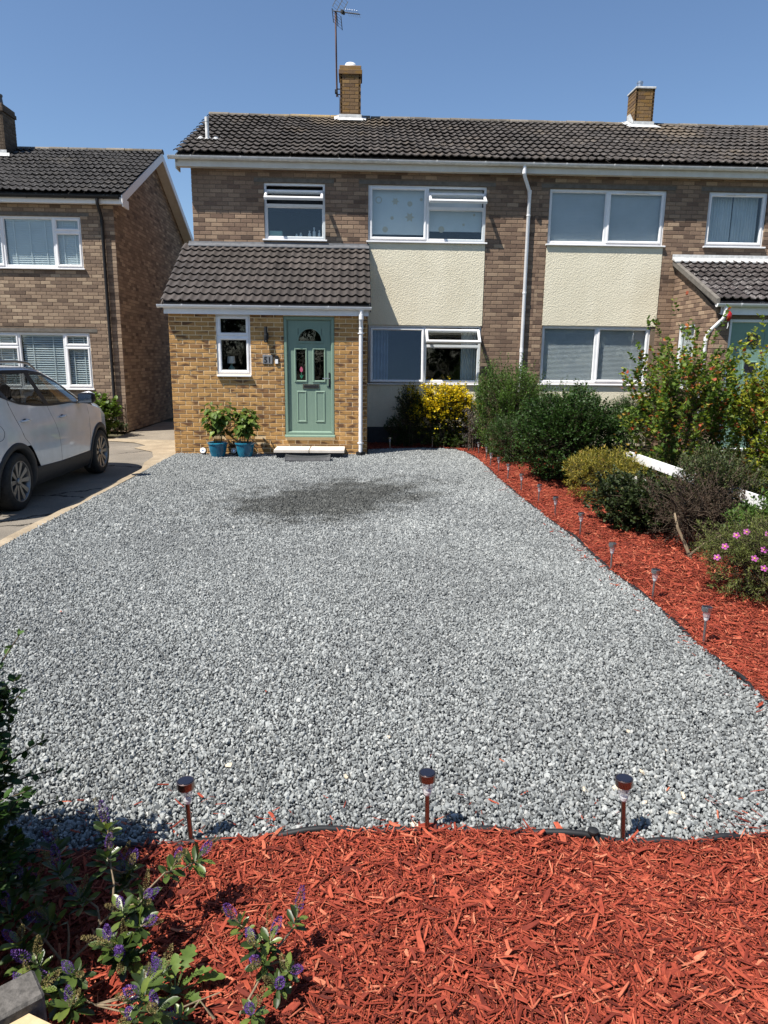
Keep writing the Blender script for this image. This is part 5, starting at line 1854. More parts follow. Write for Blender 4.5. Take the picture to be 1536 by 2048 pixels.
def gpt(y, k, off=0.0):
    b, t = beltz(y), topz(y)
    z = b + (t - 0.055 - b) * k
    if t - 0.055 < b:
        z = b
    return (skin(y, z) + off, y, z)


WINS = [('front_window', -1.62, -0.62), ('rear_window', -2.58, -1.74), ('quarter_window', -2.95, -2.68)]
for sgn in (1, -1):
    for nm, a, b in WINS:
        lean = 0.10
        cols = [[gpt(y + lean * (-k) * (1 if y < -1.0 else .2), k) for k in np.linspace(0.03, 0.95, 7)] for y in np.linspace(a, b, 18)]
        cpart(nm, [grid(cols, sgn)], 'glass_car')
    # black pillars and surround, just outside the glass line
    def strip(pairs, name, mat, w=.03):
        cols = []
        for (y, k, dy, dk) in pairs:
            p, q = gpt(y, k, .004), gpt(y + dy, k + dk, .004)
            cols.append([p, q])
        return cpart(name, [grid(cols, sgn), grid([c[::-1] for c in cols], sgn)], mat)
    strip([(-1.74 - .1 * k, k, .125, 0) for k in np.linspace(0, 1, 6)], 'pillar', 'gloss')
    strip([(-2.70 - .1 * k, k, .12, 0) for k in np.linspace(0, 1, 6)], 'pillar', 'gloss')
    strip([(y, -0.015, 0, .065) for y in np.linspace(-3.0, -0.5, 30)], 'window_trim', 'gloss')
    cols = []
    for y in np.linspace(-3.05, -0.20, 50):
        cols.append([gpt(y, .90, .003), gpt(y, 1.0, .003)])
    cpart('window_trim', [grid(cols, sgn), grid([c[::-1] for c in cols], sgn)], 'gloss')
    cols = []
    for y in np.linspace(-.95, -0.12, 20):
        cols.append([gpt(y, 0.0 if y > -.42 else .62, .005), gpt(y, 1.0, .005)])
    # roof rail
    rp = [(skin(y, topz(y) - .05) - .045, y, topz(y) + h) for y, h in ((-2.95, -.01), (-2.85, .035), (-2.4, .045), (-1.9, .045), (-1.55, .04), (-1.36, -.01))]
    mb = MB().tube([(sgn * x, y, z) for x, y, z in rp], [.012, .016, .017, .017, .016, .012], 8)
    add('roof_rail', mb, M_['alloy'], car, smooth=True)
    # A pillar body colour strip between door glass and windscreen
    cols = []
    for y in np.linspace(-1.38, -0.14, 26):
        t = topz(y)
        w_ = skin(y, t - .055)
        cols.append([(w_ + .004, y, t - .055), (w_ - .03, y, t - .022), (w_ - .075, y, t - .012)])
    cpart('pillar', [grid(cols, sgn)], 'paint')
# roof skin
cols = []
for y in np.linspace(-3.3, -1.33, 30):
    t = topz(y)
    w_ = skin(y, t - .055)
    row = [(w_ + .002, y, t - .056), (w_ - .03, y, t - .022), (w_ - .1, y, t - .010), (w_ * .5, y, t - .002), (0, y, t)]
    cols.append(row + [(-a, b, c) for a, b, c in row[-2::-1]])
cpart('roof_panel', [grid(cols)], 'paint')
cols = []
for y in np.linspace(-1.32, -0.16, 18):
    t = topz(y)
    w_ = skin(y, t - .055) - .07
    row = [(w_, y, t - .012), (w_ * .5, y, t - .003), (0, y, t)]
    cols.append(row + [(-a, b, c) for a, b, c in row[-2::-1]])
cpart('windscreen', [grid(cols)], 'glass_car')
cols = []
for y in np.linspace(-0.155, 0.855, 24):
    t, b = topz(y), beltz(y)
    w_ = skin(y, b)
    row = [(w_, y, b + .001), (w_ - .04, y, b + (t - b) * .5 + .01), (w_ * .72, y, t - .012), (w_ * .4, y, t - .002), (0, y, t)]
    cols.append(row + [(-a, b_, c) for a, b_, c in row[-2::-1]])
cpart('bonnet', [grid(cols)], 'paint')
# nose and tail closing panels
for y, nm in ((NOSE, 'front_bumper'), (TAIL, 'tailgate')):
    c = column(y)
    V = [(x, yy, z) for x, yy, z in c] + [(-x, yy, z) for x, yy, z in c] + [(0, y + (.05 if y > 0 else -.05), z) for x, yy, z in c]
    n = len(c)
    F = []
    for i in range(n - 1):
        F += [(i, i + 1, 2 * n + i + 1, 2 * n + i), (2 * n + i, 2 * n + i + 1, n + i + 1, n + i)]
    cpart(nm, [(V, F)], 'paint')
cols = [[(skin(y, .24) + .008, y, .2 + max(0, (y - .45) * .1)), (skin(y, .3) + .012, y, .30), (skin(y, .34) + .01, y, .37), (skin(y, .36), y, .385)] for y in np.linspace(.36, .858, 14)]
for sgn in (1, -1):
    cpart('bumper_trim', [grid(cols, sgn)], 'clad')
# floor pan, dark inner shell, seats, dash, wheel
mb = MB()
mb.box(-.80, .80, -2.2, -.42, .22, .30)
mb.box(-.55, .55, -3.3, .75, .25, .34)
mb.box(-.72, .72, -.55, -.30, .3, .98)
add('floor_pan', mb, M_['seat'], car)
inn = []
for sgn in (1, -1):
    cols = []
    for y in np.linspace(-2.2, -.4, 14):
        cols.append([(skin(y, z) - .035, y, z) for z in np.linspace(.25, beltz(y) - .01, 6)])
    inn += [grid(cols, sgn), grid([c[::-1] for c in cols], sgn)]
cpart('door_lining', inn, 'seat')
for sx in (.36, -.36):
    s_ = MB()
    s_.chamfer_box(sx - .24, sx + .24, -1.55, -1.05, .45, .62, .05)
    bk_ = MB().chamfer_box(-.23, .23, -.07, .07, 0, .62, .06)
    bk_.v = [(x + sx, -1.55 + y - z * .28, .55 + z * .95) for x, y, z in bk_.v]
    hr = MB().chamfer_box(-.13, .13, -.05, .05, 0, .2, .045)
    hr.v = [(x + sx, -1.77 + y - z * .2, 1.18 + z) for x, y, z in hr.v]
    seat_ = add('seat', s_, M_['seat'], car, auto=50)
    add('backrest', bk_, M_['seat'], seat_, auto=50)
    add('headrest', hr, M_['seat'], seat_, auto=50)
s_ = MB().chamfer_box(-.62, .62, -2.55, -2.4, .5, 1.1, .06)
add('rear_bench', s_, M_['seat'], car, auto=50)
mb = MB().chamfer_box(-.7, .7, -.72, -.28, .75, 1.03, .06)
add('dashboard', mb, M_['seat'], car, auto=50)
sw_ = MB()
ring = [(.36 + .18 * math.cos(a), -.86 - .07 * math.sin(a), .98 + .165 * math.sin(a)) for a in np.linspace(0, 2 * math.pi, 20)]
sw_.tube(ring, .015, 6)
add('steering_wheel', sw_, M_['seat'], car, smooth=True)
# mirrors
for sgn in (1, -1):
    mb = MB()
    V, F = [], []
    secs = [(-.10, .6), (-.07, .95), (0.0, 1.0), (.07, .75), (.10, .3)]
    n = 12
    for dy, s in secs:
        for k in range(n):
            a = 2 * math.pi * k / n
            ex = abs(math.cos(a)) ** .6 * (1 if math.cos(a) > 0 else -1)
            ez = abs(math.sin(a)) ** .6 * (1 if math.sin(a) > 0 else -1)
            V.append((sgn * (.995 + .115 * s * ex), -.70 + dy, 1.155 + .075 * s * ez))
    for i in range(len(secs) - 1):
        for k in range(n):
            F.append((i * n + k, i * n + (k + 1) % n, (i + 1) * n + (k + 1) % n, (i + 1) * n + k))
    F.append(tuple(range(n)))
    F.append(tuple(range(4 * n, 5 * n)))
    mb.add(V, F)
    mr = add('wing_mirror', mb, M_['gloss'], car, smooth=True)
    g_ = MB()
    g_.add([(sgn * .905, -.803, 1.095), (sgn * 1.085, -.803, 1.10), (sgn * 1.085, -.803, 1.205), (sgn * .915, -.803, 1.215)], [(0, 1, 2, 3)])
    add('mirror_glass', g_, M_['chrome'], mr)
    add('mirror_cap', MB().tube([(sgn * .9, -.66, 1.21), (sgn * 1.0, -.64, 1.225), (sgn * 1.08, -.66, 1.20)], [.012, .022, .012], 8), M_['paint'], mr, smooth=True)
    add('mirror_arm', MB().tube([(sgn * .82, -.68, 1.09), (sgn * .95, -.69, 1.12)], .022, 8), M_['gloss'], mr)
# filler cap ring
fx = skin(-2.93, .93)
add('filler_cap', MB().tube([(skin(-2.93 + .09 * math.cos(a), .9 + .085 * math.sin(a)) + .001, -2.93 + .09 * math.cos(a), .9 + .085 * math.sin(a)) for a in np.linspace(0, 2 * math.pi, 28)], .0025, 4), M_['clad'], car)
# wheels
for sgn in (1, -1):
    for a in AX.values():
        c = (0, a, .325)
        X0 = sgn * .70
        def fl(mb):
            mb.v = [(X0 + sgn * x, y, z) for x, y, z in mb.v]
            if sgn < 0:
                mb.f = [q[::-1] for q in mb.f]
            return mb
        ty = MB().lathe([(.235, 0.0), (.30, -.01), (.322, .02), (.328, .06), (.328, .14), (.32, .175), (.295, .195), (.25, .20), (.232, .19), (.228, .10)], c, 40, 'x')
        whl = add('wheel', fl(ty), M_['tyre'], car, auto=40)
        rim = MB()
        prof_ = [(.234, .192), (.228, .198), (.220, .19), (.212, .12), (.21, .03)]
        V, F = [], []
        n = 40
        for r, h in prof_:
            for k in range(n):
                an = 2 * math.pi * k / n
                V.append((c[0] + h, c[1] + r * math.cos(an), c[2] + r * math.sin(an)))
        for i in range(len(prof_) - 1):
            for k in range(n):
                F.append((i * n + k, i * n + (k + 1) % n, (i + 1) * n + (k + 1) % n, (i + 1) * n + k))
        rim.add(V, F)
        add('rim', fl(rim), M_['alloy'], whl, smooth=True)
        add('brake_disc', fl(MB().lathe([(.205, .04), (.205, .06), (.03, .06)], c, 24, 'x')), M_['gloss'], whl)
        add('hub', fl(MB().lathe([(.045, .12), (.045, .175), (.035, .185), (.01, .187)], c, 20, 'x')), M_['alloy'], whl, auto=40)
        for k in range(10):
            an = 2 * math.pi * (k // 2) / 5 + (.22 if k % 2 else -.22) + .3
            an2 = 2 * math.pi * (k // 2) / 5 + (.30 if k % 2 else -.30) + .3
            d = Vector((0, math.cos(an), math.sin(an)))
            e = Vector((0, math.cos(an2), math.sin(an2)))
            tn = Vector((0, -math.sin(an), math.cos(an)))
            p0, p1 = Vector(c) + d * .035, Vector(c) + e * .222
            mb = MB()
            mb.add([p0 - tn * .014 + Vector((.165, 0, 0)), p0 + tn * .014 + Vector((.165, 0, 0)), p1 + tn * .030 + Vector((.186, 0, 0)), p1 - tn * .030 + Vector((.186, 0, 0)),
                    p0 - tn * .016 + Vector((.12, 0, 0)), p0 + tn * .016 + Vector((.12, 0, 0)), p1 + tn * .034 + Vector((.15, 0, 0)), p1 - tn * .034 + Vector((.15, 0, 0))],
                   [(0, 1, 2, 3), (0, 4, 5, 1), (1, 5, 6, 2), (2, 6, 7, 3), (3, 7, 4, 0)])
            add('spoke', fl(mb), M_['alloy'], whl)
car.location = (-4.70, -2.0, -0.012)
car.rotation_euler.z = math.radians(0.4)

# ------------------------------------------------------------------ plants
def rot_to(d, roll):
    """matrix whose local +y runs along d"""
    d = d / (np.linalg.norm(d) + 1e-9)
    a = np.array([0, 0, 1.0]) if abs(d[2]) < 0.95 else np.array([1.0, 0, 0])
    x = np.cross(d, a)
    x /= np.linalg.norm(x)
    z = np.cross(x, d)
    c, s = math.cos(roll), math.sin(roll)
    return np.stack([c * x + s * z, d, -s * x + c * z], 1)


def leaf_shape(kind):
    """local leaf: +y along the midrib, unit length"""
    if kind == 'small':
        V = [(0, 0, 0), (0.26, 0.45, 0.05), (0, 1, -0.06), (-0.26, 0.45, 0.05), (0, 0.5, -0.02)]
        F = [(0, 1, 4), (1, 2, 4), (2, 3, 4), (3, 0, 4)]
    elif kind == 'narrow':
        V = [(0, 0, 0), (0.11, 0.4, 0.03), (0, 1, -0.12), (-0.11, 0.4, 0.03)]
        F = [(0, 1, 2), (0, 2, 3)]
    elif kind == 'round':
        V = [(0, 0, 0), (0.34, 0.3, 0.05), (0.36, 0.62, 0.05), (0, 0.95, -0.04), (-0.36, 0.62, 0.05), (-0.34, 0.3, 0.05), (0, .5, -.03)]
        F = [(0, 1, 6), (1, 2, 6), (2, 3, 6), (3, 4, 6), (4, 5, 6), (5, 0, 6)]
    elif kind == 'lobed':
        V = [(0, 0, 0), (0.22, 0.12, .03), (0.46, 0.30, .06), (0.30, 0.45, .03), (0.40, 0.70, .05), (0.16, 0.72, .02), (0, 1, -.05), (-0.16, 0.72, .02), (-0.40, 0.70, .05), (-0.30, 0.45, .03), (-0.46, 0.30, .06), (-0.22, 0.12, .03), (0, .45, -.03)]
        F = [(i, i + 1, 12) for i in range(11)] + [(11, 0, 12)]
    elif kind == 'heart':
        V = [(0, 0, 0), (0.30, -0.06, .05), (0.46, 0.22, .07), (0.36, 0.55, .04), (0, 1, -.16), (-0.36, 0.55, .04), (-0.46, 0.22, .07), (-0.30, -0.06, .05), (0, .35, -.04), (0, .7, -.07)]
        F = [(0, 1, 8), (1, 2, 8), (2, 3, 8), (3, 9, 8), (3, 4, 9), (4, 5, 9), (5, 8, 9), (5, 6, 8), (6, 7, 8), (7, 0, 8)]
    elif kind == 'spoon':
        V, F = [], []
        pr = [(0, .03), (.15, .07), (.35, .15), (.55, .195), (.75, .185), (.9, .11), (1, .0)]
        for y, w_ in pr:
            zc = -0.10 * y * y
            V += [(-w_, y, zc + w_ * .35), (0, y, zc - .01), (w_, y, zc + w_ * .35)]
        for i in range(len(pr) - 1):
            b = i * 3
            F += [(b, b + 1, b + 4, b + 3), (b + 1, b + 2, b + 5, b + 4)]
        return np.array(V), F
    elif kind == 'oak':
        V, F = [], []
        pr = [(0, .03), (.12, .10), (.2, .28), (.28, .14), (.42, .34), (.5, .18), (.66, .36), (.74, .2), (.88, .2), (1, .01)]
        for y, w_ in pr:
            zc = .06 * math.sin(y * 5) - .1 * y * y
            V += [(-w_, y, zc + w_ * .3), (0, y, zc - .01), (w_, y, zc + w_ * .3)]
        for i in range(len(pr) - 1):
            b = i * 3
            F += [(b, b + 1, b + 4, b + 3), (b + 1, b + 2, b + 5, b + 4)]
        return np.array(V), F
    return np.array(V, float), F


def mesh_fast(name, V, F, T, mat):
    me = bpy.data.meshes.new(name)
    V = np.asarray(V, dtype=np.float32)
    F = np.asarray(F, dtype=np.int32)
    me.vertices.add(len(V))
    me.vertices.foreach_set('co', V.ravel())
    me.loops.add(F.size)
    me.loops.foreach_set('vertex_index', F.ravel())
    me.polygons.add(len(F))
    me.polygons.foreach_set('loop_start', np.arange(0, F.size, F.shape[1], dtype=np.int32))
    a = me.attributes.new('tint', 'FLOAT', 'POINT')
    a.data.foreach_set('value', np.asarray(T, dtype=np.float32))
    me.materials.append(mat)
    me.update(calc_edges=True)
    return me


def nrm(a):
    return a / (np.linalg.norm(a, axis=-1, keepdims=True) + 1e-9)


def rot_many(d, roll):
    d = nrm(d)
    a = np.where(np.abs(d[:, 2:3]) < .95, np.array([[0, 0, 1.0]]), np.array([[1.0, 0, 0]]))
    x = nrm(np.cross(d, a))
    z = np.cross(x, d)
    c, s = np.cos(roll)[:, None], np.sin(roll)[:, None]
    return np.stack([c * x + s * z, d, -s * x + c * z], 2)


def twigs_mesh(name, A, B, r0, r1, mat):
    """three sided tapered twigs from A to B with a slight bow"""
    n = len(A)
    d = nrm(B - A)
    a = np.where(np.abs(d[:, 2:3]) < .95, np.array([[0, 0, 1.0]]), np.array([[1.0, 0, 0]]))
    x = nrm(np.cross(d, a))
    z = np.cross(x, d)
    r0 = np.broadcast_to(r0, n)[:, None]
    r1 = np.broadcast_to(r1, n)[:, None]
    V = []
    for C, r in ((A, r0), (B, r1)):
        for k in range(3):
            an = 2 * math.pi * k / 3
            V.append(C + (x * math.cos(an) + z * math.sin(an)) * r)
    V = np.stack(V, 1).reshape(-1, 3)
    base = np.arange(n)[:, None, None] * 6
    F = (base + np.array([[0, 1, 4, 3], [1, 2, 5, 4], [2, 0, 3, 5]])[None]).reshape(-1, 4)
    return mesh_fast(name, V, F, np.full(len(V), .5), mat)


def shrub(name, label, cat, base, rad, height, mat, twigs=260, per=14, size=(0.02, 0.04), kind='small', lift=0.0, spread=1.0, group=None, top_bias=0.3, twig_r=0.002, stem_mat='bark', tone=None, droop=0.0, spire=0.0, seed=0, base_r=0.08, core=0.4, single_stems=7, lump=0.13, flop=0.5, tlen=(.10, .20)):
    rng = np.random.default_rng(seed + 100)
    B0 = np.array(base, float)
    root = empty(name, base, label, cat, group)
    LV, LF = leaf_shape(kind)
    ph = rng.uniform(0, 6.28, 6)
    n = twigs
    u = rng.uniform(-1, 1, n)
    u = np.where(rng.random(n) < top_bias, np.abs(u), u)
    a = rng.uniform(0, 2 * math.pi, n)
    sq = np.sqrt(1 - u * u)
    D = np.stack([sq * np.cos(a), sq * np.sin(a), u], 1)
    lm = 1 + lump * (np.sin(3 * a + ph[0]) * np.cos(2.5 * u + ph[1]) + .7 * np.sin(5 * a + ph[2] + 3 * u) + .5 * np.sin(9 * a + ph[3]) * np.cos(7 * u + ph[4])) + rng.normal(0, .05, n)
    dep = np.where(rng.random(n) < core, rng.uniform(.35, .85, n), 1 - .15 * rng.random(n) ** 2)
    cz, hz = height * (.5 + lift / 2), height * (.5 - lift / 2)
    # blunt the ellipsoid so that flanks run down to the ground
    e = np.sign(D[:, 2:3]) * np.abs(D[:, 2:3]) ** .85
    tip = B0 + np.concatenate([D[:, :2] * np.array(rad[:2]), cz + hz * e], 1) * np.stack([lm * dep, lm * dep, np.where(u > 0, lm * dep, dep)], 1) * np.array([1, 1, 1]) if lift == 99 else B0 + np.stack([D[:, 0] * rad[0] * lm * dep, D[:, 1] * rad[1] * lm * dep, cz + hz * e[:, 0] * np.where(u > 0, lm, 1) * dep], 1)
    if spire:
        sp_ = rng.random(n) < .3
        tip[:, 2] += np.where(sp_ & (u > .1), spire * rng.random(n), 0)
    tip[:, 2] = np.maximum(tip[:, 2], B0[2] + .03 + .05 * rng.random(n))
    dirv = nrm(D * np.array([1, 1, .8]) + np.array([0, 0, flop]) + rng.normal(0, .3, (n, 3)))
    L = rng.uniform(*tlen, n) * max(.45, min(1.4, height))
    start = tip - dirv * L[:, None]
    start[:, 2] = np.maximum(start[:, 2], B0[2] + .01)
    m = per
    f = ((np.arange(m)[None] + rng.random((n, m))) / m)
    P = start[:, None] + (tip - start)[:, None] * f[..., None] + rng.normal(0, size[0] * .3, (n, m, 3))
    ang = np.arange(m)[None] * 2.4 + rng.uniform(-.5, .5, (n, m))
    x = nrm(np.cross(dirv, np.array([0, 0, 1.0])))
    z = np.cross(x, dirv)
    sd_ = x[:, None] * np.cos(ang)[..., None] + z[:, None] * np.sin(ang)[..., None]
    ld_ = sd_ * spread + dirv[:, None] * (.55 + .5 * f)[..., None] + np.array([0, 0, .15 - droop]) + rng.normal(0, .18, (n, m, 3))
    N_ = n * m
    P = P.reshape(-1, 3)
    R = rot_many(ld_.reshape(-1, 3), rng.uniform(-.5, .5, N_))
    s = rng.uniform(*size, N_) * np.where(f.ravel() > .9, .8, 1.0)
    V = np.einsum('nij,kj->nki', R, LV) * s[:, None, None] + P[:, None]
    clump = np.repeat(rng.normal(0, .13, n), m)
    if tone is not None:
        T = tone(P, f.ravel(), rng) + clump * .5
    else:
        T = .45 + clump + rng.normal(0, .13, N_) + np.where(f.ravel() > .85, .1, 0)
    T = np.clip(T, .01, .99)
    k = len(LV)
    F = (np.arange(N_)[:, None, None] * k + np.array(LF)[None]).reshape(-1, len(LF[0]))
    o = put('foliage', mesh_fast('foliage', V.reshape(-1, 3) - B0, F, np.repeat(T, k), M_[mat]), root, base)
    # main stems and twigs in one branching frame
    A, Bq, r0, r1 = [start], [tip], [np.full(n, twig_r)], [np.full(n, twig_r * .5)]
    sa = np.arange(single_stems) * 2.4 + rng.uniform(-.3, .3, single_stems)
    p0 = B0 + np.stack([base_r * np.cos(sa), base_r * np.sin(sa), np.full(single_stems, -.02)], 1)
    p1 = B0 + np.stack([rad[0] * .3 * np.cos(sa), rad[1] * .3 * np.sin(sa), height * rng.uniform(.3, .45, single_stems)], 1)
    p2 = B0 + np.stack([rad[0] * .5 * np.cos(sa), rad[1] * .5 * np.sin(sa), height * rng.uniform(.55, .8, single_stems)], 1)
    for q0, q1, w0, w1 in ((p0, p1, 4.5, 3.2), (p1, p2, 3.2, 1.8)):
        A.append(q0), Bq.append(q1), r0.append(np.full(single_stems, twig_r * w0)), r1.append(np.full(single_stems, twig_r * w1))
    j = rng.integers(0, single_stems, n)
    sel = rng.random(n) < .35
    fr_ = rng.random(n)[:, None]
    A.append((p1[j] + (p2[j] - p1[j]) * fr_)[sel]), Bq.append(start[sel])
    c = int(sel.sum())
    r0.append(np.full(c, twig_r * 1.6)), r1.append(np.full(c, twig_r))
    me = twigs_mesh('stems', np.concatenate(A) - B0, np.concatenate(Bq) - B0, np.concatenate(r0), np.concatenate(r1), M_[stem_mat])
    put('stems', me, root, base)
    return root


M_['lf_dark'] = leaf_mat('dark_green_leaf', [(0, (0.012, 0.029, 0.007)), (0.5, (0.030, 0.068, 0.014)), (0.8, (0.055, 0.111, 0.025)), (1, (0.100, 0.169, 0.043))], 0.4, 0.22)
M_['lf_mid'] = leaf_mat('mid_green_leaf', [(0, (0.023, 0.049, 0.010)), (0.5, (0.058, 0.112, 0.022)), (0.85, (0.105, 0.182, 0.036)), (1, (0.168, 0.243, 0.056))], 0.45, 0.3)
M_['lf_gold'] = leaf_mat('golden_variegated_leaf', [(0, (0.011, 0.022, 0.006)), (0.35, (0.032, 0.054, 0.012)), (0.52, (0.172, 0.190, 0.020)), (0.7, (0.529, 0.403, 0.012)), (1, (0.759, 0.560, 0.030))], 0.4, 0.3)
M_['lf_olive'] = leaf_mat('yellow_olive_leaf', [(0, (0.041, 0.047, 0.010)), (0.4, (0.135, 0.135, 0.025)), (0.7, (0.284, 0.243, 0.040)), (1, (0.432, 0.284, 0.060))], 0.5, 0.3)
M_['lf_currant'] = leaf_mat('currant_leaf', [(0, (0.024, 0.045, 0.011)), (0.4, (0.066, 0.119, 0.023)), (0.68, (0.143, 0.213, 0.041)), (0.8, (0.297, 0.300, 0.045)), (0.9, (0.374, 0.150, 0.045)), (1, (0.418, 0.075, 0.045))], 0.5, 0.35)
M_['lf_currant_y'] = leaf_mat('yellowing_currant_leaf', [(0, (0.040, 0.063, 0.012)), (0.4, (0.130, 0.179, 0.028)), (0.65, (0.300, 0.336, 0.048)), (0.82, (0.460, 0.420, 0.056)), (0.92, (0.420, 0.189, 0.056)), (1, (0.420, 0.074, 0.048))], 0.5, 0.35)
M_['lf_brown'] = leaf_mat('brown_dry_leaf', [(0, (0.016, 0.011, 0.007)), (0.5, (0.040, 0.026, 0.018)), (1, (0.088, 0.056, 0.038))], 0.7, 0.15)
M_['lf_bronze'] = leaf_mat('dull_dark_leaf', [(0, (0.014, 0.020, 0.009)), (0.5, (0.032, 0.048, 0.016)), (0.8, (0.060, 0.084, 0.027)), (1, (0.100, 0.090, 0.043))], 0.45, 0.2)
M_['lf_grey'] = leaf_mat('grey_purple_leaf', [(0, (0.05, 0.045, 0.05)), (0.5, (0.11, 0.10, 0.11)), (1, (0.19, 0.17, 0.18))], 0.7, 0.2)
M_['lf_cistus'] = leaf_mat('grey_green_leaf', [(0, (0.035, 0.051, 0.013)), (0.5, (0.105, 0.131, 0.035)), (1, (0.238, 0.246, 0.077))], 0.6, 0.25)
M_['lf_pot'] = leaf_mat('potted_plant_leaf', [(0, (0.034, 0.062, 0.013)), (0.5, (0.092, 0.148, 0.028)), (1, (0.216, 0.281, 0.060))], 0.42, 0.3)
M_['lf_hebe'] = leaf_mat('glossy_hebe_leaf', [(0, (0.015, 0.030, 0.008)), (0.5, (0.044, 0.075, 0.017)), (0.85, (0.099, 0.149, 0.030)), (1, (0.187, 0.230, 0.050))], 0.28, 0.25, 0.6)
M_['petal_purple'] = leaf_mat('purple_petal', [(0, (0.038, 0.014, 0.120)), (0.5, (0.098, 0.039, 0.247)), (1, (0.270, 0.149, 0.390))], 0.6, 0.3)
M_['petal_pink'] = leaf_mat('pink_petal', [(0, (0.315, 0.054, 0.270)), (0.6, (0.420, 0.090, 0.360)), (1, (0.510, 0.180, 0.413))], 0.6, 0.3)
M_['petal_red'] = leaf_mat('red_petal', [(0, (0.4, 0.02, 0.03)), (1, (0.6, 0.06, 0.06))], 0.6, 0.3)
M_['seed'] = leaf_mat('seed_husk', [(0, (0.07, 0.055, 0.02)), (0.5, (0.16, 0.13, 0.05)), (1, (0.28, 0.23, 0.1))], 0.7, 0.2)
M_['flower_eye'] = noisy('yellow_flower_eye', (0.5, 0.33, 0.03), (0.65, 0.45, 0.06), 40, 0.7)


def gold_tone(p, f, rng):
    n = len(p)
    t = 0.26 + rng.normal(0, .1, n)
    out = (p[:, 2] - 0.35) / 0.8 + np.where(p[:, 1] < 1.15, .25, -.05) + rng.normal(0, .22, n)
    return np.where((out > .56) & (f > .2), rng.uniform(.55, 1, n), t)


def tn(mean, sd=.14, odd=0.0, add_=.4):
    return lambda p, f, rng: mean + rng.normal(0, sd, len(p)) + np.where(rng.random(len(p)) < odd, add_, 0)


shrub('green_shrub', 'dark green shrub in porch shade at the left of the yellow shrub', 'shrub', (1.0, 1.18, 0), (0.34, 0.34, 0), 1.24, 'lf_gold', 420, 13, (.03, .05), 'small', seed=1, tone=lambda p, f, rng: .24 + rng.normal(0, .08, len(p)) + np.where((p[:, 2] > 1.0) & (rng.random(len(p)) < .4), .28, 0))
shrub('green_shrub', 'small dark sprig at the foot of the rendered wall beside the porch', 'shrub', (0.72, 1.25, 0), (0.20, 0.2, 0), 0.64, 'lf_dark', 110, 11, (.028, .045), 'small', seed=2, core=.2)
shrub('golden_shrub', 'bright yellow variegated shrub under the living room window', 'shrub', (1.70, 1.18, 0), (0.76, 0.38, 0), 1.24, 'lf_gold', 1150, 13, (.032, .055), 'round', seed=3, tone=gold_tone, top_bias=.5)
shrub('leafy_shrub', 'tall loose green shrub beside the yellow one at the brick pier', 'shrub', (2.76, 0.0, 0), (0.72, 0.78, 0), 1.58, 'lf_mid', 1800, 13, (.028, .052), 'small', seed=4, top_bias=.4, flop=1.0, lump=.15, spire=.22)
shrub('lavender', 'grey purple sprays drooping between the yellow and green shrubs', 'shrub', (2.16, 0.55, 0), (0.22, 0.26, 0), 0.98, 'lf_grey', 60, 16, (.03, .055), 'narrow', seed=5, droop=.25, top_bias=.4, core=.1)
shrub('leafy_shrub', 'low feathery green plant at the mulch edge below the yellow shrub', 'shrub', (1.98, 1.0, 0), (0.34, 0.16, 0), 0.30, 'lf_mid', 90, 14, (.022, .04), 'narrow', seed=6, single_stems=4)
shrub('willowy_shrub', 'thin willowy stems rising against the living room window frame', 'shrub', (2.62, 1.15, 0), (0.40, 0.28, 0), 1.66, 'lf_mid', 110, 14, (.035, .065), 'narrow', seed=7, spire=.35, lift=.3, flop=2.0, tlen=(.2, .35))
shrub('evergreen_shrub', 'big dark evergreen shrub at the middle of the side bed', 'shrub', (3.02, -2.65, 0), (0.80, 0.88, 0), 1.30, 'lf_dark', 2500, 13, (.026, .046), 'round', seed=8, top_bias=.3, lump=.12, spire=.06, tone=tn(.40, .16))
shrub('evergreen_shrub', 'dark green shrub with long leaves in front of the loose green shrub', 'shrub', (2.56, -0.95, 0), (0.40, 0.5, 0), 0.86, 'lf_dark', 520, 13, (.035, .06), 'narrow', seed=9)
shrub('pale_flowered_shrub', 'yellow green shrub with pale flower tips under the neighbour window', 'shrub', (3.85, -0.05, 0), (0.52, 0.5, 0), 1.34, 'lf_mid', 720, 13, (.026, .045), 'small', seed=10, top_bias=.5, tone=tn(.62, .15))
shrub('clipped_bush', 'rounded clipped dark bush against the neighbour render', 'bush', (5.35, 0.95, 0), (0.60, 0.5, 0), 1.10, 'lf_dark', 1700, 13, (.02, .034), 'small', seed=11, lump=.04, flop=.2)
shrub('currant_bush', 'tall currant bush with reddening leaves before the neighbour porch', 'bush', (4.12, -3.75, 0), (0.66, 0.6, 0), 1.78, 'lf_currant', 900, 11, (.038, .066), 'lobed', seed=12, lift=.05, spire=.6, top_bias=.35, flop=1.6, lump=.22, core=.25, tone=tn(.56, .15, .09, .36))
shrub('currant_bush', 'yellowing currant bush at the picture edge before the green door', 'bush', (5.15, -3.85, 0), (0.6, 0.55, 0), 1.62, 'lf_currant_y', 640, 11, (.038, .064), 'lobed', seed=13, lift=.1, spire=.6, top_bias=.4, flop=1.4, lump=.17, tone=tn(.52, .17, .09, .4))
shrub('gold_leaved_shrub', 'low yellow olive leaved shrub by the end of the white rail', 'shrub', (3.02, -4.15, 0), (0.48, 0.52, 0), 0.66, 'lf_olive', 700, 13, (.034, .06), 'narrow', seed=14, top_bias=.5, tone=tn(.55, .18))
shrub('evergreen_shrub', 'dark glossy shrub with purple tips in front of the white rails', 'shrub', (2.95, -5.55, 0), (0.50, 0.48, 0), 0.52, 'lf_bronze', 1000, 14, (.024, .042), 'round', seed=15, lump=.26, spire=.14)
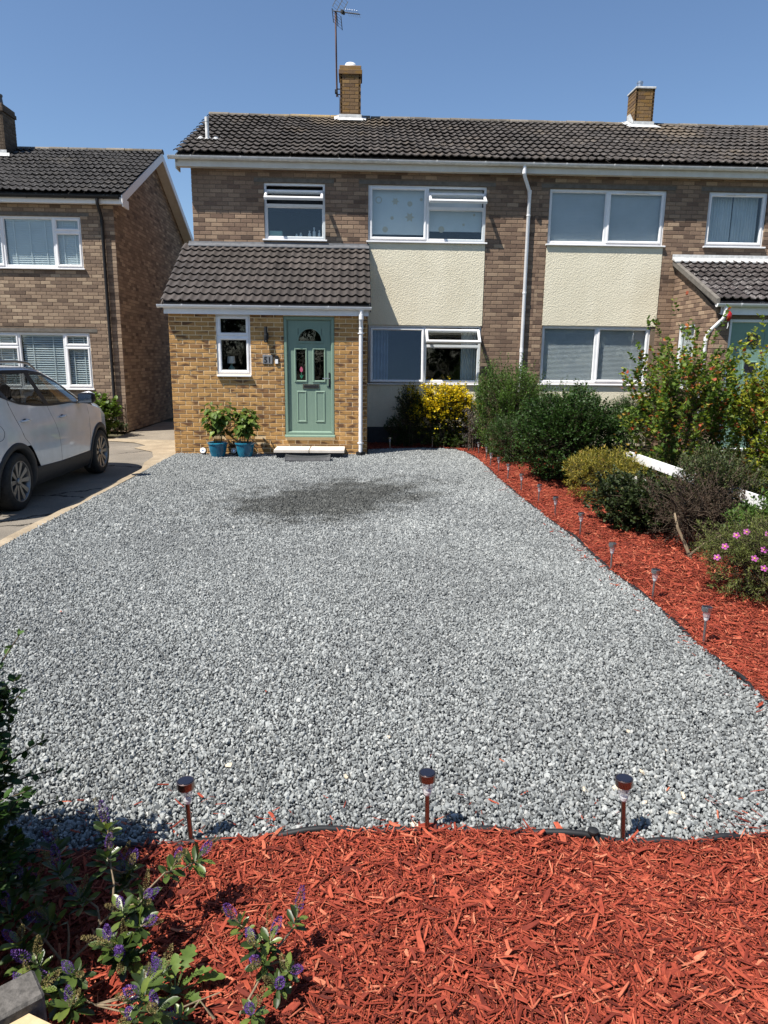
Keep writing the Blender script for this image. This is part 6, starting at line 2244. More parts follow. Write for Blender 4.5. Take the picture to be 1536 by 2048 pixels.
shrub('twiggy_shrub', 'half bare brown twiggy shrub with a forked stem on the mulch', 'shrub', (3.14, -6.4, 0), (0.46, 0.42, 0), 0.68, 'lf_brown', 620, 9, (.018, .032), 'small', seed=16, stem_mat='bark', twig_r=.0024, lift=.1, lump=.26, spire=.2, core=.25)
shrub('evergreen_shrub', 'leafy green shrub with small leaves over the lower white rail', 'shrub', (3.46, -6.0, 0), (0.40, 0.48, 0), 0.92, 'lf_bronze', 800, 13, (.022, .038), 'small', seed=17, lift=.2, tone=tn(.74, .13))
shrub('evergreen_shrub', 'bright green leafy plant below the rail at the picture edge', 'shrub', (3.42, -7.1, 0), (0.34, 0.4, 0), 0.66, 'lf_mid', 420, 13, (.03, .05), 'small', seed=18)
# forked bare stem
fk = MB()
fk.tube([(2.93, -6.78, -.02), (2.90, -6.72, .10), (2.80, -6.7, .30), (2.78, -6.66, .42)], [.022, .017, .013, .008], 7)
fk.tube([(2.91, -6.75, .06), (3.02, -6.75, .16), (3.16, -6.8, .26)], [.014, .010, .006], 6)
tag(add('stem_stub', fk, M_['bark_pale'], None, smooth=True), 'pale forked dead stem standing on the red mulch', 'stem')

def flower5(r, seed):
    rng = np.random.default_rng(seed)
    V, F, T = [], [], []
    for k in range(5):
        a = 2 * math.pi * k / 5
        d = np.array([math.cos(a), math.sin(a), 0])
        s = np.array([-math.sin(a), math.cos(a), 0])
        b = len(V)
        V += [(d * .1 * r), (d * .6 * r + s * .36 * r + [0, 0, .12 * r]), (d * r + s * .22 * r + [0, 0, .18 * r]), (d * r - s * .22 * r + [0, 0, .16 * r]), (d * .6 * r - s * .36 * r + [0, 0, .1 * r])]
        F.append((b, b + 1, b + 2, b + 3, b + 4))
        T += [rng.uniform(.2, 1)] * 5
    return np.array(V), F, T


cis = shrub('rock_rose', 'grey green bush with pink flowers at the picture edge', 'bush', (2.98, -7.72, 0), (0.46, 0.46, 0), 0.62, 'lf_cistus', 1100, 14, (.02, .036), 'narrow', seed=19, top_bias=.5)
fm = []
V, F, T = flower5(.024, 3)
fme = mesh_from('flower', V, F, T, M_['petal_pink'])
eye = MB().lathe([(.006, .001), (.006, .005), (.002, .007)], (0, 0, 0), 8)
eyem = mesh_from('flower_eye', eye.v, eye.f, None, M_['flower_eye'])
def px_point(px, py, y):
    """world point on the plane y=const seen at a photo pixel (used once to read positions off the photograph)"""
    d = fw * FPX + r2 * (px - 768) - u2 * (py - 1024)
    t = (y - CAM_LOC[1]) / d.y
    return Vector(CAM_LOC) + d * t
for k, (px, py, y) in enumerate([(1473, 1071, -7.85), (1493, 1064, -7.8), (1450, 1093, -7.95), (1434, 1115, -7.98), (1528, 1100, -8.0), (1509, 1117, -8.05), (1528, 1137, -8.1), (1536, 1068, -7.8), (1400, 1100, -7.9)][:8]):
    p = px_point(px, py, y)
    v = (Vector(CAM_LOC) - p).normalized() + Vector((random.uniform(-.3, .3), random.uniform(-.3, .1), .5))
    q = v.to_track_quat('Z', 'Y').to_euler()
    f_ = put('flower', fme, cis, p, q, (1, 1, 1))
    put('flower_eye', eyem, f_, p)

# ---------------------------------------------------------------- potted plants
def potted(x, y, h, sp, label, seed, n):
    rng = np.random.default_rng(seed)
    r = empty('plant_pot', (x, y, 0), 'glazed blue pot, ' + label, 'pot', 'blue plant pots by the porch')
    add('pot', MB().lathe([(0.095, 0.0), (0.112, 0.01), (0.14, 0.10), (0.158, 0.20), (0.163, 0.232), (0.176, 0.236), (0.178, 0.258), (0.168, 0.264), (0.156, 0.258), (0.15, 0.225)], (x, y, 0), 36), M_['pot'], r, auto=40)
    add('soil', MB().lathe([(0.152, 0.21), (0.152, 0.228), (0.08, 0.235), (0.01, 0.237)], (x, y, 0), 20), M_['soil'], r)
    pr = empty('potted_plant', (x, y, 0.23), 'large leaved green plant, ' + label, 'plant', 'leafy plants in the blue pots')
    st = MB()
    LV, LF = leaf_shape('heart')
    mes = [mesh_from('leaf', LV, LF, [t] * len(LV), M_['lf_pot']) for t in (.15, .35, .5, .65, .85)]
    cnt = 0
    for s in range(n):
        a = s * 2.4 + rng.uniform(-.3, .3)
        lean = rng.uniform(.15, 1.0) * sp
        top = np.array([x + lean * math.cos(a), y + lean * math.sin(a) * .7, .23 + (h - .23) * rng.uniform(.72, 1.0) * (1 - .25 * lean / sp)])
        b = np.array([x + .05 * math.cos(a), y + .05 * math.sin(a), .22])
        m = b * .45 + top * .55 + np.array([-.3 * lean * math.cos(a) * .4, 0, .05])
        st.tube([b, m, top], [.006, .005, .003], 5, False)
        k = 15
        for j in range(k):
            f = .25 + .75 * (j + rng.random() * .6) / k
            p = (b * (1 - f) ** 2 + 2 * m * f * (1 - f) + top * f * f)
            ang = rng.uniform(0, 6.28)
            pet = np.array([math.cos(ang), math.sin(ang), .15]) * rng.uniform(.03, .09)
            st.tube([p, p + pet], [.0022, .0018], 3, False)
            d = np.array([math.cos(ang), math.sin(ang), rng.uniform(-1.0, -.2)])
            R = rot_to(d, rng.uniform(-.4, .4))
            o = put('leaf', mes[rng.integers(5)], pr, Vector(p + pet))
            o.rotation_euler = Matrix(R.tolist()).to_euler()
            sc = rng.uniform(.075, .135) * (1.1 - .3 * (f > .9))
            o.scale = (sc, sc, sc)
            cnt += 1
    add('stems', st, M_['stemgreen'], pr)


potted(-2.42, -0.33, 1.14, .30, 'nearer the porch corner', 5, 10)
potted(-1.95, -0.33, 1.0, .33, 'nearer the front door', 6, 9)
# shrub at the left house corner
shrub('broad_leaved_shrub', 'broad leaved green plant behind the rusty railing', 'shrub', (-5.55, 2.75, 0), (0.42, 0.5, 0), 0.92, 'lf_pot', 150, 11, (.07, .12), 'heart', seed=21)
shrub('ivy_plant', 'low dark plant at the foot of the left house wall', 'plant', (-5.32, 3.3, 0), (0.22, 0.3, 0), 0.3, 'lf_dark', 80, 10, (.03, .05), 'small', seed=22)

# ---------------------------------------------------------------- foreground: dark shrub, hebe, weed
shrub('evergreen_shrub', 'dark small leaved shrub at the left picture edge beside the gravel', 'shrub', (-1.40, -10.80, 0), (0.46, 0.46, 0), 0.95, 'lf_dark', 1900, 13, (.02, .036), 'round', seed=30, top_bias=.3, lump=.10, tone=tn(.28, .12))
sh = MB()
sprigs = [((-1.25, -10.45, .55), (-1.06, -10.42, .86)), ((-1.25, -10.45, .45), (-1.07, -10.42, .66)), ((-1.2, -10.45, .35), (-1.02, -10.42, .48)), ((-1.2, -10.45, .3), (-0.99, -10.4, .36)), ((-1.2, -10.5, .2), (-0.99, -10.42, .25))]
LV, LF = leaf_shape('round')
spm = [mesh_from('leaf', LV, LF, [t] * len(LV), M_['lf_dark']) for t in (.25, .4, .6, .9)]
sproot = empty('shrub_shoots', (-1.15, -10.45, 0.2), 'long leafy shoots reaching from the dark shrub over the gravel', 'shoots')
for a, b in sprigs:
    a, b = np.array(a), np.array(b)
    sh.tube([a, (a + b) / 2 + [0, 0, .015], b], [.004, .003, .0015], 5, False)
    for k in range(13):
        f = .12 + .88 * k / 12
        p = a + (b - a) * f + np.array([0, 0, .06 * f * (1 - f)])
        ang = k * 2.4
        d = np.array([.4 * (b - a)[0], 0.7 * math.cos(ang), 0.7 * math.sin(ang) + .3])
        o = put('leaf', spm[random.randrange(4)], sproot, Vector(p))
        o.rotation_euler = Matrix(rot_to(d, random.uniform(-.5, .5)).tolist()).to_euler()
        s = random.uniform(.02, .032)
        o.scale = (s, s, s)
add('stem', sh, M_['bark'], sproot)

HEBE_ME = None


def hebe_meshes():
    LV, LF = leaf_shape('spoon')
    lv = [mesh_from('leaf', LV, LF, [t] * len(LV), M_['lf_hebe'], True) for t in (.2, .4, .55, .7, .9)]
    fl = []
    rng = np.random.default_rng(4)
    for kind in range(3):
        for tone in ('petal_purple', 'seed'):
            V, F, T = [], [], []
            L = (.052, .062, .042)[kind] * (1.0 if tone == 'petal_purple' else 1.15)
            nn_ = 130
            for k in range(nn_):
                f = k / nn_
                a = k * 2.39996
                rr = (.0085 * math.sin(math.pi * min(1, f * .8 + .2)) + .0025)
                if tone == 'seed':
                    rr *= .8
                c = np.array([rr * math.cos(a), f * L, rr * math.sin(a)])
                s = rng.uniform(.0022, .0042)
                d = np.array([math.cos(a), .4, math.sin(a)]) + rng.normal(0, .3, 3)
                R = rot_to(d, rng.uniform(0, 3))
                q = np.array([(0, -.5, 0), (.5, .3, .2), (0, 1, 0), (-.5, .3, .2)]) * s
                b = len(V)
                V += list(q @ R.T + c)
                F += [(b, b + 1, b + 2), (b, b + 2, b + 3)]
                T += [min(.99, max(.01, (.15 + .75 * rng.random() ** 1.5)))] * 4
            fl.append(mesh_from('flower_spike', np.array(V), F, T, M_[tone]))
    return lv, fl


HL, HF = hebe_meshes()


def hebe(root, stems, tips, seed, leaf=(.035, .062), n=9, flowers=2, seeds=1):
    """stems: list of point lists; tips: list of (x,y,z) rosette centres joined to the nearest stem"""
    rng = np.random.default_rng(seed)
    sm = MB()
    for s in stems:
        k = len(s)
        sm.tube(s, [.0042 - .002 * i / max(1, k - 1) for i in range(k)], 6, False)
    for (tp, dr) in tips:
        tp = np.array(tp)
        allp = [np.array(p) for s in stems for p in s]
        near = min(allp, key=lambda q: np.linalg.norm(q - tp))
        m = (near + tp) / 2 + np.array([0, 0, -.012])
        sm.tube([near, m, tp], [.0026, .0022, .0018], 5, False)
        d0 = np.array(dr, float)
        d0 /= np.linalg.norm(d0)
        x = np.cross(d0, [0.1, 0.2, 1.0])
        x /= np.linalg.norm(x)
        z = np.cross(x, d0)
        for k in range(n):
            ang = (k % 4) * math.pi / 2 + (k // 4) * .785 + rng.uniform(-.2, .2)
            lvl = k // 4
            p = tp - d0 * (.012 * lvl)
            d = (x * math.cos(ang) + z * math.sin(ang)) + d0 * (.75 - .28 * lvl) + rng.normal(0, .1, 3)
            R = rot_to(d, math.pi * (0 if True else 1) + rng.uniform(-.3, .3))
            if R[2, 2] < 0:
                R[:, 0] *= -1
                R[:, 2] *= -1
            o = put('leaf', HL[rng.integers(5)], root, Vector(p))
            o.rotation_euler = Matrix(R.tolist()).to_euler()
            s = rng.uniform(*leaf)
            o.scale = (s, s, s)
        for k in range(flowers + seeds):
            ang = rng.uniform(0, 6.28)
            d = d0 + (x * math.cos(ang) + z * math.sin(ang)) * rng.uniform(.4, .9)
            if k == 0 and flowers:
                d = d0 + (x * math.cos(ang) + z * math.sin(ang)) * .3
            R = rot_to(d, 0)
            i = rng.integers(3) * 2 + (0 if k < flowers else 1)
            b = tp + d0 * .006
            q = b + d / np.linalg.norm(d) * .022
            sm.tube([b, q], [.0016, .0012], 3, False)
            o = put('flower_spike' if k < flowers else 'seed_spike', HF[i], root, Vector(q))
            o.rotation_euler = Matrix(R.tolist()).to_euler()
            s = rng.uniform(.8, 1.15)
            o.scale = (s, s, s)
    add('stems', sm, M_['bark_pale'], root, smooth=True)


def pz_(px, py, z):
    d = fw * FPX + r2 * (px - 768) - u2 * (py - 1024)
    t = (z - CAM_LOC[2]) / d.z
    p = Vector(CAM_LOC) + d * t
    return (p.x, p.y, p.z)


hb = empty('hebe_plant', (-0.72, -11.0, 0), 'straggly hebe with purple flower spikes and bare forked stems', 'plant')
H = pz_
stems = [[H(140, 1925, .03), H(175, 1890, .08), H(200, 1850, .12), H(225, 1825, .15), H(268, 1808, .18)],
         [H(135, 1925, .03), H(138, 1870, .09), H(135, 1842, .12)],
         [H(200, 1850, .12), H(195, 1815, .15), H(162, 1790, .17)],
         [H(225, 1825, .15), H(228, 1765, .20), H(222, 1735, .23)],
         [H(185, 1878, .09), H(215, 1872, .12), H(232, 1878, .13)],
         [H(130, 1930, .03), H(90, 1880, .1), H(45, 1850, .16), H(20, 1800, .22)],
         [H(120, 1950, .03), H(150, 1990, .08), H(190, 2010, .1)],
         [H(268, 1808, .18), H(330, 1745, .22)]]
tips = [(H(215, 1715, .25), (0.1, .25, 1)), (H(118, 1745, .24), (-.3, .2, 1)), (H(45, 1768, .25), (-.3, 0, 1)), (H(285, 1800, .2), (.6, -.1, .8)), (H(280, 1855, .17), (.5, -.3, .8)), (H(240, 1900, .14), (.2, -.5, .9)), (H(345, 1735, .22), (.6, .2, .8)), (H(160, 1800, .17), (-.3, .1, 1)), (H(150, 1950, .12), (.1, -.5, 1)), (H(75, 1930, .16), (-.4, -.2, 1)), (H(20, 1830, .22), (-.5, .1, .9)), (H(40, 1890, .18), (-.3, -.1, 1)), (H(10, 1750, .28), (-.2, .2, 1)), (H(215, 1660, .30), (.0, .4, 1)), (H(140, 2015, .1), (0, -.4, 1)), (H(260, 1740, .16), (.2, .2, 1)), (H(395, 1720, .2), (.7, .1, .6)), (H(60, 1980, .14), (-.2, -.4, 1)), (H(110, 1700, .22), (-.2, .2, 1))]
rg_ = np.random.default_rng(77)
for _ in range(20):
    tips.append((H(rg_.uniform(-20, 330), rg_.uniform(1730, 2045), rg_.uniform(.09, .2)), (rg_.normal(0, .4), rg_.normal(-.1, .3), 1)))
hebe(hb, stems, tips, 3, n=13, flowers=1, seeds=1)
hb2 = empty('hebe_plant', (-0.2, -10.95, 0), 'small hebe sprig with purple spikes sprawling over the red mulch', 'plant')
stems = [[H(470, 2045, .02), H(505, 1985, .05), H(535, 1930, .08), H(560, 1890, .1)], [H(535, 1930, .08), H(575, 1920, .1), H(595, 1950, .09)], [H(560, 1890, .1), H(600, 1840, .12)], [H(430, 2040, .03), H(400, 2000, .07), H(440, 1985, .08)]]
tips = [(H(510, 1890, .13), (-.2, 0, 1)), (H(540, 1885, .13), (.3, .2, 1)), (H(525, 1925, .1), (-.3, -.3, .8)), (H(575, 1945, .1), (.4, -.4, .8)), (H(592, 1840, .14), (.4, .3, .8)), (H(555, 1975, .08), (0, -.6, .7)), (H(480, 1850, .1), (-.4, .3, .9)), (H(505, 2030, .08), (.2, -.4, 1)), (H(360, 2035, .08), (-.2, -.4, 1)), (H(265, 2040, .1), (-.2, -.4, 1))]
hebe(hb2, stems, tips, 9, leaf=(.03, .055), n=11, flowers=1, seeds=1)
# lobed weed
wd = empty('lobed_weed', (-0.42, -11.02, 0), 'pale green weed with lobed leaves growing through the mulch', 'weed')
LV, LF = leaf_shape('oak')
wme = [mesh_from('leaf', LV, LF, [t] * len(LV), leaf_mat('weed_leaf', [(0, (0.06, 0.11, 0.02)), (1, (0.17, 0.25, 0.06))], .5, .35), True) for t in (.3, .6, .9)]
wst = MB()
c0 = np.array(H(350, 1985, .04))
wst.tube([np.array(H(350, 1995, .0)), c0], [.005, .004], 6)
rng = np.random.default_rng(8)
for k, (px, py, z, sc) in enumerate([(385, 1885, .10, .10), (415, 1935, .09, .10), (290, 1965, .08, .10), (320, 1915, .09, .07), (450, 1945, .07, .06), (330, 2010, .07, .08), (400, 2000, .06, .07), (350, 1905, .1, .06), (300, 2015, .06, .07), (375, 1960, .08, .06)]):
    tip = np.array(H(px, py, z))
    d = tip - c0
    b = c0 + d * .4
    wst.tube([c0, b], [.003, .0025], 4)
    R = rot_to(d, rng.uniform(-.4, .4))
    if R[2, 2] < 0:
        R[:, 0] *= -1
        R[:, 2] *= -1
    o = put('leaf', wme[k % 3], wd, Vector(b))
    o.rotation_euler = Matrix(R.tolist()).to_euler()
    L = min(max(np.linalg.norm(d) * .6, sc * .7), .095)
    o.scale = (L, L, L)
add('stem', wst, M_['stemgreen'], wd)

# invented hedge trees over the road, added out of view to darken pane reflections
M_['lf_added_hedge'] = leaf_mat('added_hedge_leaf', [(0, (0.015, 0.025, 0.008)), (0.5, (0.035, 0.055, 0.016)), (1, (0.08, 0.10, 0.035))], .6, .2)
for k in range(7):
    shrub('added_hedge_tree', 'unseen hedge tree added behind the viewer for the pane reflections, number %s along' % ['one', 'two', 'three', 'four', 'five', 'six', 'seven'][k], 'tree', (-18 + k * 6.0, -25.5, -.05), (3.6, 1.6, 0), 4.6 + (k % 3) * .5, 'lf_added_hedge', 420, 12, (.2, .4), 'small', seed=60 + k, twig_r=.012, base_r=.2, lump=.06, group='hedge trees added for the pane reflections')

# ------------------------------------------------------------------ scattered stuff: gravel, mulch, grass
def in_poly(P, poly):
    x, y = P[:, 0], P[:, 1]
    c = np.zeros(len(P), bool)
    n = len(poly)
    for i in range(n):
        x0, y0 = poly[i]
        x1, y1 = poly[(i + 1) % n]
        cond = ((y0 > y) != (y1 > y))
        with np.errstate(divide='ignore', invalid='ignore'):
            xi = (x1 - x0) * (y - y0) / (y1 - y0) + x0
        c ^= cond & (x < xi)
    return c


def visible(P, m=60):
    d = np.concatenate([P, np.zeros((len(P), 1))], 1) - np.array(CAM_LOC)
    k = d @ np.array(fw)
    px = 768 + FPX * (d @ np.array(r2)) / np.maximum(k, 1e-3)
    py = 1024 - FPX * (d @ np.array(u2)) / np.maximum(k, 1e-3)
    return (k > .2) & (px > -m) & (px < 1536 + m) & (py > -m) & (py < 2048 + m)


def jitter_grid(x0, x1, y0, y1, pitch):
    gx, gy_ = np.meshgrid(np.arange(x0, x1, pitch), np.arange(y0, y1, pitch))
    P = np.stack([gx.ravel(), gy_.ravel()], 1)
    return P + RNG.uniform(-.5, .5, P.shape) * pitch


def scatter(name, P, rot, scl, idx, meshes, label, cat=None):
    """one object whose points carry an instance each"""
    col = bpy.data.collections.new(name + '_pieces')
    for k, me in enumerate(meshes):
        o = bpy.data.objects.new('%s_piece_%02d' % (name, k), me)
        col.objects.link(o)
    me = bpy.data.meshes.new(name)
    me.vertices.add(len(P))
    me.vertices.foreach_set('co', P.astype(np.float32).ravel())
    a = me.attributes.new('rot', 'FLOAT_VECTOR', 'POINT')
    a.data.foreach_set('vector', rot.astype(np.float32).ravel())
    a = me.attributes.new('scl', 'FLOAT_VECTOR', 'POINT')
    a.data.foreach_set('vector', scl.astype(np.float32).ravel())
    a = me.attributes.new('idx', 'INT', 'POINT')
    a.data.foreach_set('value', idx.astype(np.int32))
    me.update()
    o = put(name, me)
    tag(o, label, cat, None, 'stuff')
    ng = bpy.data.node_groups.new(name + '_scatter', 'GeometryNodeTree')
    ng.interface.new_socket(name='Geometry', in_out='INPUT', socket_type='NodeSocketGeometry')
    ng.interface.new_socket(name='Geometry', in_out='OUTPUT', socket_type='NodeSocketGeometry')
    n = ng.nodes
    gi, go = n.new('NodeGroupInput'), n.new('NodeGroupOutput')
    ci = n.new('GeometryNodeCollectionInfo')
    ci.inputs['Collection'].default_value = col
    ci.inputs['Separate Children'].default_value = True
    ci.inputs['Reset Children'].default_value = True
    ip = n.new('GeometryNodeInstanceOnPoints')
    ip.inputs['Pick Instance'].default_value = True

    def na(nm, ty):
        q = n.new('GeometryNodeInputNamedAttribute')
        q.data_type = ty
        q.inputs['Name'].default_value = nm
        return q.outputs['Attribute']
    L = ng.links
    L.new(gi.outputs[0], ip.inputs['Points'])
    L.new(ci.outputs[0], ip.inputs['Instance'])
    er = n.new('FunctionNodeEulerToRotation')
    L.new(na('rot', 'FLOAT_VECTOR'), er.inputs[0])
    L.new(er.outputs[0], ip.inputs['Rotation'])
    L.new(na('scl', 'FLOAT_VECTOR'), ip.inputs['Scale'])
    L.new(na('idx', 'INT'), ip.inputs['Instance Index'])
    L.new(ip.outputs[0], go.inputs[0])
    md = o.modifiers.new('scatter', 'NODES')
    md.node_group = ng
    return o


def stone_mat():
    m, nt, b = newmat('crushed_grey_stone', 0.75, 0.35)
    oi = N(nt, 'ShaderNodeObjectInfo')
    r = oi.outputs['Random']
    c = ramp(nt, r, [(0.0, (0.085, 0.091, 0.092)), (0.25, (0.178, 0.189, 0.188)), (0.6, (0.245, 0.259, 0.256)), (0.9, (0.325, 0.34, 0.333)), (1.0, (0.38, 0.385, 0.37))])
    p = pos(nt)
    n1 = noise(nt, p, 420, 3, 0.7)
    c = mixc(nt, 1.0, c, ramp(nt, n1, [(0.3, (0.72, 0.72, 0.72)), (0.5, (1, 1, 1)), (0.72, (1.25, 1.25, 1.24))]), 'MULTIPLY')
    # large soft tone shifts of the laid stone
    n5 = noise(nt, p, 0.7, 3, 0.6)
    c = mixc(nt, 1.0, c, ramp(nt, n5, [(0.32, (0.84, 0.84, 0.84)), (0.66, (1.08, 1.08, 1.07))]), 'MULTIPLY')
    # the dark damp patch
    mp = N(nt, 'ShaderNodeMapping')
    mp.inputs['Location'].default_value = (0.3, 4.0, 0)
    nt.links.new(p, mp.inputs['Vector'])
    rt_ = N(nt, 'ShaderNodeVectorRotate', rotation_type='Z_AXIS')
    rt_.inputs['Angle'].default_value = -0.86
    nt.links.new(mp.outputs[0], rt_.inputs['Vector'])
    ln = N(nt, 'ShaderNodeVectorMath', operation='LENGTH')
    nt.links.new(vscale(nt, rt_.outputs[0], (0.50, 0.80, 0)), ln.inputs[0])
    dmp = mathn(nt, 'SUBTRACT', mathn(nt, 'ADD', 1.0, mathn(nt, 'MULTIPLY', mathn(nt, 'SUBTRACT', noise(nt, p, 2.2, 5, 0.65), 0.5), 1.9)), ln.outputs['Value'])
    f = mathn(nt, 'MULTIPLY', smooth01(nt, dmp, -0.05, 0.6), 0.82)
    c = mixc(nt, f, c, mixc(nt, 1.0, c, (0.17, 0.165, 0.145), 'MULTIPLY'))
    nt.links.new(c, b.inputs['Base Color'])
    return m


def stones(n, mat):
    out = []
    rng = np.random.default_rng(3)
    t = (1 + 5 ** .5) / 2
    base = np.array([(-1, t, 0), (1, t, 0), (-1, -t, 0), (1, -t, 0), (0, -1, t), (0, 1, t), (0, -1, -t), (0, 1, -t), (t, 0, -1), (t, 0, 1), (-t, 0, -1), (-t, 0, 1)], float)
    base /= np.linalg.norm(base[0])
    F = [(0, 11, 5), (0, 5, 1), (0, 1, 7), (0, 7, 10), (0, 10, 11), (1, 5, 9), (5, 11, 4), (11, 10, 2), (10, 7, 6), (7, 1, 8), (3, 9, 4), (3, 4, 2), (3, 2, 6), (3, 6, 8), (3, 8, 9), (4, 9, 5), (2, 4, 11), (6, 2, 10), (8, 6, 7), (9, 8, 1)]
    for k in range(n):
        V = base * (1 + rng.normal(0, .17, (12, 1))) * np.array([rng.uniform(.85, 1.25), rng.uniform(.7, 1.0), rng.uniform(.55, .85)])
        out.append(mesh_from('stone', V, F, None, mat))
    return out


MS = stone_mat()
ST = stones(8, MS)
near = jitter_grid(-3.3, 2.3, -10.75, -6.0, .0118)
far = jitter_grid(-3.3, 2.3, -6.0, 1.1, .0155)
Pg = np.concatenate([near, far])
sz = np.concatenate([np.full(len(near), 1.0), np.full(len(far), 1.22)])
keep = in_poly(Pg, GRAVEL) & visible(Pg)
Pg, sz = Pg[keep], sz[keep]
n = len(Pg)
size = np.clip(RNG.lognormal(0, .30, n) * .0072, .004, .015) * sz
P3 = np.concatenate([Pg, (RNG.uniform(-.001, .012, n) + .012 + .010 * np.sin(Pg[:, 0] * 2.1 + .8 * np.sin(Pg[:, 1] * .9)) * np.sin(Pg[:, 1] * 1.7) * np.clip((Pg[:, 1] + 10.3) / 1.0, 0, 1))[:, None]], 1)
scatter('gravel', P3, RNG.uniform(0, 6.28, (n, 3)) * np.array([1, .35, 1]), np.repeat(size[:, None], 3, 1) * RNG.uniform(.8, 1.2, (n, 3)), RNG.integers(0, 8, n), ST, 'grey crushed stone gravel covering the front drive')
print('gravel', n)


def chip_mat():
    m, nt, b = newmat('red_dyed_wood', 0.8, 0.25)
    oi = N(nt, 'ShaderNodeObjectInfo')
    c = ramp(nt, oi.outputs['Random'], [(0.0, (0.07, 0.012, 0.007)), (0.2, (0.155, 0.024, 0.013)), (0.6, (0.27, 0.046, 0.024)), (0.88, (0.36, 0.075, 0.038)), (1.0, (0.48, 0.17, 0.095))])
    p = pos(nt)
    tc = N(nt, 'ShaderNodeTexCoord')
    n1 = noise(nt, vscale(nt, tc.outputs['Object'], (3, 2.5, 2.5)), 1.0, 4, .7)
    c = mixc(nt, 1.0, c, ramp(nt, n1, [(0.3, (0.62, 0.6, 0.6)), (0.7, (1.28, 1.3, 1.3))]), 'MULTIPLY')
    n2 = noise(nt, p, 1.3, 3, .6)
    c = mixc(nt, 1.0, c, ramp(nt, n2, [(0.35, (0.86, 0.84, 0.82)), (0.65, (1.08, 1.08, 1.08))]), 'MULTIPLY')
    nt.links.new(c, b.inputs['Base Color'])
    return m


def chips(n, mat):
    out = []
    rng = np.random.default_rng(9)
    for k in range(n):
        bw = rng.uniform(.5, .8)
        th = rng.uniform(.3, .6)
        cv = rng.uniform(-.5, .5)
        e0, e1 = rng.uniform(.25, 1.0, 2)
        V = []
        for x, wd, sk in ((-.5, bw * e0, rng.uniform(-.3, .3)), (-.2, bw, cv * .4), (.18, bw * rng.uniform(.8, 1.1), cv), (.5, bw * e1, cv + rng.uniform(-.5, .5))):
            zc = rng.uniform(-.4, .4)
            V += [(x, sk - wd, zc), (x, sk + wd, zc), (x, sk + wd * .8, zc + th), (x, sk - wd * .8, zc + th)]
        F = [(0, 3, 2, 1), (12, 13, 14, 15)]
        for s in range(3):
            b = s * 4
            for i in range(4):
                j = (i + 1) % 4
                F.append((b + i, b + j, b + 4 + j, b + 4 + i))
        out.append(mesh_from('chip', np.array(V), F, None, mat))
    return out


CM = chip_mat()
CH = chips(9, CM)
a1 = jitter_grid(-3.3, 3.5, -11.6, -8.6, .0088)
a2 = jitter_grid(0.1, 3.52, -8.64, 1.66, .0150)
k1, k2 = in_poly(a1, MULCH_F) & visible(a1), in_poly(a2, MULCH_R) & visible(a2)
# a few chips kicked over the edging on to the stones
e1 = np.stack([RNG.uniform(-1.2, 2.0, 170), -10.32 + np.abs(RNG.normal(0, .11, 170))], 1)
e2 = np.stack([2.09 - np.abs(RNG.normal(0, .07, 300)), RNG.uniform(-9.8, .3, 300)], 1)
a1, a2 = np.concatenate([a1[k1], e1]), np.concatenate([a2[k2], e2])
k1, k2 = np.ones(len(a1), bool), np.ones(len(a2), bool)
Pm = np.concatenate([a1[k1], a2[k2]])
n = len(Pm)
bg_ = np.concatenate([np.full(k1.sum(), 1.0), np.full(k2.sum(), 1.25)])
ln_ = np.clip(RNG.lognormal(-3.42, .50, n), .012, .11) * bg_
wd_ = np.clip(RNG.lognormal(-5.9, .50, n), .0013, .011) * bg_ * np.clip(ln_ / .035, .7, 1.5)
th_ = np.clip(wd_ * .5, .0012, .004)
patch = np.sin(Pm[:, 0] * 4.1 + 1.3 * np.sin(Pm[:, 1] * 3.7)) + np.sin(Pm[:, 1] * 5.3 + 1.1 * np.sin(Pm[:, 0] * 2.9))
P3 = np.concatenate([Pm, (.008 + RNG.random(n) ** 1.2 * .026 + .006 + .006 * (np.sin(Pm[:, 0] * 5) + np.sin(Pm[:, 1] * 4.3)))[:, None]], 1)
rot = np.stack([RNG.normal(0, .30, n), RNG.normal(0, .20, n), RNG.uniform(0, 6.28, n) * .45 + patch * 1.1], 1)
scl = np.stack([ln_, wd_, th_], 1)
scatter('mulch', P3, rot, scl, RNG.integers(0, 9, n), CH, 'red dyed wood chip mulch covering the beds')
print('mulch', n)
# fines: short crumbs that fill the gaps between the chips
b1 = jitter_grid(-3.3, 3.5, -11.6, -8.6, .0075)
b1 = b1[in_poly(b1, MULCH_F) & visible(b1)]
b2 = jitter_grid(0.1, 3.52, -8.64, 1.66, .0135)
b2 = b2[in_poly(b2, MULCH_R) & visible(b2)]
Pf = np.concatenate([b1, b2])
n = len(Pf)
lf = np.clip(RNG.lognormal(-4.4, .4, n), .005, .03)
scatter('mulch_fines', np.concatenate([Pf, (.007 + RNG.random(n) * .014)[:, None]], 1), np.stack([RNG.normal(0, .4, n), RNG.normal(0, .3, n), RNG.uniform(0, 6.28, n)], 1), np.stack([lf, np.clip(lf * RNG.uniform(.12, .5, n), .0015, .006), np.full(n, .0025)], 1), RNG.integers(0, 9, n), CH, 'small crumbs of red bark between the mulch chips')

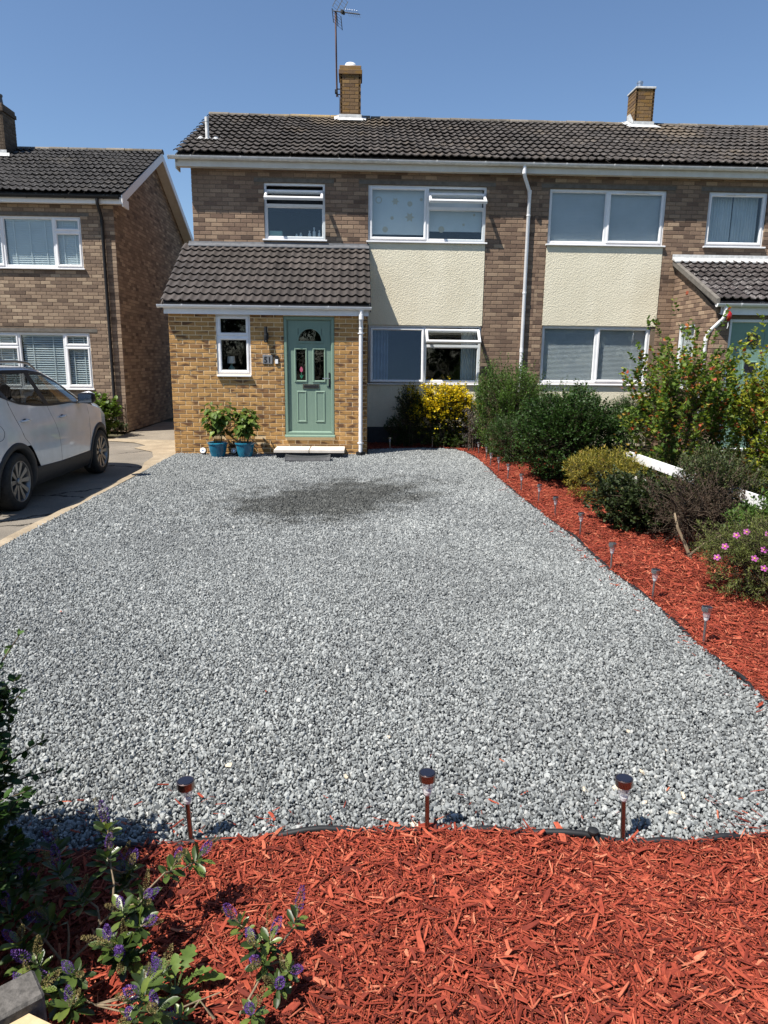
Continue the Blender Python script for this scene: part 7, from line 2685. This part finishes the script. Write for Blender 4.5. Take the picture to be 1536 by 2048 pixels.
# stray red chips and pale stones lying on the gravel, one by one
strays = [(545, 1632, .05, 'broad red chip on the gravel above the hebe'), (653, 1595, .03, 'short red chip on the gravel behind the left lamp'), (1005, 1522, .03, 'small red chip on the gravel behind the middle lamp'), (861, 1512, .03, 'thin red chip on the gravel past the middle lamp'), (1335, 1579, .03, 'red chip on the gravel right of the front lamps'), (1480, 1598, .025, 'pinkish chip on the gravel near the picture edge'), (532, 1383, .025, 'lone red chip far out on the gravel'), (122, 1223, .03, 'lone red chip at the far left of the gravel'), (826, 1634, .03, 'red chip beside the middle front lamp'), (1042, 1614, .025, 'slim red chip on the gravel near the edging'), (1268, 1191, .04, 'red chip on the gravel beside the side lamps')]
for k, (px, py, L, lab) in enumerate(strays):
    x, y, z = pz_(px, py, .022)
    o = put('wood_chip', CH[k % 9], None, (x, y, .024), (random.uniform(-.3, .3), random.uniform(-.2, .2), random.uniform(0, 3)), (L, L * .16, L * .07))
    tag(o, lab, 'wood chip', 'stray wood chips on the gravel')
PM_ = noisy('pale_beige_stone', (0.45, 0.37, 0.26), (0.62, 0.54, 0.42), 60, .8)
PST = stones(4, PM_)
pale = [(457, 1530, .013, 'pale stone among the gravel behind the left lamp'), (692, 1553, .012, 'beige pebble between the left and middle lamps'), (1170, 1580, .016, 'pale stone left of the right front lamp'), (1235, 1580, .018, 'beige stone touching the right front lamp'), (1285, 1545, .013, 'pale stone behind the right front lamp'), (1366, 1590, .014, 'beige stone right of the right front lamp'), (1290, 1605, .012, 'small pale stone beside the right front lamp'), (830, 1652, .016, 'cream pebble at the foot of the middle lamp'), (1345, 1627, .014, 'pale stone near the front edging at right'), (1330, 1500, .012, 'pale stone alone further up the gravel'), (1255, 1462, .011, 'pale stone far up behind the right lamp'), (775, 1474, .011, 'beige pebble at the middle of the gravel')]
for k, (px, py, r, lab) in enumerate(pale):
    x, y, z = pz_(px, py, .022)
    o = put('pebble', PST[k % 4], None, (x, y, .022), (random.uniform(0, 6), 0, random.uniform(0, 6)), (r * 1.3, r, r * .7))
    tag(o, lab, 'pebble', 'pale pebbles on the gravel')

# lawn blades
gl = jitter_grid(3.6, 9.5, -6.5, .5, .024)
dd = visible(gl)
gl = gl[dd]
bl = []
GM = leaf_mat('grass_blade', [(0, (0.03, 0.05, 0.012)), (0.5, (0.075, 0.10, 0.026)), (1, (0.2, 0.19, 0.07))], .6, .3)
rg = np.random.default_rng(2)
for k in range(6):
    V, F, T = [], [], []
    for j in range(9):
        a = rg.uniform(0, 6.28)
        o_ = rg.normal(0, .012, 2)
        h = rg.uniform(.02, .05)
        ln = rg.normal(0, .018, 2)
        b = len(V)
        c, s = math.cos(a) * .0022, math.sin(a) * .0022
        V += [(o_[0] - c, o_[1] - s, 0), (o_[0] + c, o_[1] + s, 0), (o_[0] + ln[0], o_[1] + ln[1], h)]
        F.append((b, b + 1, b + 2))
        T += [rg.random()] * 3
    bl.append(mesh_from('blade', np.array(V), F, T, GM))
n = len(gl)
scatter('grass', np.concatenate([gl, np.zeros((n, 1))], 1), np.stack([np.zeros(n), np.zeros(n), RNG.uniform(0, 6.28, n)], 1), np.repeat(RNG.uniform(.7, 1.3, (n, 1)), 3, 1), RNG.integers(0, 6, n), bl, 'short dry grass of the neighbour lawn')
